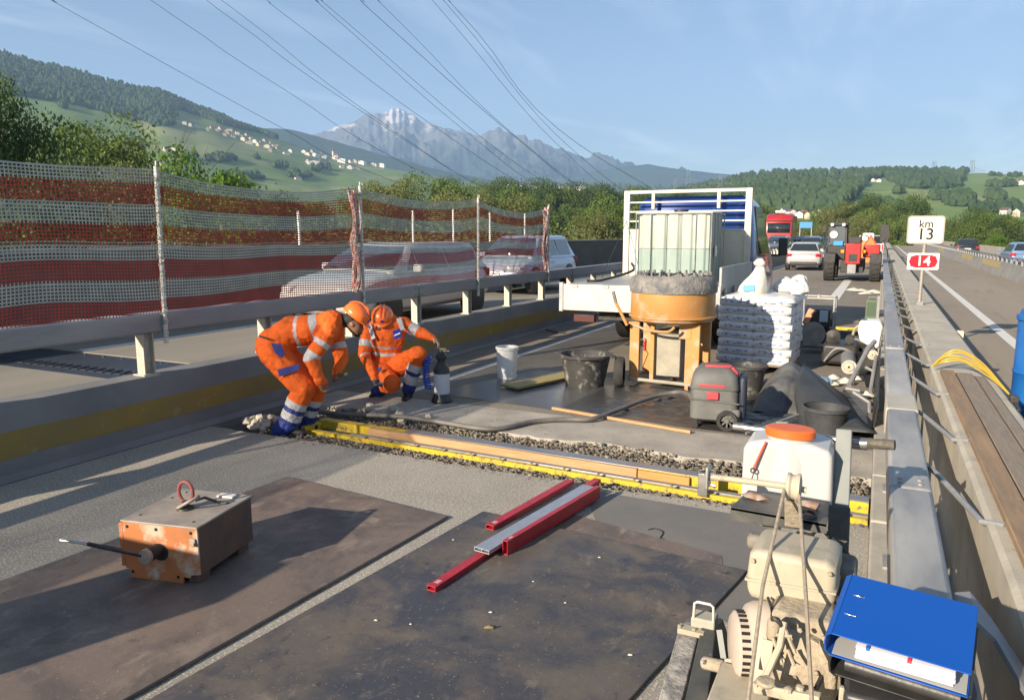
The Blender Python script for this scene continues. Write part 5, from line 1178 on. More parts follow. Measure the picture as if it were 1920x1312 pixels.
# white bucket
def pail(nm, label, cat, loc, r0, r1, h, m, rim=.012, wall=.006, n=36):
    r = thing(nm, label, cat, loc); MB().lathe([(0,.004),(r0-.004,.004),(r1-wall, h-.004),(r1,h),(r0,0),(0,0)], (0,0,0), n).build('shell', m, r, smooth=50)
    MB().lathe([(r1-.002,h-.03),(r1+rim,h-.028),(r1+rim,h-.002),(r1+rim*.6,h+.003),(r1-wall,h+.002)], (0,0,0), n, cap=False).build('rim', m, r, smooth=40); return r
pail('bucket', 'plain white plastic bucket standing alone near the yellow board', 'bucket', (-4.31, 8.62, 0), .125, .140, .415, WHITEP)
TUB = mat('mortar_stained_black', (.03,.03,.03), (.05,.048,.044), sc=6, rough=.6, col3=(.24,.23,.21), sc3=8, lo3=.55, hi3=.68, bump=.3, bs=40)
t1 = pail('mortar_tub', 'black round mortar tub stained with cement, left of the orange mixer', 'tub', (-3.22, 8.62, 0), .235, .315, .40, TUB, rim=.03)
for s in (-1, 1): MB().box((s*.345, 0, .385), (.07, .14, .02)).build('handle', TUB, t1, bev=.008)
t2 = pail('mortar_tub', 'dusty black mortar tub standing in front of the rubber sheet at the right', 'tub', (-.37, 7.42, 0), .15, .20, .27, mat('dusty_black', (.028,.03,.034), (.06,.062,.066), sc=5, rough=.65), rim=.015)
t3 = pail('mortar_tub', 'black tub half hidden behind the site vacuum', 'tub', (-1.32, 8.9, 0), .16, .22, .36, TUB, rim=.02)
# boards and battens
def plank(nm, label, a, b, w, t, m, z=.0, group=None, up=(0,0,1)):
    a = Vector(a); b = Vector(b); c = (a+b)/2; g = MB().beam(a, b, w, t, up=up); o = g.build(nm, m, loc=c, world=True, bev=.003); return tag(o, label, 'board', group)
plank('board', 'flat yellowish board lying on the ground between the white bucket and the black tub', (-3.95, 7.95, .035), (-3.45, 9.4, .035), .30, .03, mat('yellow_board', (.33,.27,.10), (.26,.21,.08), sc=3, rough=.6, stretch=(8,1,1)))
plank('batten', 'long pale wooden batten lying across the black sheet in front of the mixer', (-3.06,7.21,.02), (-1.50,6.88,.02), .035, .028, WOODX)
# black sheet on ground
TP = mat('black_sheeting', (.035,.036,.038), (.055,.055,.055), sc=3, rough=.33, spec=.6, bump=.1, bs=60); TP2 = mat('wet_film', (.065,.07,.075), (.09,.09,.09), sc=1.5, rough=.28, spec=.6)
def sheet(nm, label, poly, nx, ny, f, m, cat='sheet'):
    a, b, c, d = [Vector((*p, 0)) for p in poly]; vs = []; fs = []; ctr = (a+b+c+d)/4
    for j in range(ny+1):
        for i in range(nx+1):
            u, v = i/nx, j/ny; p = (a.lerp(b, u)).lerp(d.lerp(c, u), v); p.z = f(p.x, p.y, u, v); p.x += .03*noise.noise((u*5, v*5, 1)); p.y += .03*noise.noise((u*5, v*5, 9)); vs.append(p-ctr)
    for j in range(ny):
        for i in range(nx): k = j*(nx+1)+i; fs.append((k, k+1, k+nx+2, k+nx+1))
    o = MB()._add(vs, fs).build(nm, m, loc=ctr, smooth=70); return tag(o, label, cat)
def wrink(x, y, u, v):
    e = min(1, 8*min(u, 1-u))*min(1, 8*min(v, 1-v))
    return .007+e*(.045*max(0, noise.noise((x*2.2, y*9.5+x*2, 0)))+.03*abs(noise.noise((x*5, y*17+x*5, 5))))*(.25+.75*smooth01((x+2.9)/.9))
sheet('plastic_sheet', 'crinkled black plastic sheet under the mixer and the pallet', [(-3.0,7.22),(.0,7.0),(-.02,9.6),(-2.9,9.4)], 170, 130, wrink, TP)
sheet('plastic_film', 'smooth grey wet film on the ground under the tub and the yellow board', [(-4.75,7.35),(-2.85,7.2),(-2.9,9.2),(-4.15,9.3)], 60, 60, lambda x, y, u, v: .004+.004*noise.noise((x*3, y*3, 0))*min(1, 10*min(u,1-u,v,1-v))+.001, TP2)
sheet('tarpaulin', 'dusty grey tarpaulin heaped on the ground between the vacuum and the rubber mat', [(-1.12,8.0),(-.52,8.05),(-.50,9.9),(-1.25,9.95)], 70, 90, lambda x, y, u, v: .02+.34*math.sin(PI*u)**.8*math.sin(PI*min(1, v*1.15))**.7*(1+.3*noise.noise((x*3, y*2, 0)))+.03*abs(noise.noise((x*9, y*5, 2))), mat('dusty_tarp', (.12,.12,.115), (.06,.06,.06), sc=3, rough=.6, bump=.4, bs=20))
# ---- pallet of bags ----
pb = thing('bag_pallet', 'white and blue printed cement bags stacked in rows on a pallet behind the mixer', 'pallet', (-1.45, 10.95, 0), R_(-3))
def bag_mat():
    m = mat('bag_paper', (.60,.60,.60), (.50,.51,.53), sc=3, rough=.55, bump=.3, bs=14, bdist=.02)
    nt = m.node_tree; N = nt.nodes.new; L = nt.links.new; b = nt.nodes['Principled BSDF']; src = b.inputs['Base Color'].links[0].from_socket
    tcn = N('ShaderNodeTexCoord'); sp_ = N('ShaderNodeSeparateXYZ'); L(tcn.outputs['Object'], sp_.inputs[0])
    mp_ = N('ShaderNodeMapping'); mp_.inputs['Scale'].default_value = (22, 1, 60); L(tcn.outputs['Object'], mp_.inputs[0]); nn = N('ShaderNodeTexNoise'); nn.inputs['Scale'].default_value = 1.0; nn.inputs['Detail'].default_value = 2; L(mp_.outputs[0], nn.inputs[0])
    gt = N('ShaderNodeMath'); gt.operation = 'GREATER_THAN'; gt.inputs[1].default_value = .52; L(nn.outputs['Fac'], gt.inputs[0])
    az = N('ShaderNodeMath'); az.operation = 'ABSOLUTE'; L(sp_.outputs['Z'], az.inputs[0]); lt = N('ShaderNodeMath'); lt.operation = 'LESS_THAN'; lt.inputs[1].default_value = .022; L(az.outputs[0], lt.inputs[0])
    ax = N('ShaderNodeMath'); ax.operation = 'ABSOLUTE'; L(sp_.outputs['X'], ax.inputs[0]); lx = N('ShaderNodeMath'); lx.operation = 'LESS_THAN'; lx.inputs[1].default_value = .17; L(ax.outputs[0], lx.inputs[0])
    m1 = N('ShaderNodeMath'); m1.operation = 'MULTIPLY'; L(gt.outputs[0], m1.inputs[0]); L(lt.outputs[0], m1.inputs[1]); m2 = N('ShaderNodeMath'); m2.operation = 'MULTIPLY'; L(m1.outputs[0], m2.inputs[0]); L(lx.outputs[0], m2.inputs[1])
    m3 = N('ShaderNodeMath'); m3.operation = 'MULTIPLY'; m3.inputs[1].default_value = .75; L(m2.outputs[0], m3.inputs[0])
    x = N('ShaderNodeMix'); x.data_type = 'RGBA'; x.inputs['B'].default_value = (.04,.09,.30,1); L(src, x.inputs['A']); L(m3.outputs[0], x.inputs['Factor']); L(x.outputs['Result'], b.inputs['Base Color']); return m
BG = bag_mat()
def bag_mesh(sx, sy, sz, seed):
    g = MB(); rings = []; nx = 9
    for i in range(nx+1):
        u = i/nx*2-1; e = 1-abs(u)**8*.16; ez = (1-abs(u)**6*.34); ring = []
        for j in range(14):
            a = 6.283*j/14; cx_ = math.copysign(abs(math.cos(a))**.45, math.cos(a)); sz_ = math.copysign(abs(math.sin(a))**.6, math.sin(a))
            w = .012*noise.noise((u*3+seed*7, a, seed)); ring.append((u*sx/2, cx_*sy/2*e+w, sz_*sz/2*ez+w*.8))
        rings.append(ring)
    g.loft(rings); return g
BMs = []
for sd in range(3):
    o = bag_mesh(.50, .40, .150, sd).build('bag', BG, pb, smooth=60); BMs.append(o.data); o.location = (0, 0, -50) ; COL.objects.unlink(o); bpy.data.objects.remove(o)
for layer in range(8):
    for i in range(2):
        for j in range(3):
            o = bpy.data.objects.new('bag', random.choice(BMs)); COL.objects.link(o); o.parent = pb
            o.location = (-.235+i*.455+random.uniform(-.015,.015), -.34+j*.345+random.uniform(-.012,.012), .120+.055+layer*.112); o.rotation_euler = (random.uniform(-.03,.03), random.uniform(-.03,.03), random.uniform(-.04,.04)+(PI if random.random() < .5 else 0))
PAL = mat('pallet_wood', (.30,.22,.14), (.22,.16,.10), sc=5, rough=.8)
for k in range(5): MB().b2((-.45, -.5+k*.235, .095),(.45,-.42+k*.235,.115)).build('pallet_slat', PAL, pb)
for x in (-.42, 0, .42): MB().b2((x-.045,-.5,0),(x+.045,.52,.094)).build('pallet_bearer', PAL, pb)
FW_ = mat('white_film', (.58,.57,.55), (.50,.49,.48), sc=4, rough=.35, bump=.5, bs=9, bdist=.02)
sheetv = []; 
g = MB(); vs = []; fs = []
for j in range(16):
    for i in range(16):
        u, v = i/15, j/15; x = -.46+.98*u; y = -.54+1.07*v; e = min(u, 1-u, v, 1-v); vs.append((x, y, 1.068-.09*math.exp(-e*12)+.03*noise.noise((u*5, v*5, 3))))
for j in range(15):
    for i in range(15): k = j*16+i; fs.append((k, k+1, k+17, k+16))
MB()._add(vs, fs).build('top_film', FW_, pb, smooth=70, solid=.004)
# open sack on top
sk = thing('sack', 'tied white sack with a bright blue label standing on top of the bag pallet', 'sack', (-1.56, 10.72, 1.04))
SK = mat('woven_sack', (.58,.56,.50), (.50,.48,.43), sc=6, rough=.7, bump=.7, bs=12, bdist=.02)
def soft(profile, n=28, wob=.12, seed=0, fold=5):
    g = MB(); vs = []
    for q, (r, z, ox) in enumerate(profile):
        for j in range(n):
            a = 6.283*j/n; rr = r*(1+wob*noise.noise((math.cos(a)*2.2+seed, math.sin(a)*2.2, z*5))+.05*math.sin(a*fold+z*8)); vs.append((rr*math.cos(a)*1.15+ox, rr*math.sin(a)*.9, z))
    fs = [(i*n+j, i*n+(j+1) % n, (i+1)*n+(j+1) % n, (i+1)*n+j) for i in range(len(profile)-1) for j in range(n)]
    fs += [tuple(range(n-1,-1,-1)), tuple((len(profile)-1)*n+j for j in range(n))]; return g._add(vs, fs)
soft([(.15,0,0),(.175,.05,0),(.16,.12,.01),(.13,.19,.03),(.095,.26,.055),(.07,.32,.07),(.055,.37,.08),(.045,.39,.08)], seed=1).build('bag_body', SK, sk, smooth=60)
soft([(.04,.385,.08),(.06,.41,.08),(.068,.44,.08),(.04,.48,.08),(.02,.50,.08)], seed=4, wob=.4, fold=7).build('tied_neck', SK, sk, smooth=60)
MB().box((-.03,-.162,.10), (.15,.006,.085), M=Matrix.Rotation(R_(-12),3,'X')).build('label_patch', mat('label_blue', (.03,.25,.55), rough=.5), sk)
s2 = thing('plastic_wrap', 'crumpled white plastic wrapping lying on the right of the bag pallet', 'wrapping', (-1.12, 11.05, 1.05))
for k, (x, y, z, r, s_) in enumerate(((.0,0,0,.16,2),(.08,.12,.06,.13,5),(-.12,.2,.02,.12,9),(.14,-.12,0,.10,13))):
    soft([(r*.8,z,x),(r*1.1,z+.04,x),(r*.9,z+.10,x+.01),(r*.5,z+.17,x+.03),(r*.15,z+.20,x+.04)], seed=s_, wob=.55, fold=6, n=22).build('crumple', FW_, s2, smooth=50).location = (0, y, 0)
# ---- site vacuum ----
vc = thing('vacuum', 'dusty grey site vacuum cleaner with red latches and a spoked rear wheel', 'vacuum', (-1.38, 7.36, .0), R_(8))
VG = mat('dusty_grey_plastic', (.085,.087,.085), (.13,.128,.12), sc=4, rough=.65, col3=(.24,.23,.20), sc3=3, lo3=.56, hi3=.8)
VD = mat('navy_plastic', (.02,.025,.045), rough=.5); VR = mat('vacuum_red', (.50,.05,.06), (.42,.05,.06), sc=9, rough=.5)
def vring(z, sx, sy, r=.07, ox=0):
    pts = []
    for (cx_, cy_, a0) in ((sx-r, sy-r, 0), (-sx+r, sy-r, 90), (-sx+r, -sy+r, 180), (sx-r, -sy+r, 270)):
        for k in range(4): a = R_(a0+k*30); pts.append((cx_+r*math.cos(a)+ox, cy_+r*math.sin(a), z))
    return pts
MB().loft([vring(.07,.20,.20), vring(.10,.225,.235), vring(.36,.225,.235), vring(.385,.22,.23)]).build('tank', VG, vc, smooth=40)
MB().loft([vring(.388,.23,.24), vring(.40,.232,.245), vring(.52,.21,.225), vring(.585,.15,.18,.06), vring(.60,.10,.13,.05)]).build('motor_head', VG, vc, smooth=40)
MB().b2((.225,-.18,.10),(.30,.16,.52)).build('rear_panel', VD, vc, bev=.03)
MB().beam((-.10,-.12,.603),(.15,-.10,.603),.06,.03).beam((.15,-.10,.60),(.21,-.10,.53),.06,.03).build('handle', VR, vc, bev=.012)
MB().box((-.02,-.236,.43),(.24,.02,.03)).build('red_strip', VR, vc, bev=.006)
MB().box((-.01,-.243,.335),(.11,.03,.075)).build('latch', VR, vc, bev=.008)
MB().beam((-.23,-.25,.30),(.235,-.25,.27),.012,.012).build('hose_strap', VG, vc)
wv = thing('x','x','x'); bpy.data.objects.remove(wv)
Mx = Matrix.Rotation(R_(90), 3, 'X')
g = MB().lathe([(.065,-.03),(.095,-.03),(.10,-.02),(.10,.02),(.095,.03),(.065,.03)], (0,0,0), 26, M=Mx, cap=False).build('wheel', TYRE, vc); g.location = (.13,-.235,.10)
q = MB().lathe([(0,.02),(.02,.02),(.02,-.02),(0,-.02)], (0,0,0), 12, M=Mx)
for k in range(8): a = 6.283*k/8; q.beam((0,0,0),(.068*math.cos(a),0,.068*math.sin(a)),.012,.014)
q.build('spokes', VG, g)
MB().b2((.0,-.238,.12),(.25,-.18,.21)).build('wheel_arch', VG, vc, bev=.03)
g = MB().lathe([(0,-.015),(.03,-.015),(.03,.015),(0,.015)], (-.17,-.2,.032), 14, M=Mx).build('caster', BLK, vc); MB().b2((-.19,-.22,.04),(-.15,-.18,.09)).build('caster_fork', DARK, vc)
# ---- hose ----
hp = [PZ(*q, z) for q, z in (((597,772),.03),((640,776),.05),((700,778),.06),((760,782),.06),((830,792),.04),((900,803),.035),((945,802),.03),((1000,790),.03),((1060,786),.03),((1110,785),.04),((1160,768),.05),((1200,752),.07),((1240,740),.09),((1275,735),.13),((1295,742),.2))]
o = MB().tube(smoothpath([p-hp[0] for p in hp], 7), .024, 10).build('hose', mat('grey_hose', (.15,.14,.125), (.11,.105,.10), sc=12, rough=.6, bump=.2, bs=120), loc=hp[0]); tag(o, 'thick grey suction hose snaking from the vacuum along the trench to the bent worker', 'hose')
# ---- pressure sprayer ----
sp_ = thing('pressure_sprayer', 'black and white pressure sprayer standing beside the squatting worker', 'sprayer', (-4.33, 7.02, 0))
MB().lathe([(.0,0),(.115,0),(.12,.02),(.105,.06),(.09,.10)], (0,0,0), 28).build('base', BLKP, sp_)
MB().lathe([(.088,.10),(.09,.12),(.09,.31),(.088,.33)], (0,0,0), 28).build('tank', mat('sprayer_white', (.50,.52,.55), rough=.4), sp_)
MB().lathe([(.092,.33),(.09,.37),(.07,.42),(.045,.45),(.045,.48),(.03,.50)], (0,0,0), 28).build('shoulder', BLKP, sp_)
MB().lathe([(.045,.48),(.065,.50),(.065,.53),(.04,.56),(.02,.60),(0,.60)], (0,0,0), 8).build('pump_cap', BLKP, sp_); MB().box((0,0,.60),(.16,.03,.03)).build('pump_handle', BLKP, sp_, bev=.008)
MB().tube([(.02,0,.58),(.10,0,.585)], .006, 6).build('nozzle', mat('brass', (.6,.45,.2), rough=.3, metal=.9), sp_)
g = MB(); q = []
for k in range(140): a = k*.55; t = k/139; q.append((-.16-.03*math.sin(t*3)+.034*math.cos(a), -.02+.034*math.sin(a), .50-.36*t))
g.tube(q, .011, 6); g.build('coiled_hose', mat('blue_hose', (.02,.07,.45), rough=.3), sp_)
# =============== RIGHT-HAND CLUTTER ===============
# rubber sheet propped up
rs = thing('rubber_mat', 'dark folded rubber mat propped up beside the kerb, behind the dusty tub', 'mat', (-.35, 8.0, 0))
RM = mat('rubber_mat', (.030,.034,.038), (.045,.048,.05), sc=3, rough=.55, bump=.1, bs=30)
g = MB(); 
Pq = [PY(1508,684,8.6), PY(1640,810,7.3), PY(1560,815,7.3), PY(1492,735,7.9)]
def bez(nu, nv, a, b, c, d, bul):
    vs = []; fs = []
    for j in range(nv+1):
        for i in range(nu+1):
            u, v = i/nu, j/nv; p = a.lerp(b, u).lerp(d.lerp(c, u), v); p = p+Vector((0, -.12, .06))*math.sin(PI*v)*bul; vs.append(p)
    for j in range(nv):
        for i in range(nu): k = j*(nu+1)+i; fs.append((k, k+1, k+nu+2, k+nu+1))
    return vs, fs
g._add(*bez(16, 8, PY(1506,683,8.7), PY(1642,812,7.25), PY(1500,812,7.5), PY(1490,742,8.0), .7)); g.build('front_fold', RM, rs, world=True, smooth=60, solid=.012)
g = MB(); g._add(*bez(10, 6, PY(1506,683,8.7), PY(1642,812,7.25), Vector((.02,7.6,.0)), Vector((-.25,9.3,.0)), .0)); g.build('rear_fold', RM, rs, world=True, smooth=60, solid=.012)
# black panel leaning at the kerb
o = MB().loft([[Vector((.03,7.55,.0)),Vector((.045,7.55,.0)),Vector((.075,7.5,.30)),Vector((.06,7.5,.30))],[Vector((.03,10.2,.0)),Vector((.045,10.2,.0)),Vector((.075,10.2,.50)),Vector((.06,10.2,.50))]]).build('black_panel', BLKP, loc=(.04,8.9,0), world=True); tag(o, 'long black panel leaning against the kerb beside the rolls', 'panel')
# frame cart with rolls
fc = thing('hand_cart', 'grey steel hand cart frame leaning at the kerb among rolls and scraps', 'cart', (-.12, 9.4, 0))
g = MB(); g.tube([PY(1592,722,9.0), PY(1627,655,9.6), PY(1640,640,9.8)], .028, 10); g.build('frame_tube', GALVD, fc, world=True)
g = MB(); g.tube([PY(1632,735,8.9), PY(1643,668,9.6)], .022, 8); g.build('frame_tube', GALVD, fc, world=True)
g = MB(); g.tube([PY(1585,728,9.0), PY(1612,733,9.0)], .022, 8); g.build('axle', GALVD, fc, world=True)
g = MB(); g.tube([PY(1622,688,9.3), PY(1640,697,9.3)], .018, 8); g.build('cross_tube', GALVD, fc, world=True)
g = MB(); g.tube([PY(1600,735,8.8), PY(1630,755,8.7), PY(1630,800,8.4)], .02, 8); g.build('lower_arm', GALVD, fc, world=True)
def roll(px, py, y, r, L_, label, m, mc, d=(-.05, 1, -.02), hole=.5):
    c = PY(px, py, y); D_ = Vector(d).normalized(); x = D_.cross(Vector((0,0,1))).normalized(); z = x.cross(D_); Mx = Matrix((x, z, D_)).transposed(); r_ = thing('roll', label, 'roll', c)
    MB().lathe([(r*hole,0),(r,0),(r,L_),(r*hole,L_)], (0,0,0), 26, M=Mx, cap=False).build('roll_body', m, r_); MB().lathe([(r*hole,.004),(r*.92,-.003),(r*.93,.002)], (0,0,0), 26, M=Mx, cap=False).build('roll_end', mc, r_)
    g = MB(); q = []
    for k in range(60): a = k*.4; rr = r*(hole*.3+.6*k/60*.8); q.append(Mx @ Vector((rr*math.cos(a), rr*math.sin(a), .0)))
    g.tube(q, .006, 4); g.build('wound_layers', mc, r_); return r_
WR = mat('paper_roll', (.60,.50,.40), (.5,.42,.34), sc=10, rough=.8); GRL = mat('grey_roll', (.16,.16,.155), (.22,.21,.20), sc=6, rough=.7)
roll(1592, 688, 9.4, .085, .9, 'grey wrapped roll with a pale end lying at the kerb, left of the cart frame', GRL, WR)
roll(1636, 665, 10.0, .062, .6, 'smaller roll with a cream end beneath the white canister', GRL, WR)
# white canister
wc = thing('canister', 'white plastic canister with a sloping shape standing at the kerb above the rolls', 'canister', (-.05, 11.2, 0))
g = MB(); q = [PY(1608,620,11.0), PY(1612,601,11.0), PY(1650,603,11.0), PY(1655,612,11.0), PY(1648,652,11.0), PY(1640,655,11.0), PY(1612,640,11.0)]
g.prism(q, (.02, .38, 0)); g.build('tank', WHITEP, wc, world=True, bev=.03, seg=3)
MB().lathe([(.05,0),(.05,.04),(0,.045)], PY(1618,603,11.15), 14).build('cap', BLKP, wc, world=True)
g = MB().beam(PY(1654,612,11.05), PY(1645,668,11.05), .03, .03); g.build('support_tube', GALVD, wc, world=True)
g = MB(); a = PY(1630,650,11.1); g.b2((a.x-.08,11.0,0),(a.x+.1,11.4,a.z)); g.build('lower_stand', DARK, wc, world=True, bev=.02)
# generator / compressor
gn = thing('compressor', 'small site compressor in a tube frame with a round fan wheel, right of the pallet', 'compressor', (-.75, 12.9, 0))
x0, x1, y0, y1 = -1.08, -.60, 12.6, 13.1
zt = PY(1540, 558, 12.8).z
for x, y in ((x0,y0),(x1,y0),(x0,y1),(x1,y1)): MB().tube([(x,y,.05),(x,y,zt)], .018, 8).build('frame_post', GALV, gn, world=True)
for a, b in (((x0,y0,zt),(x1,y0,zt)),((x0,y1,zt),(x1,y1,zt)),((x0,y0,zt),(x0,y1,zt)),((x1,y0,zt),(x1,y1,zt)),((x0,y0,.1),(x1,y0,.1)),((x1,y0,.1),(x1,y1,.1)),((x0,y0,.42),(x1,y0,.42))): MB().tube([a, b], .018, 8).build('frame_bar', GALV, gn, world=True)
for x in (x0+.06, x0+.25): MB().lathe([(.025,0),(.025,.04),(0,.05)], (x, y0, zt+.015), 8).build('knob', mat('pink_knob', (.5,.35,.3), rough=.5), gn, world=True)
a = PY(1538, 600, 12.6); 
MB().b2((x1-.32, y0-.05, a.z-.12),(x1-.05, y1-.1, a.z+.17)).build('control_box', DARK, gn, world=True, bev=.02)
MB().b2((x1-.2, y0-.065, a.z-.02),(x1-.08, y0-.051, a.z+.16)).build('panel_plate', mat('panel_pale', (.35,.42,.5), rough=.4), gn, world=True)
MB().box((x1-.36, y0-.03, a.z+.05),(.1,.12,.26), M=Matrix.Rotation(.35,3,'Y')).build('orange_part', mat('orange_part', (.55,.25,.14), rough=.5), gn, world=True, bev=.02)
c = PY(1524, 625, 12.55); MB().lathe([(0,-.02),(.05,-.03),(.17,-.02),(.19,.02),(.19,.08),(0,.08)], c, 26, M=Mx).build('fan_wheel', mat('dusty_fan', (.33,.31,.27), (.22,.2,.18), sc=9, rough=.7), gn, world=True)
MB().b2((x0+.05,y0+.08,.15),(x1-.02,y1-.05,.55)).build('engine_block', DARK, gn, world=True, bev=.03)
MB().lathe([(0,-.3),(.14,-.3),(.16,-.25),(.16,.3),(0,.32)], (-.42, 12.7, .22), 20, M=Matrix.Rotation(R_(90),3,'Y')).build('air_tank', BLKP, gn, world=True)
# black machine parts between the compressor and the rolls
bm = thing('drilling_motor', 'black motor unit lying between the compressor and the white canister', 'motor', (-.42, 11.6, 0))
MB().b2((-.25,-.3,.05),(.22,.35,.34)).build('housing', BLKP, bm, bev=.05); MB().lathe([(0,-.12),(.09,-.12),(.1,-.1),(.1,.1),(0,.12)], (-.12,-.05,.42), 20, M=Mx).build('motor_drum', DARK, bm)
MB().lathe([(0,-.1),(.06,-.1),(.06,.1),(0,.1)], (.1,-.1,.40), 16, M=Mx).build('motor_cap', DARK, bm); MB().tube(smoothpath([(-.2,-.35,.1),(-.05,-.45,.3),(.15,-.4,.25),(.2,-.3,.1)],5), .015, 6).build('pipe', GALV, bm)
MB().tube([(.12,.0,.4),(.16,-.05,.55),(.22,-.02,.6)], .02, 6).build('grip', mat('grip_beige', (.35,.32,.22), rough=.6), bm)
# yellow cables
YC = mat('yellow_cable', (.60,.40,.03), (.5,.33,.03), sc=9, rough=.45)
yc = thing('cable_coil', 'untidy coil of yellow cable on the ground behind the black motor unit', 'cable', (-.55, 14.6, 0)); q = []
for k in range(160): a = k*.35; r = .26+.16*noise.noise((k*.11, 0, 0)); q.append((r*1.7*math.cos(a)+.1*noise.noise((k*.05,3,0)), r*.9*math.sin(a), .05+.13*k/160+.03*noise.noise((k*.2, 7, 0))))
MB().tube(q, .015, 6).build('loops', YC, yc)
# green crate on kerb
gc = thing('canister', 'dark green metal can standing by the kerb beyond the white canister', 'can', (-.10, 18.15, 0))
MB().b2((-.13,-.12,0),(.13,.12,.46)).build('body', mat('army_green', (.07,.11,.06), (.10,.13,.08), sc=9, rough=.6), gc, bev=.02); MB().b2((-.10,-.125,.1),(.10,-.118,.4)).build('recessed_side', mat('green_side', (.05,.085,.05), rough=.6), gc); MB().tube([(-.08,0,.46),(-.08,0,.50),(.08,0,.50),(.08,0,.46)], .012, 6).build('handle', GALVD, gc)
o = MB().b2((.05,-.03,0),(.11,.03,.55)).build('steel_stake', GALVD, loc=(-.06, 18.0, 0), bev=.005); tag(o, 'short steel stake beside the dark green can', 'stake')
# scraps
SCR = mat('pale_scrap', (.50,.48,.42), (.38,.36,.32), sc=9, rough=.8)
for k, (x, y, s) in enumerate(((-.45,10.3,.09),(-.30,10.1,.10),(-.18,10.4,.08),(-.42,9.9,.06),(-.05,9.35,.09))):
    g = MB(); g._add([(-s,-s*.5,0),(s,-s*.7,.02),(s*1.1,s*.5,.05),(-s*.8,s*.7,.04),(0,0,s*.8)], [(0,1,4),(1,2,4),(2,3,4),(3,0,4)]); tag(g.build('scrap', SCR, loc=(x, y, .01), solid=.004), 'pale crumpled scrap lying near the rolls at the kerb', 'scrap', 'scraps near the rolls')
for k, (x, y, s) in enumerate(((-.5,27.2,.28),(-.15,27.0,.22),(-.35,26.0,.18),(-.75,27.6,.2),(.0,26.2,.15))):
    g = MB(); m = 9
    vs = [(s*(1+.5*random.random())*math.cos(6.283*i/m), s*.7*math.sin(6.283*i/m), random.uniform(0,.03)) for i in range(m)]+[(0,0,.10)]; g._add(vs, [(i, (i+1) % m, m) for i in range(m)]); tag(g.build('rag', SCR, loc=(x, y, .005), solid=.006, smooth=60), 'flat pale rag lying on the road in front of the telehandler', 'rag', 'rags on the road by the telehandler')
# shadowed black board standing on the road
bt_ = MB().box((0,0,.02),(1.05,.9,.03)).build('dark_mat', BLK, loc=(-.75, 17.0, .01)) if False else None
# ---- sign on the median wall ----
sg = thing('kilometre_sign', 'white kilometre board above a red route number plate on one post', 'sign', (.60, 13.6, .75), R_(12))
sy = 13.6
MB().tube([(0,0,0),(0.01,0,1.15)], .028, 10).build('pole', mat('sign_post', (.34,.31,.26), (.26,.24,.21), sc=20, rough=.6, metal=.3), sg)
MB().b2((-.05,-.035,0),(.05,.035,.05)).build('foot', GALV, sg)
b_ = 1.42
SCW = mat('sign_cream', (.78,.73,.62), rough=.45); SBK = mat('sign_black', (.02,.02,.02), rough=.5); SRD = mat('sign_red', (.55,.015,.03), rough=.4); SGR = mat('sign_frame', (.42,.40,.35), rough=.5, metal=.2)
def rrect(w, h, r, y, z0, n=4):
    pts = []
    for cx_, cz_, a0 in ((w/2-r, h/2-r, 0), (-w/2+r, h/2-r, 90), (-w/2+r, -h/2+r, 180), (w/2-r, -h/2+r, 270)):
        for k in range(n+1): a = R_(a0+90*k/n); pts.append((cx_+r*math.cos(a), y, cz_+r*math.sin(a)+z0))
    return pts
pz = 1.08+.02
# sizes from sight lines
d0 = depth((.60, 13.6, 2.0)); wK = 62/FPX*d0*1.02; hK = 52/FPX*d0; wR = 54/FPX*d0; hR = 31/FPX*d0
zK = PY(1736, 431, 13.6).z-.75; zR = PY(1727, 490, 13.6).z-.75
MB().prism(rrect(wK, hK, .05, -.032, zK), (0,.02,0)).build('white_board', SGR, sg); MB().prism(rrect(wK-.05, hK-.05, .03, -.0345, zK), (0,.0022,0)).build('board_face', SCW, sg)
MB().prism(rrect(wR, hR, .02, -.032, zR), (0,.02,0)).build('route_board', WHITEP, sg)
oc = [(-wR/2+.02,zR),(-wR/2+.05,zR+hR*.30),(-wR/2+.12,zR+hR*.38),(wR/2-.12,zR+hR*.38),(wR/2-.05,zR+hR*.30),(wR/2-.02,zR),(wR/2-.05,zR-hR*.30),(wR/2-.12,zR-hR*.38),(-wR/2+.12,zR-hR*.38),(-wR/2+.05,zR-hR*.30)]
MB().prism([(x,-.0345,z) for x, z in oc], (0,.0022,0)).build('route_shield', SRD, sg)
TMx = lambda x, y, z: Matrix.Translation((x, y, z)) @ Matrix.Rotation(R_(90), 4, 'X')
text_mesh('lettering', 'km', .17, SBK, sg, TMx(0,-.036,zK+hK*.20), bold=.002); text_mesh('lettering', '13', .25, SBK, sg, TMx(0,-.036,zK-hK*.17), bold=.003); text_mesh('lettering', '14', .215, WHITEP, sg, TMx(0,-.0375,zR), bold=.003)
# ---- planks and cable loop on the median wall ----
PK = mat('weathered_plank', (.30,.20,.115), (.21,.145,.09), sc=5, rough=.75, bump=.4, bs=60, stretch=(10,1,1), col3=(.42,.26,.13), sc3=1.2, lo3=.5, hi3=.72)
PK2 = mat('grey_plank', (.27,.215,.16), (.20,.16,.12), sc=5, rough=.8, bump=.4, bs=60, stretch=(10,1,1))
def pl(nm, label, x0, x1, ya, yb, z0, z1, m, skew=0):
    c = ((x0+x1)/2, (ya+yb)/2, z0); g = MB(); g._add([(x0,ya,z0),(x1,ya,z0),(x1+skew,yb,z0),(x0+skew,yb,z0),(x0,ya,z1),(x1,ya,z1),(x1+skew,yb,z1),(x0+skew,yb,z1)], [(3,2,1,0),(4,5,6,7),(0,1,5,4),(1,2,6,5),(2,3,7,6),(3,0,4,7)]); tag(g.build(nm, m, loc=c, world=True, bev=.004), label, 'plank', 'planks on the median wall')
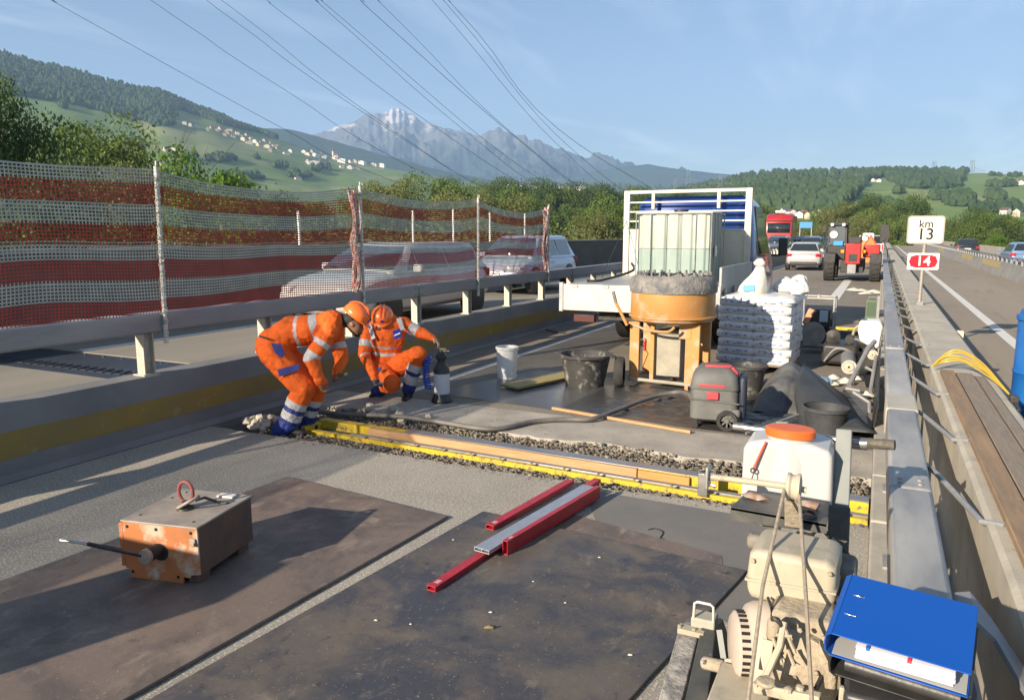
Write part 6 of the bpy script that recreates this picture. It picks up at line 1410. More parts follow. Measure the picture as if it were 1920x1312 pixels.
pl('plank', 'brown stained wooden plank lying nearest the rail on the median wall', .50, .595, 2.75, 6.85, .752, .785, PK, -.01)
pl('plank', 'wide greyish wooden plank on the median wall beside the brown one', .605, .72, 2.9, 6.8, .752, .778, PK2, -.01)
pl('plank', 'narrow outermost plank on the median wall, nearest the right carriageway', .73, .79, 2.9, 6.7, .752, .775, PK2, -.01)
q = []
for k in range(5):
    for i in range(18):
        t = i/17 if k % 2 == 0 else 1-i/17
        q.append(Vector((.44+.42*t, 6.95-.9*t*t+(.20+.030*k)*math.sin(PI*t)+.02*noise.noise((t*3,k*5,0)), .79+.05*math.sin(PI*t)+.02*k*math.sin(PI*t)+.02*noise.noise((k*3, t*3, 0))-.1*max(0, t-.8))))
c0 = Vector((.65, 6.8, .78)); yl = MB().tube([p-c0 for p in q], .007, 6).build('cable_loop', YC, loc=c0); tag(yl, 'yellow cable looped over the near end of the planks on the median wall', 'cable')
o = MB().box((0,0,0),(.05,.10,.05)).tube([(0,0,0),(.02,-.12,-.06)], .014, 6).build('cable_plug', BLKP, loc=(.875, 5.95, .76), bev=.006); tag(o, 'black plug at the end of the yellow cable loop', 'plug')
# blue barrel-like toilet edge
bb_ = thing('blue_barrel', 'tall bright blue plastic drum cut by the right edge of the picture', 'drum', (1.36, 7.05, 0))
BP = mat('blue_plastic', (.015,.13,.42), (.012,.11,.36), sc=3, rough=.38)
bb_.matrix_basis = Matrix.Translation((1.45, 8.0, 0))
MB().lathe([(0,0),(.27,.0),(.30,.03),(.30,.30),(.312,.32),(.30,.34),(.30,.62),(.312,.64),(.30,.66),(.30,1.12),(.28,1.20),(0,1.21)], (0,0,0), 40).build('drum_body', BP, bb_, smooth=40)
MB().lathe([(.305,1.10),(.315,1.11),(.315,1.15),(.30,1.16)], (0,0,0), 40).build('drum_ring', BP, bb_)
# black cable on left parapet foot
for lb, pts in (('short black cable end lying at the parapet foot near the bent worker', ((382,768),(392,766),(410,772),(430,774))), ('black cable end lying by the parapet below the truck tailgate', ((1003,612),(1012,614),(1040,622),(1060,624)))):
    q = [PZ(*p, .02 if i else .06) for i, p in enumerate(pts)]; q[0].z = .05; m0_ = MB().tube([p-q[0] for p in smoothpath(q, 4)], [.03]*3+[.012]*(len(smoothpath(q,4))-3), 6).build('cable_end', BLK, loc=q[0]); tag(m0_, lb, 'cable')

# unseen box added left of the frame to throw shadow across the brown plate
shcast = thing('shadow_caster', 'unseen grey box added beyond the lower left corner as a shadow caster', 'shadow caster', (-4.42, -.45, 0))
MB().b2((-.30,-.25,.06),(.30,.25,1.40)).build('body', GALVD, shcast, bev=.01); MB().b2((-.28,.251,.10),(-.005,.262,1.36)).build('door', GALVD, shcast, bev=.004); MB().b2((.005,.251,.10),(.28,.262,1.36)).build('door', GALVD, shcast, bev=.004)
for x in (-.26,.26): MB().b2((x-.03,-.2,0),(x+.03,.2,.06)).build('foot', DARK, shcast)

# more small clutter along the kerb
gl = mat('olive_cloth', (.10,.10,.045), (.06,.055,.03), sc=20, rough=.9)
for k, (x, y, z, s_, m_, lb, cat) in enumerate(((-.62,8.35,.12,.07,gl,'crumpled olive cloth lying against the rubber mat','cloth'),(-.2,10.75,.05,.10,SCR,'pale crumpled paper sack between the rolls and the motor','sack'),(-.55,9.9,.03,.08,mat('blue_film', (.10,.16,.25), rough=.4),'small bluish plastic film scrap beside the rolls','film'))):
    o = soft([(s_,0,0),(s_*1.2,s_*.3,0),(s_*.9,s_*.7,.01),(s_*.4,s_*1.1,.02)], seed=k*3+2, wob=.6, fold=6, n=20).build('crumpled_'+cat, m_, loc=(x, y, z), smooth=50); tag(o, lb, cat)
c_ = smoothpath([(-.95,7.25,.03),(-.8,7.6,.03),(-.62,7.45,.03),(-.5,7.9,.05),(-.7,8.3,.1)], 6); o = MB().tube([p-c_[0] for p in c_], .009, 6).build('thin_cable', BLK, loc=c_[0]); tag(o, 'thin black cable wandering over the plastic sheet right of the vacuum', 'cable')
c_ = [Vector((-1.02,7.02,.03)), Vector((-.62,7.75,.10))]; o = MB().tube([p-c_[0] for p in c_], .009, 6).build('thin_rod', GALV, loc=c_[0]); tag(o, 'thin pale rod lying diagonally on the plastic sheet in front of the dusty tub', 'rod')
# =============== PEOPLE ===============
ORG = mat('hivis_orange', (.80,.14,.022), (.68,.115,.02), sc=9, rough=.75, spec=.2, bump=.6, bs=22, bdist=.02, col3=(.50,.10,.02), sc3=11, lo3=.58, hi3=.8); REFL = mat('reflective_band', (.52,.50,.50), (.44,.42,.42), sc=9, rough=.5)
NAVY = mat('boot_cover_blue', (.015,.035,.22), (.012,.025,.15), sc=9, rough=.65); SKIN = mat('skin_shaded', (.22,.11,.065), (.18,.085,.05), sc=12, rough=.55, sss=.1); SKIN2 = mat('skin_tone_pale', (.50,.27,.18), (.42,.22,.15), sc=12, rough=.55)  # bent worker's skin set dark: shade on the face put into the colour
HELM = mat('helmet_orange', (.85,.16,.02), rough=.32, coat=.3); GLV = mat('work_glove', (.05,.06,.075), (.08,.085,.09), sc=20, rough=.85); HAIR = mat('dark_hair', (.015,.012,.01), rough=.8); SHOE = mat('black_boot', (.015,.015,.018), rough=.6)
PMATS = [ORG, REFL, NAVY, SKIN, GLV, HAIR, SHOE]
FAT = 1.22
def seg_dist(V, a, b):
    a = np.array(a); b = np.array(b); d = b-a; L2 = max(1e-9, d @ d); t = np.clip(((V-a) @ d)/L2, 0, 1); return np.linalg.norm(V-(a+t[:, None]*d), axis=1), t
def figure(name, label, bones, base, vox, mats, folds=.009):
    """bones: (p0, p1, r0, r1, mat or [(tmax, mat)...])  -> one continuous remeshed body"""
    root = thing(name, label, 'person', base); mb = MB(); base = Vector(base)
    for bn in bones:
        p0, p1, r0, r1 = Vector(bn[0])-base, Vector(bn[1])-base, bn[2]*(FAT if bn[2] > .05 and max([q[1] for q in bn[4]] if isinstance(bn[4], list) else [bn[4]]) < 3 else 1), bn[3]*(FAT if bn[3] > .05 and max([q[1] for q in bn[4]] if isinstance(bn[4], list) else [bn[4]]) < 3 else 1); d = (p1-p0); L_ = max(d.length, 1e-4); d.normalize()
        x = d.cross(Vector((0,0,1)));
        if x.length < .05: x = d.cross(Vector((1,0,0)))
        x.normalize(); y = x.cross(d); rings = []; n = 14
        sx, sy = bn[5] if len(bn) > 5 else (1, 1); 
        if len(bn) > 6: x = Vector(bn[6]); x = (x-d*x.dot(d)).normalized(); y = x.cross(d)
        for a in (-80, -60, -35, -10): rings.append((p0+d*math.sin(R_(a))*r0, r0*math.cos(R_(a))))
        for a in (10, 35, 60, 80): rings.append((p1+d*math.sin(R_(a))*r1, r1*math.cos(R_(a))))
        mb.loft([[c+(x*math.cos(6.283*j/n)*sx+y*math.sin(6.283*j/n)*sy)*r for j in range(n)] for c, r in rings])
    me = bpy.data.meshes.new('tmp'); me.from_pydata(mb.v, [], mb.f); o = bpy.data.objects.new('tmp', me); COL.objects.link(o)
    m = o.modifiers.new('r', 'REMESH'); m.mode = 'VOXEL'; m.voxel_size = vox; s = o.modifiers.new('s', 'SMOOTH'); s.iterations = 4; s.factor = .5
    bpy.context.view_layer.update(); dg = bpy.context.evaluated_depsgraph_get(); me2 = bpy.data.meshes.new_from_object(o.evaluated_get(dg)); bpy.data.objects.remove(o)
    nv = len(me2.vertices); V = np.zeros(nv*3); me2.vertices.foreach_get('co', V); V = V.reshape(-1, 3); Nn = np.zeros(nv*3); me2.vertices.foreach_get('normal', Nn); Nn = Nn.reshape(-1, 3)
    best = np.full(nv, 1e9); mi = np.zeros(nv, int); 
    for bn in bones:
        p0, p1 = Vector(bn[0])-base, Vector(bn[1])-base; dd, t = seg_dist(V, p0, p1); r = bn[2]+(bn[3]-bn[2])*t; sc_ = 1
        if len(bn) > 5: sc_ = (bn[5][0]+bn[5][1])/2
        q = dd-r*sc_; mm = bn[4]
        if not isinstance(mm, list): mm = [(2, mm)]
        mt = np.zeros(nv, int); prev = -1
        for tm, k in mm: sel = (t <= tm) & (t > prev); mt[sel] = k; prev = tm
        sel = q < best; best[sel] = q[sel]; mi[sel] = mt[sel]
    for i in range(nv):
        if mi[i] in (0, 1, 2):
            v = V[i]; f = folds*(noise.noise((v[0]*14, v[1]*14, v[2]*9))+.6*noise.noise((v[0]*31, v[1]*31, v[2]*24+3))+1.0*max(0, noise.noise((v[0]*7+5, v[1]*7, v[2]*26)))); V[i] = v+Nn[i]*f
    me2.vertices.foreach_set('co', V.reshape(-1)); me2.materials.clear()
    for k in mats: me2.materials.append(k)
    fm = [];
    for p in me2.polygons: a = [mi[j] for j in p.vertices]; fm.append(int(max(set(a), key=a.count)))
    me2.polygons.foreach_set('material_index', fm); me2.polygons.foreach_set('use_smooth', [True]*len(fm)); me2.update(); me2.name = 'body'
    b = bpy.data.objects.new('body', me2); COL.objects.link(b); b.parent = root; return root
O, RF, NV, SK_, GL, HR_, SH = range(7)
def hand(wr, d, palm_n, m, s=1.0, curl=.5):
    """palm + five fingers; d = direction of the hand, palm_n = palm normal"""
    wr = Vector(wr); d = Vector(d).normalized(); n = Vector(palm_n); n = (n-d*n.dot(d)).normalized(); x = d.cross(n); res = []
    kn = wr+d*.075*s
    res.append((wr, wr+d*.03*s, .026*s, .030*s, m))
    for i, (off, L_) in enumerate(((-.030, .062), (-.010, .072), (.011, .068), (.031, .052))):
        a = kn+x*off*s; res.append((wr+d*.02*s+x*off*.55*s, a, .017*s, .013*s, m))
        b = a+(d*math.cos(curl*.7)+n*math.sin(curl*.7))*L_*.5*s; c = b+(d*math.cos(curl*1.9)+n*math.sin(curl*1.9))*L_*.5*s
        res.append((a, b, .0105*s, .0095*s, m)); res.append((b, c, .0095*s, .008*s, m))
    t0 = wr+d*.02*s-x*.022*s; t1 = t0+(d*.6-x*.7+n*.35).normalized()*.038*s; t2 = t1+(d*.9-x*.1+n*.5).normalized()*.03*s
    res.append((t0, t1, .014*s, .0115*s, m)); res.append((t1, t2, .0115*s, .009*s, m)); return res
def helmet(root, c, up, fwd, r, base, blue=True):
    up = Vector(up).normalized(); fwd = Vector(fwd); fwd = (fwd-up*fwd.dot(up)).normalized(); sd = fwd.cross(up); M_ = Matrix((sd, fwd, up)).transposed(); c = Vector(c)-Vector(base)
    prof = [(1.0,0),(1.03,.05),(1.0,.30),(.90,.58),(.70,.82),(.42,.96),(.15,1.02),(0,1.03)]
    g = MB().lathe([(a*r, b*r*.98) for a, b in prof], c, 30, M=M_, sy=1.16); 
    h = g.build('helmet', HELM, root, smooth=60, solid=.004)
    g = MB(); q = []
    for i in range(25): a = 6.283*i/25; e = 1.08+(.36*max(0, math.sin(a))**2); q.append((a, e))
    vs = []
    for a, e in q: vs.append(c+M_ @ Vector((r*math.cos(a), r*1.16*math.sin(a), .05*r)))
    for a, e in q: vs.append(c+M_ @ Vector((r*math.cos(a)*1.06, r*1.16*math.sin(a)*e/1.0, -.06*r)))
    g._add(vs, [(i, (i+1) % 25, 25+(i+1) % 25, 25+i) for i in range(25)]); g.build('brim', HELM, root, smooth=60, solid=.005)
    g = MB(); 
    for off in (-.16, .16): g.tube([c+M_ @ Vector((off*r, r*1.16*math.cos(t)*1.005, r*.98*math.sin(t)*1.02+.02)) for t in [R_(25+i*13) for i in range(11)]], .006, 6)
    g.build('ridges', HELM, root)
    if blue:
        p = c+M_ @ Vector((0, 1.18*r*1.0, .28*r)); g = MB().box(p, (.035, .012, .026), M=M_); g.build('badge', mat('badge_blue', (.01,.03,.35), rough=.4), root)
    return M_, c
# ---- worker 1: bent forward, seen from the side ----
b1 = (-4.86, 5.42, 0); D1 = depth(b1)
def W1(px, py, dd=0.0): return PD(px, py, D1+dd)
sc1 = D1/FPX   # metres per pixel
vd = FW  # view direction
side = Vector(FW)
hipL, hipR = W1(514, 662, -.09), W1(524, 655, .10)
kneeL, kneeR = W1(570, 728, -.10), W1(594, 722, .14)
ankL, ankR = W1(538, 798, -.06), W1(572, 788, .20)
pel = W1(514, 646, 0); waist = W1(545, 622, 0); chest = W1(588, 618, 0); shC = W1(620, 606, 0); neck = W1(642, 602, .0); head = W1(660, 600, .0)
shL, shR = W1(618, 622, -.15), W1(628, 610, .15); elL, elR = W1(583, 672, -.20), W1(640, 672, .16); wrL, wrR = W1(600, 716, -.16), W1(632, 700, .05)
ps = 4.2*sc1*2
B1 = [(pel, waist, .150, .135, [(.05,O),(1,O)], (1,.9), tuple(FW)), (pel+Vector((0,0,-.02)), hipL, .13, .115, O), (pel, hipR, .13, .115, O),
 (waist, chest, .135, .150, [(.32,O),(.50,RF),(1,O)], (1.1,.86), tuple(FW)), (chest, shC, .150, .125, [(.1,O),(.55,RF),(1,O)], (1.25,.8), tuple(FW)), (shC, neck, .09, .065, [(.7,O),(1,SK_)]),
 (shC, shL, .09, .078, O), (shC, shR, .09, .075, O),
 (shL, elL, .074, .060, [(.35,O),(.52,RF),(.80,O),(.97,RF),(1,O)]), (elL, wrL, .062, .048, [(.05,RF),(.80,O),(1,O)]), (shR, elR, .070, .058, [(.5,O),(.7,RF),(1,O)]), (elR, wrR, .058, .042, [(.4,O),(1,O)]),
 (hipL, kneeL, .118, .092, [(1,O)]), (hipR, kneeR, .112, .090, O), (kneeL, ankL, .088, .082, [(.33,O),(.50,RF),(.62,NV),(.80,RF),(1,NV)]), (kneeR, ankR, .086, .080, [(.36,O),(.52,RF),(.64,NV),(.80,RF),(1,NV)]),
 (ankL, W1(530, 806, -.06), .088, .078, NV), (W1(528, 808, -.06), W1(568, 812, -.09), .046, .036, SH), (ankR, W1(562, 800, .2), .082, .074, NV), (W1(556, 798, .2), W1(590, 800, .17), .044, .036, SH),
 (neck, head, .060, .085, HR_), (head, W1(668,614,0), .086, .072, [(.30,HR_),(1,SK_)]), (W1(668,622,0), W1(670,626,0), .042, .034, HR_), (W1(676,622,0), W1(679,625,0), .013, .010, SK_), (W1(659,607,-.075), W1(661,610,-.084), .016, .013, SK_)]
B1 += hand(wrL, W1(612, 742, -.1)-wrL, (.9, .2, .1), SK_, 1.0, .9)+hand(wrR, W1(632, 712, .0)-wrR, (.3, -.9, -.2), SK_, 1.0, 1.1)
B1 += [(wrL-(wrL-elL).normalized()*-.0, wrL, .04, .036, SK_)]
r1 = figure('person', 'worker in orange hi-vis suit bent forward over the left end of the trench', B1, b1, .0095, [ORG, REFL, NAVY, SKIN, GLV, HAIR, SHOE])
upv = (W1(672, 568, 0)-W1(664, 606, 0)); hv_f = (W1(700, 600, 0)-W1(664, 590, 0))
helmet(r1, W1(667, 592, 0), W1(686, 566, -.02)-W1(667, 592, 0), W1(693, 612, -.01)-W1(667, 592, 0), .114, b1)
I1 = Vector(b1)
def patch(root, base, pts, m, nm, th=.006):
    g = MB(); g._add([Vector(p)-Vector(base) for p in pts], [tuple(range(len(pts)))]); return g.build(nm, m, root, smooth=0, solid=th)
def pon(px, py, dd): return W1(px, py, dd)
patch(r1, b1, [pon(508,643,-.250),pon(526,645,-.242),pon(534,660,-.235),pon(529,672,-.240),pon(516,662,-.252)], NAVY, 'pocket')
patch(r1, b1, [pon(520,693,-.240),pon(561,682,-.222),pon(560,694,-.228),pon(524,706,-.240)], NAVY, 'pocket_flap')
patch(r1, b1, [pon(486,628,-.175),pon(503,633,-.215),pon(502,637,-.22),pon(486,632,-.178)], BLK, 'belt')
o = MB().tube([pon(632,700,.04)-Vector(b1), pon(645,704,.0)-Vector(b1), pon(652,700,-.02)-Vector(b1)], .018, 8).build('held_tool', mat('olive_grip', (.12,.14,.04), rough=.6)); o.location = b1; tag(o, 'small olive green tool held by the bent worker', 'tool')
# ---- worker 2: squatting, facing the camera ----
b2_ = (-5.0, 6.95, 0); D2 = depth(b2_)
def W2(px, py, dd=0.0): return PD(px, py, D2+dd)
pel2 = W2(722, 692, .12); wst2 = W2(724, 665, .06); ch2 = W2(724, 632, -.02); sh2 = W2(724, 610, -.02); nk2 = W2(719, 608, -.04); hd2 = W2(717, 600, -.07)
sL, sR = W2(757, 608, .0), W2(691, 618, -.02); eL, eR = W2(793, 626, -.05), W2(683, 663, -.08); wL, wR = W2(812, 634, -.10), W2(702, 708, -.22)
kL, kR = W2(784, 665, -.22), W2(734, 718, -.22); aL, aR = W2(766, 730, -.05), W2(706, 736, .12)
hL, hR = W2(742, 688, .05), W2(708, 690, .05)
B2 = [(pel2, wst2, .145, .135, O, (1.1,.9), tuple(RT)), (wst2, ch2, .135, .150, [(.12,O),(.35,RF),(.55,O),(.74,RF),(1,O)], (1.12,.8), tuple(RT)), (ch2, sh2, .148, .12, O, (1.28,.78), tuple(RT)), (sh2, nk2, .075, .060, [(.7,O),(1,SK_)]),
 (sh2, sL, .085, .074, O), (sh2, sR, .085, .074, O), (sL, eL, .068, .056, [(.35,O),(.75,RF),(1,O)]), (eL, wL, .054, .042, O), (sR, eR, .070, .058, [(.45,O),(.72,RF),(1,O)]), (eR, wR, .056, .044, [(.12,RF),(.75,O),(1,O)]),
 (pel2, hL, .12, .11, O), (pel2, hR, .12, .11, O), (hL, kL, .110, .084, O), (hR, kR, .112, .086, O), (kL, aL, .082, .062, [(.22,O),(.42,RF),(.54,NV),(.78,RF),(1,NV)]), (kR, aR, .075, .055, [(.4,O),(1,NV)]),
 (aL, W2(765, 742, -.05), .058, .055, SH), (W2(765,744,-.03), W2(758,750,-.18), .045, .038, SH), (aR, W2(700, 742, .1), .045, .036, SH), (W2(700,742,.1), W2(696,744,.02), .04, .032, SH),
 (nk2, hd2, .062, .082, SK_), (hd2, W2(716, 607, -.09), .086, .074, SK_), (W2(716, 618, -.10), W2(716, 619, -.09), .052, .04, HR_), (W2(715, 611, -.166), W2(715, 613, -.170), .012, .014, SK_), (W2(699, 600, -.07), W2(699, 604, -.07), .016, .013, SK_), (W2(733, 600, -.07), W2(733, 604, -.07), .016, .013, SK_)]
B2 += hand(wL, W2(822, 643, -.12)-wL, (0, -.3, -1), 4+3 if False else SK_, 1.0, .5)+hand(wR, W2(714, 738, -.27)-wR, (.8, -.2, .2), GL, 1.1, .9)
r2 = figure('person', 'worker in orange hi-vis suit and helmet squatting beside the pressure sprayer, facing the camera', B2, b2_, .0095, [ORG, REFL, NAVY, SKIN2, GLV, HAIR, SHOE])
helmet(r2, W2(717, 594, -.06), W2(716, 560, -.17)-W2(717, 594, -.02), W2(715, 620, -.5)-W2(717, 594, -.07), .122, b2_)
def q2(px, py, dd): return W2(px, py, dd)
patch(r2, b2_, [q2(736,621,-.205),q2(750,616,-.19),q2(753,631,-.195),q2(740,637,-.21)], mat('badge_blue', (.01,.03,.35)), 'chest_badge')
patch(r2, b2_, [q2(739,628,-.214),q2(750,623,-.201),q2(750.6,625.5,-.203),q2(739.6,630.5,-.216)], WHITEP, 'badge_lettering', .002)
g = MB(); 
for (a, b) in (((741,583),(751,612)),):
    g.beam(W2(742,590,-.10)-Vector(b2_)+Vector((0,0,-.06)), W2(756,617,-.15)-Vector(b2_), .03, .006)
patch(r2, b2_, [q2(743,598,-.105),q2(752,595,-.09),q2(759,618,-.15),q2(752,621,-.17)], REFL, 'shoulder_band'); patch(r2, b2_, [q2(689,610,-.105),q2(696,607,-.12),q2(704,634,-.205),q2(697,637,-.20)], REFL, 'shoulder_band')
patch(r2, b2_, [q2(709,690,-.24),q2(716,687,-.24),q2(715,695,-.26),q2(709,698,-.26)], NAVY, 'knee_pocket')
# =============== FLOOR SAW, BINDERS ===============
sw = thing('floor_saw', 'dusty cream engine of a concrete floor saw with a white water tank and long handlebar', 'floor saw', (-.25, 2.5, 0))
CR = mat('dusty_cream', (.42,.375,.28), (.35,.31,.23), sc=6, rough=.6, col3=(.22,.19,.145), sc3=9, lo3=.54, hi3=.74, bump=.1, bs=50)
CRD = mat('caked_cream', (.40,.335,.24), (.30,.25,.18), sc=11, rough=.85, bump=.7, bs=50, col3=(.20,.17,.13), sc3=16, lo3=.56, hi3=.72)
SGY = mat('slurry_grey', (.33,.31,.28), (.15,.145,.14), sc=16, rough=.8, bump=.8, bs=40, lo=.42, hi=.58); DGM = mat('dark_grey_steel', (.065,.07,.07), (.12,.115,.10), sc=14, rough=.5, metal=.3, col3=(.4,.4,.38), sc3=40, lo3=.66, hi3=.72); GRN = mat('grey_green_steel', (.20,.215,.20), (.16,.17,.165), sc=8, rough=.6)
def SB_(name, m, bev=.006, **k): return dict(name=name, m=m, bev=bev)
def pz_(px, py, y): return PY(px, py, y)
def blk(nm, pf, dy, m, bev=.01, seg=3, sub=0, shift=(0,0,0)):
    """prism whose near face has the given corners, going back by dy"""
    a = [Vector(p) for p in pf]; return MB().prism(a, (shift[0], dy, shift[2])).build(nm, m, sw, world=True, bev=bev, seg=seg)
# water tank
yT = 2.98
poly = [(1385,962),(1392,845),(1402,828),(1436,822),(1440,812),(1520,822),(1524,832),(1553,845),(1561,858),(1560,965),(1545,978)]
poly = [(1386,965),(1393,842),(1400,829),(1440,824),(1520,834),(1553,846),(1561,858),(1559,968),(1545,980)]
TW_ = mat('tank_white', (.46,.455,.44), (.41,.405,.395), sc=3, rough=.35, col3=(.5,.47,.42), sc3=14, lo3=.64, hi3=.8)
blk('water_tank', [pz_(x, y, yT) for x, y in poly], .22, TW_, .028, 4)
nk = pz_(1481, 828, yT+.06)+Vector((0,0,.012))
MB().lathe([(.10,-.18),(.095,-.08),(.084,-.02),(.082,.03),(.08,.035)], nk, 30, sy=.75).build('tank_neck', TW_, sw, world=True, smooth=50)
OC = mat('cap_orange', (.62,.12,.02), rough=.45)
MB().lathe([(.088,.012),(.094,.014),(.094,.040),(.086,.046),(0,.047)], nk, 30, sy=.75).build('cap', OC, sw, world=True, smooth=35)
MB().tube([pz_(1436, 828, yT-.01), pz_(1412, 880, yT-.02)], .0045, 6).build('cap_strap', mat('strap_red', (.65,.06,.03), rough=.5), sw, world=True)
MB().tube(circle(pz_(1412, 882, yT-.025), .009, (1,0,0), (0,0,1), 12), .003, 5).tube(smoothpath([pz_(1413,886,yT-.03), pz_(1409,898,yT-.04), pz_(1398,905,yT-.03)], 4), .002, 4).build('strap_ring', DARK, sw, world=True)
# handlebar with posts
MB().tube([pz_(1385, 800, 3.28), pz_(1625, 832, 3.22)], .014, 10).build('handlebar', STEEL, sw, world=True)
MB().tube([pz_(1622, 831, 3.22), pz_(1678, 834, 3.2)], .021, 12).build('grip', mat('worn_grip', (.06,.055,.045), (.14,.12,.09), sc=60, rough=.8, stretch=(1,1,1)), sw, world=True)
MB().tube([pz_(1612, 831, 3.222), pz_(1626, 832, 3.22)], .024, 12).build('grip_collar', STEEL, sw, world=True)
MB().tube([pz_(1375, 799, 3.28), pz_(1395, 801, 3.28)], .018, 12).build('collar', STEEL, sw, world=True)
a = pz_(1583, 806, 3.16); b = pz_(1576, 975, 3.02); MB().beam(b, a, .058, .045, up=(0,1,0)).build('handle_post', GRN, sw, world=True, bev=.004)
a = pz_(1467, 790, 3.30); b = pz_(1467, 900, 3.26); MB().beam(b, a, .05, .04, up=(0,1,0)).build('handle_post', GRN, sw, world=True, bev=.004)
b = pz_(1573, 972, 3.0); MB().beam((b.x, b.y, b.z+.05), (b.x+.01, b.y-.12, b.z-.26), .075, .05, up=(0,1,0)).build('lower_post', mat('dirty_post', (.05,.055,.06), (.09,.085,.07), sc=20, rough=.8), sw, world=True, bev=.006)
# bracket plate under the tank
q = [pz_(1403,918,2.86), pz_(1555,940,2.86), pz_(1551,982,2.62), pz_(1370,950,2.62)]
MB()._add(q+[p-Vector((0,0,.012)) for p in q], [(0,1,2,3)[::-1],(4,5,6,7),(0,1,5,4),(1,2,6,5),(2,3,7,6),(3,0,4,7)]).build('tank_shelf', DGM, sw, world=True, bev=.002)
MB()._add([q[3], q[2], q[2]-Vector((0,0,.035)), q[3]-Vector((0,0,.05))]+[p+Vector((0,.008,0)) for p in (q[3], q[2], q[2]-Vector((0,0,.035)), q[3]-Vector((0,0,.05)))], [(0,1,2,3),(7,6,5,4),(0,4,5,1),(2,6,7,3),(1,5,6,2),(3,7,4,0)]).build('shelf_lip', DGM, sw, world=True)
MB().prism([pz_(1405,962,2.7),pz_(1465,975,2.7),pz_(1463,1002,2.7),pz_(1440,995,2.7)], (0,.01,0)).build('gusset', DGM, sw, world=True)
for px, c_ in ((1415,'rust_lump'),(1520,'rust_lump')): MB().rock(pz_(px, 930 if px < 1500 else 945, 2.76), .035, (1.4,.8,.35)).build('rust_lump', mat('rust', (.22,.09,.04), (.4,.36,.32), sc=30, rough=.9), sw, world=True, smooth=60)
# pulley, shaft, belts/ropes
pu = pz_(1488, 913, 2.50); sx_ = Vector((1, -.03, -.01)); Ms = Matrix.Rotation(R_(90), 3, 'Y')
MB().lathe([(0,-.02),(.035,-.022),(.046,-.02),(.046,-.012),(.040,-.004),(.040,.004),(.046,.012),(.046,.02),(.03,.024),(0,.024)], pu, 28, M=Ms).build('pulley', CR, sw, world=True)
MB().tube([pu+Vector((-.01,0,.0)), pz_(1330, 893, 2.62)], .0105, 10).build('shaft', CR, sw, world=True); MB().tube([pu, pu+Vector((.04,0,-.005))], .010, 10).build('shaft_end', CR, sw, world=True)
MB().box(pz_(1328, 893, 2.62), (.010,.06,.08)).build('shaft_plate', GALV, sw, world=True, bev=.003); MB().box(pz_(1335, 892, 2.62), (.02,.025,.03)).build('shaft_nut', STEEL, sw, world=True)
MB().beam(pu+Vector((0,0,-.04)), pu+Vector((.0,.06,-.15)), .05, .02).build('pulley_mount', CRD, sw, world=True)
RP = mat('steel_rope', (.30,.25,.19), (.20,.17,.13), sc=60, rough=.7)
MB().tube([pu+Vector((-.024,-.045,.0)), pz_(1430, 1100, 2.12), pz_(1403, 1312, 1.86), pz_(1396, 1400, 1.8)], .0058, 7).build('rope', RP, sw, world=True)
MB().tube([pu+Vector((.022,-.045,-.01)), pz_(1512, 1130, 2.08), pz_(1522, 1312, 1.84), pz_(1526, 1400, 1.78)], .0058, 7).build('rope', RP, sw, world=True)
# spring
g = MB(); c = pz_(1512, 992, 2.66); q = [c+Vector((.028*math.cos(a*.5), .028*math.sin(a*.5), -.06+.0022*a)) for a in range(0, 60)]; g.tube(q, .006, 6); g.build('spring', DARK, sw, world=True)
# fuel tank
yF = 2.22
fp = [(1400,1075),(1403,1022),(1420,1008),(1560,1035),(1566,1048),(1565,1130),(1556,1152),(1540,1158),(1405,1118)]
MB().prism([pz_(x, y, yF) for x, y in [(1398,1085),(1404,1040),(1412,1030),(1558,1058),(1567,1070),(1566,1128),(1556,1150),(1540,1157),(1408,1122),(1399,1112)]], (.01,.21,-.0)).build('fuel_tank', CR, sw, world=True, bev=.022, seg=4)
q = [pz_(x, y, yF-.006) for x, y in ((1396,1083),(1568,1112),(1568,1117),(1396,1088))]; MB().prism(q, (.01,.225,0)).build('tank_seam', CR, sw, world=True, bev=.002)
c = pz_(1487, 1040, 2.34); MB().lathe([(.020,-.02),(.022,.015),(.018,.02),(0,.021)], c, 18).build('filler_cap', STEEL, sw, world=True); 
c = pz_(1460, 1020, 2.50); MB().box(c, (.20,.06,.05)).build('rear_cover', mat('dusty_black_cover', (.06,.06,.055), (.20,.18,.15), sc=9, rough=.8), sw, world=True, bev=.015)
# air cleaner (right)
c = pz_(1565, 1062, 2.42); MB().box(c+Vector((.01,.0,-.05)), (.11,.15,.15)).build('air_filter_box', mat('dusty_black_cover', (.06,.06,.055)), sw, world=True, bev=.02, seg=3); MB().b2((c.x-.06, c.y-.12, c.z-.30), (c.x+.07, c.y+.05, c.z-.13)).build('muffler', DARK, sw, world=True, bev=.02)
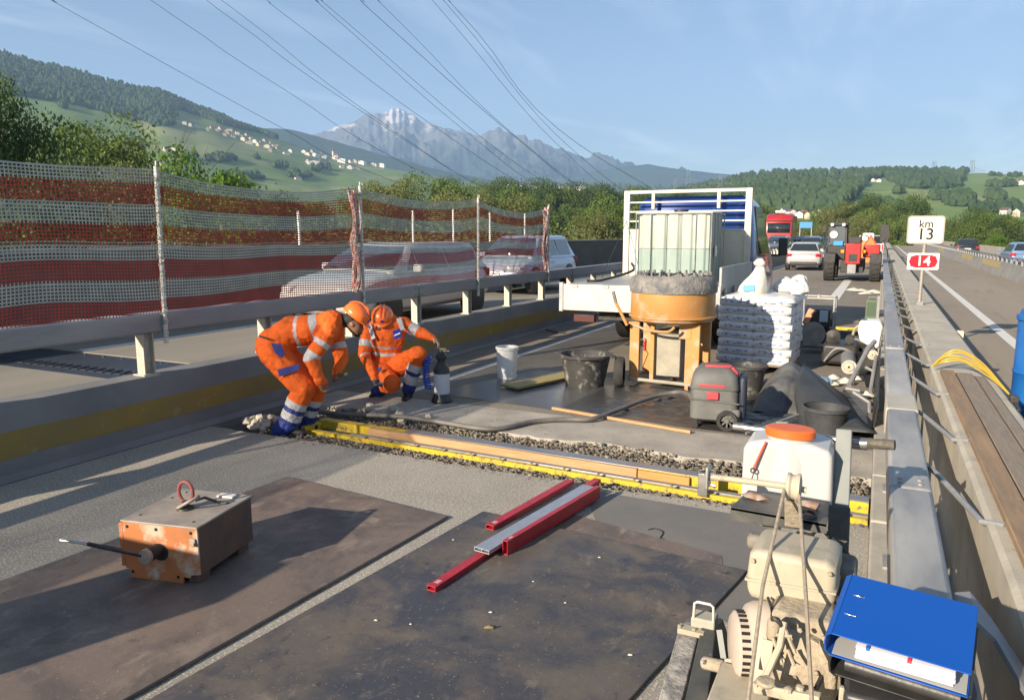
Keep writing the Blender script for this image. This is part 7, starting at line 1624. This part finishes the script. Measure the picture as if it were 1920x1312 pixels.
# recoil starter: drum facing left-front
rc = pz_(1415, 1210, 2.16); dn = Vector((-.93, -.33, .0)).normalized(); xx = dn.cross(Vector((0,0,1))).normalized(); zz = xx.cross(dn); Mr = Matrix((xx, zz, dn)).transposed()
MB().lathe([(.0,-.10),(.125,-.10),(.130,-.05),(.128,0),(.118,.02),(.10,.03)], rc, 40, M=Mr).build('fan_cover', mat('cover_pinkish', (.50,.41,.33), (.42,.35,.29), sc=6, rough=.65, col3=(.33,.28,.22), sc3=9, lo3=.55, hi3=.8), sw, world=True, smooth=50)
RSC = mat('cover_pinkish', (.50,.41,.33))
MB().lathe([(.098,.0),(.098,.055),(.085,.065),(0,.068)], rc, 36, M=Mr).build('recoil_drum', RSC, sw, world=True, smooth=40)
sl0 = None
for k in range(30):
    a = 6.283*k/30
    if 0.9 < (a % 3.1416) < 1.25: continue
    p = rc+Mr @ Vector((.0995*math.cos(a), .0995*math.sin(a), .030)); M2 = Mr @ Matrix.Rotation(a, 3, 'Z'); MB().box(p, (.004,.0085,.046), M=M2).build('vent_slot', HOLE, sw, world=True)
p = rc+Vector((.055,-.118,.035)); g = MB().rock(p, .016, (1.1,.35,1)); g.build('red_mark', mat('mark_red', (.65,.03,.05), rough=.6), sw, world=True, smooth=60)
# crankcase
c = pz_(1510, 1235, 2.12)
MB().lathe([(.0,-.12),(.11,-.12),(.12,-.08),(.115,.10),(.08,.13),(0,.135)], c+Vector((-.02,.05,-.02)), 28, M=Matrix.Rotation(R_(90),3,'X') @ Matrix.Identity(3)).build('crankcase', CRD, sw, world=True, smooth=45)
MB().b2((c.x-.10,c.y-.02,c.z-.02),(c.x+.07,c.y+.14,c.z+.13)).build('cylinder_block', CRD, sw, world=True, bev=.02, seg=3)
for k in range(5): MB().b2((c.x+.045,c.y-.04,c.z-.10+k*.035),(c.x+.085,c.y+.12,c.z-.085+k*.035)).build('cooling_fin', CRD, sw, world=True, bev=.003)
MB().box(c+Vector((.06,-.06,.02)), (.05,.03,.17)).build('side_cover', CRD, sw, world=True, bev=.012)
# carburettor bits
cb0 = pz_(1452, 1178, 2.02)
MB().lathe([(.016,-.03),(.02,-.02),(.02,.02),(.014,.03)], cb0+Vector((0,0,0)), 14).build('carburettor', CRD, sw, world=True)
MB().tube(smoothpath([cb0+Vector((-.005,-.01,.03)), cb0+Vector((.0,-.03,.045)), cb0+Vector((.02,-.03,.03)), cb0+Vector((.015,-.02,.0))], 5), .006, 6).build('throttle_loop', DARK, sw, world=True)
MB().beam(cb0+Vector((-.012,-.03,-.02)), cb0+Vector((-.015,-.05,-.10)), .03, .006, up=(0,1,0)).build('throttle_plate', CR, sw, world=True, bev=.002)
for a, b in (((.01,-.03,0),(.05,-.04,.01)), ((.03,-.03,.02),(.06,-.05,-.03)), ((.0,-.03,-.01),(.03,-.05,-.07)), ((.04,-.04,-.03),(.06,-.06,-.06))): MB().tube([cb0+Vector(a), cb0+Vector(b)], .005, 6).build('linkage', CRD, sw, world=True)
MB().tube([pz_(1470,1165,2.0), pz_(1462,1210,1.97), pz_(1425,1290,1.92)], .009, 8).build('control_rod', CR, sw, world=True); MB().lathe([(.022,-.006),(.026,0),(.022,.006),(0,.008)], pz_(1436,1278,1.9), 16).build('knob', CRD, sw, world=True)
MB().tube(smoothpath([pz_(1463,1222,2.0), pz_(1475,1240,1.99), pz_(1484,1246,1.99)], 4), .0018, 4).build('thin_wire', DARK, sw, world=True)
# base tray and frame
q = [pz_(1352,1312,1.98), pz_(1350,1285,2.02), pz_(1395,1262,2.12), pz_(1440,1272,2.1)]
bx = pz_(1390, 1290, 2.02); MB().b2((bx.x-.075,bx.y-.16,bx.z-.22),(bx.x+.08,bx.y+.10,bx.z+.01)).build('frame_box', CR, sw, world=True, bev=.006)
MB().b2((bx.x-.05,bx.y+.0,.16),(bx.x+.30,bx.y+.62,bx.z-.08)).build('frame', DGM, sw, world=True, bev=.01)
MB().beam(pz_(1415,1285,1.97), pz_(1540,1312,1.93), .03, .03).build('cross_bar', CR, sw, world=True, bev=.004)
for px, py in ((1478,1296),(1500,1292)): MB().lathe([(.010,0),(.010,.01),(0,.012)], pz_(px,py,1.93), 8).build('bolt', CR, sw, world=True)
# small bracket left of engine
MB().prism([pz_(1358,1235,2.14),pz_(1372,1235,2.14),pz_(1372,1288,2.12),pz_(1366,1288,2.12)], (0,.006,0)).build('side_bracket', CR, sw, world=True, bev=.001)
MB().beam(pz_(1349,1180,2.26), pz_(1358,1240,2.22), .018, .008, up=(0,1,0)).build('strap_bar', GRN, sw, world=True)
MB().tube([pz_(1322,1242,2.2), pz_(1358,1250,2.16)], .02, 12).build('spacer', CRD, sw, world=True); MB().tube([pz_(1316,1240,2.16), pz_(1324,1242,2.18)], .006, 8).build('bolt', STEEL, sw, world=True)
# blade guard: long box going down-left toward the camera
g1 = [pz_(1281,1183,2.44), pz_(1322,1190,2.44)]
ga, gb = pz_(1290,1186,2.42), pz_(1252,1340,2.06)
MB().loft([[ga+Vector(p) for p in ((-.035,0,0),(.035,0,0),(.035,.14,-.02),(-.035,.14,-.02))], [gb+Vector(p) for p in ((-.04,0,0),(.03,0,0),(.03,.5,-.05),(-.04,.5,-.05))]]).build('blade_guard', SGY, sw, world=True, bev=.004)
ha, hb_ = pz_(1325,1180,2.45), pz_(1290,1340,2.06)
MB().loft([[ha+Vector(p) for p in ((-.02,0.01,.01),(.03,.01,.01),(.03,.14,-.02),(-.02,.14,-.02))], [hb_+Vector(p) for p in ((-.02,.01,.0),(.05,.01,.0),(.05,.5,-.05),(-.02,.5,-.05))]]).build('guard_side', DGM, sw, world=True, bev=.004)
MB().b2((ga.x-.035,ga.y-.012,ga.z-.004),(ga.x+.055,ga.y+.03,ga.z+.015)).build('guard_lip', CR, sw, world=True, bev=.002)
c = pz_(1316,1168,2.46); MB().box(c+Vector((.005,.02,-.005)), (.082,.07,.055)).build('guard_cap', mat('cap_cream', (.40,.38,.31), (.32,.30,.25), sc=9, rough=.7), sw, world=True, bev=.006)
h0 = c+Vector((.005,-.012,.02)); MB().tube([h0+Vector((-.032,0,0)), h0+Vector((-.030,0,.055)), h0+Vector((-.02,0,.062)), h0+Vector((.024,0,.062)), h0+Vector((.034,0,.055)), h0+Vector((.036,0,0))], .0048, 8).build('guard_handle', mat('bright_handle', (.6,.58,.52), rough=.5, metal=.3), sw, world=True)
for s in (-.03, .02): MB().lathe([(.007,0),(.007,.006),(0,.007)], ga+Vector((s,.0,.016)), 8).build('rivet', CR, sw, world=True)
# wheels of the saw (on the ground)
for x_ in (-.42, -.02): MB().lathe([(.0,-.03),(.10,-.03),(.11,-.02),(.11,.02),(.10,.03),(0,.03)], (x_, 2.75, .11), 24, M=Ms).build('wheel', BLK, sw, world=True)
# ---- binders ----
bl = thing('ring_binder', 'bright blue ring binder full of papers lying on top of a black binder', 'binder', (0, 0, 0))
BB = mat('binder_blue', (.005,.07,.34), rough=.42, spec=.35); BIN = mat('binder_lining', (.30,.30,.29), rough=.6); PAP = mat('paper_stack', (.66,.63,.66), (.56,.53,.57), sc=3, rough=.8, stretch=(1,1,220)); CRM = mat('chrome', (.8,.8,.8), rough=.15, metal=.95)
kS = .88; LW, LH = .32*kS, .285*kS
cen = EYE+(Vector((.1251, 2.1446, .8385))-EYE)*kS
MR = (Matrix.Rotation(-.131, 3, 'Z') @ Matrix.Rotation(.0249, 3, 'Y') @ Matrix.Rotation(.194, 3, 'X'))
U_, V_, Nn_ = [Vector(c) for c in MR.transposed()]
tl, tr_, br, bl_ = [cen+U_*a*LW/2+V_*b_*LH/2 for a, b_ in ((-1,1),(1,1),(1,-1),(-1,-1))]
bl.location = cen; bl.matrix_basis = Matrix.Translation(cen); lw, lh = LW, LH
def slab(nm, pts, t, m, par=bl, bev=.0015): 
    n = (Vector(pts[1])-Vector(pts[0])).cross(Vector(pts[3])-Vector(pts[0])).normalized(); return MB().prism([Vector(p)-n*t for p in pts], n*t).build(nm, m, par, world=True, bev=bev)
slab('front_cover', [bl_, br, tr_, tl], .003, BB)
dn_ = -Nn_*.062
lo = [bl_+dn_, br+dn_, tr_+dn_, tl+dn_]
lo = [p+Vector((0,0,0)) for p in lo]
slab('back_cover', [p for p in lo], .003, BB)
# spine on the left side joins covers (rounded)
sp0, sp1 = bl_, tl
arc = [(-.0, 0), (-.012, -.01), (-.014, -.031), (-.011, -.053), (0, -.062)]
MB().loft([[sp0+U_*a+Nn_*b for a, b in arc]+[sp0+U_*(a+.003)+Nn_*b for a, b in arc[::-1]], [sp1+U_*a+Nn_*b for a, b in arc]+[sp1+U_*(a+.003)+Nn_*b for a, b in arc[::-1]]]).build('spine', BB, bl, world=True)
slab('inner_plate', [bl_+U_*.004-Nn_*.0585+V_*.004, br-U_*.004-Nn_*.0585+V_*.004, tr_-U_*.004-Nn_*.0585, tl+U_*.004-Nn_*.0585], .001, BIN, bev=0)
p0 = bl_+U_*.055+V_*.008-Nn_*.057; p1 = br-U_*.028+V_*.012-Nn_*.057
g = MB(); n_ = 9
for k in range(n_):
    o_ = U_*random.uniform(-.002,.002)+V_*random.uniform(0,.003); h0_ = Nn_*(.0042*k); q = [p0+o_+h0_, p1+o_+h0_, p1+o_+V_*(lh-.03)+h0_, p0+o_+V_*(lh-.03)+h0_]; MB().prism(q, Nn_*.0040).build('paper_block', PAP, bl, world=True, smooth=0)
for k, (u, m_) in enumerate(((.075, mat('tab_blue', (.02,.12,.4), rough=.5)), (.16, mat('tab_red', (.6,.05,.08), rough=.5)))): q = bl_+U_*u+V_*.006-Nn_*.024; MB().prism([q, q+U_*.008, q+U_*.008+Nn_*.008, q+Nn_*.008], V_*.01).build('index_tab', m_, bl, world=True)
for f in (.66, .34):
    c = bl_+U_*.030+V_*lh*f+Nn_*.0012+U_*(.02*(f-.5)); M3 = Matrix((U_, V_, Nn_)).transposed()
    MB().box(c, (.026,.0048,.0016), M=M3).build('slot_rim', CRM, bl, world=True, bev=.001); MB().box(c+Nn_*.0009, (.021,.0022,.001), M=M3).build('slot_hole', HOLE, bl, world=True)
# black binders beneath
kb_ = thing('ring_binder', 'black binder lying underneath the bright blue one', 'binder', cen-Nn_*.11)
o0 = bl_-Nn_*.066+U_*.012+V_*.010; W_, H_b = lw*.98, lh
MB().prism([o0, o0+U_*W_, o0+U_*W_+V_*H_b, o0+V_*H_b], -Nn_*.004).build('front_cover', BLKP, kb_, world=True, bev=.001)
MB().prism([o0-Nn_*.055, o0-Nn_*.055+U_*W_, o0-Nn_*.055+U_*W_+V_*H_b, o0-Nn_*.055+V_*H_b], -Nn_*.004).build('back_cover', BLKP, kb_, world=True, bev=.001)
MB().loft([[s_+U_*(a-.002)+Nn_*b for a, b in arc]+[s_+U_*(a+.003)+Nn_*b for a, b in arc[::-1]] for s_ in (o0, o0+V_*H_b)]).build('spine', BLKP, kb_, world=True)
MB().tube([o0+U_*.02-Nn_*.030+V_*.02, o0+U_*(W_-.02)-Nn_*.030+V_*.02], .019, 14).build('rolled_cover', BLKP, kb_, world=True)
MB().prism([o0+U_*.05-Nn_*.012+V_*.02, o0+U_*(W_-.02)-Nn_*.012+V_*.02, o0+U_*(W_-.02)-Nn_*.012+V_*(H_b-.02), o0+U_*.05-Nn_*.012+V_*(H_b-.02)], -Nn_*.038).build('paper_block', PAP, kb_, world=True)
# stand that carries the binders: steel generator-like case beside the kerb
st = thing('tool_case', 'dark case standing on the kerb that carries the two binders', 'case', (cen.x+.02, cen.y-.02, .09))
zb_ = min((o0-Nn_*.062).z, (o0-Nn_*.062+U_*W_).z)-.002
MB().b2((cen.x-.12, cen.y-.12, .765), (cen.x+.17, cen.y+.12, zb_-.0)).build('case_body', BLKP, st, world=True, bev=.012)
MB().b2((cen.x-.13,cen.y-.10,.30),(cen.x-.118,cen.y-.085,zb_)).build('pale_edge', CR, st, world=True, bev=.003)

# bolts, stickers and dirt-collecting details on the engine
for px, py, y in ((1412,1050,yF-.004),(1556,1075,yF-.004),(1500,1180,2.02),(1530,1260,2.03),(1490,1270,2.03),(1545,1195,2.05)):
    MB().lathe([(.007,0),(.007,.006),(.004,.008),(0,.008)], pz_(px,py,y), 6, M=Matrix.Rotation(R_(90),3,'X')).build('bolt', CRD, sw, world=True)
MB().tube(smoothpath([pz_(1560,1090,2.3), pz_(1575,1150,2.2), pz_(1560,1220,2.12), pz_(1530,1290,2.0)], 6), .006, 6).build('fuel_hose', BLK, sw, world=True)
MB().tube(smoothpath([pz_(1440,1120,2.2), pz_(1448,1150,2.12), pz_(1440,1190,2.05), pz_(1455,1225,2.0)], 6), .0045, 6).build('cable', BLK, sw, world=True)
MB().tube(smoothpath([pz_(1535,985,2.8), pz_(1560,1010,2.7), pz_(1590,1040,2.6), pz_(1600,1075,2.5)], 6), .008, 6).build('water_hose', BLK, sw, world=True)
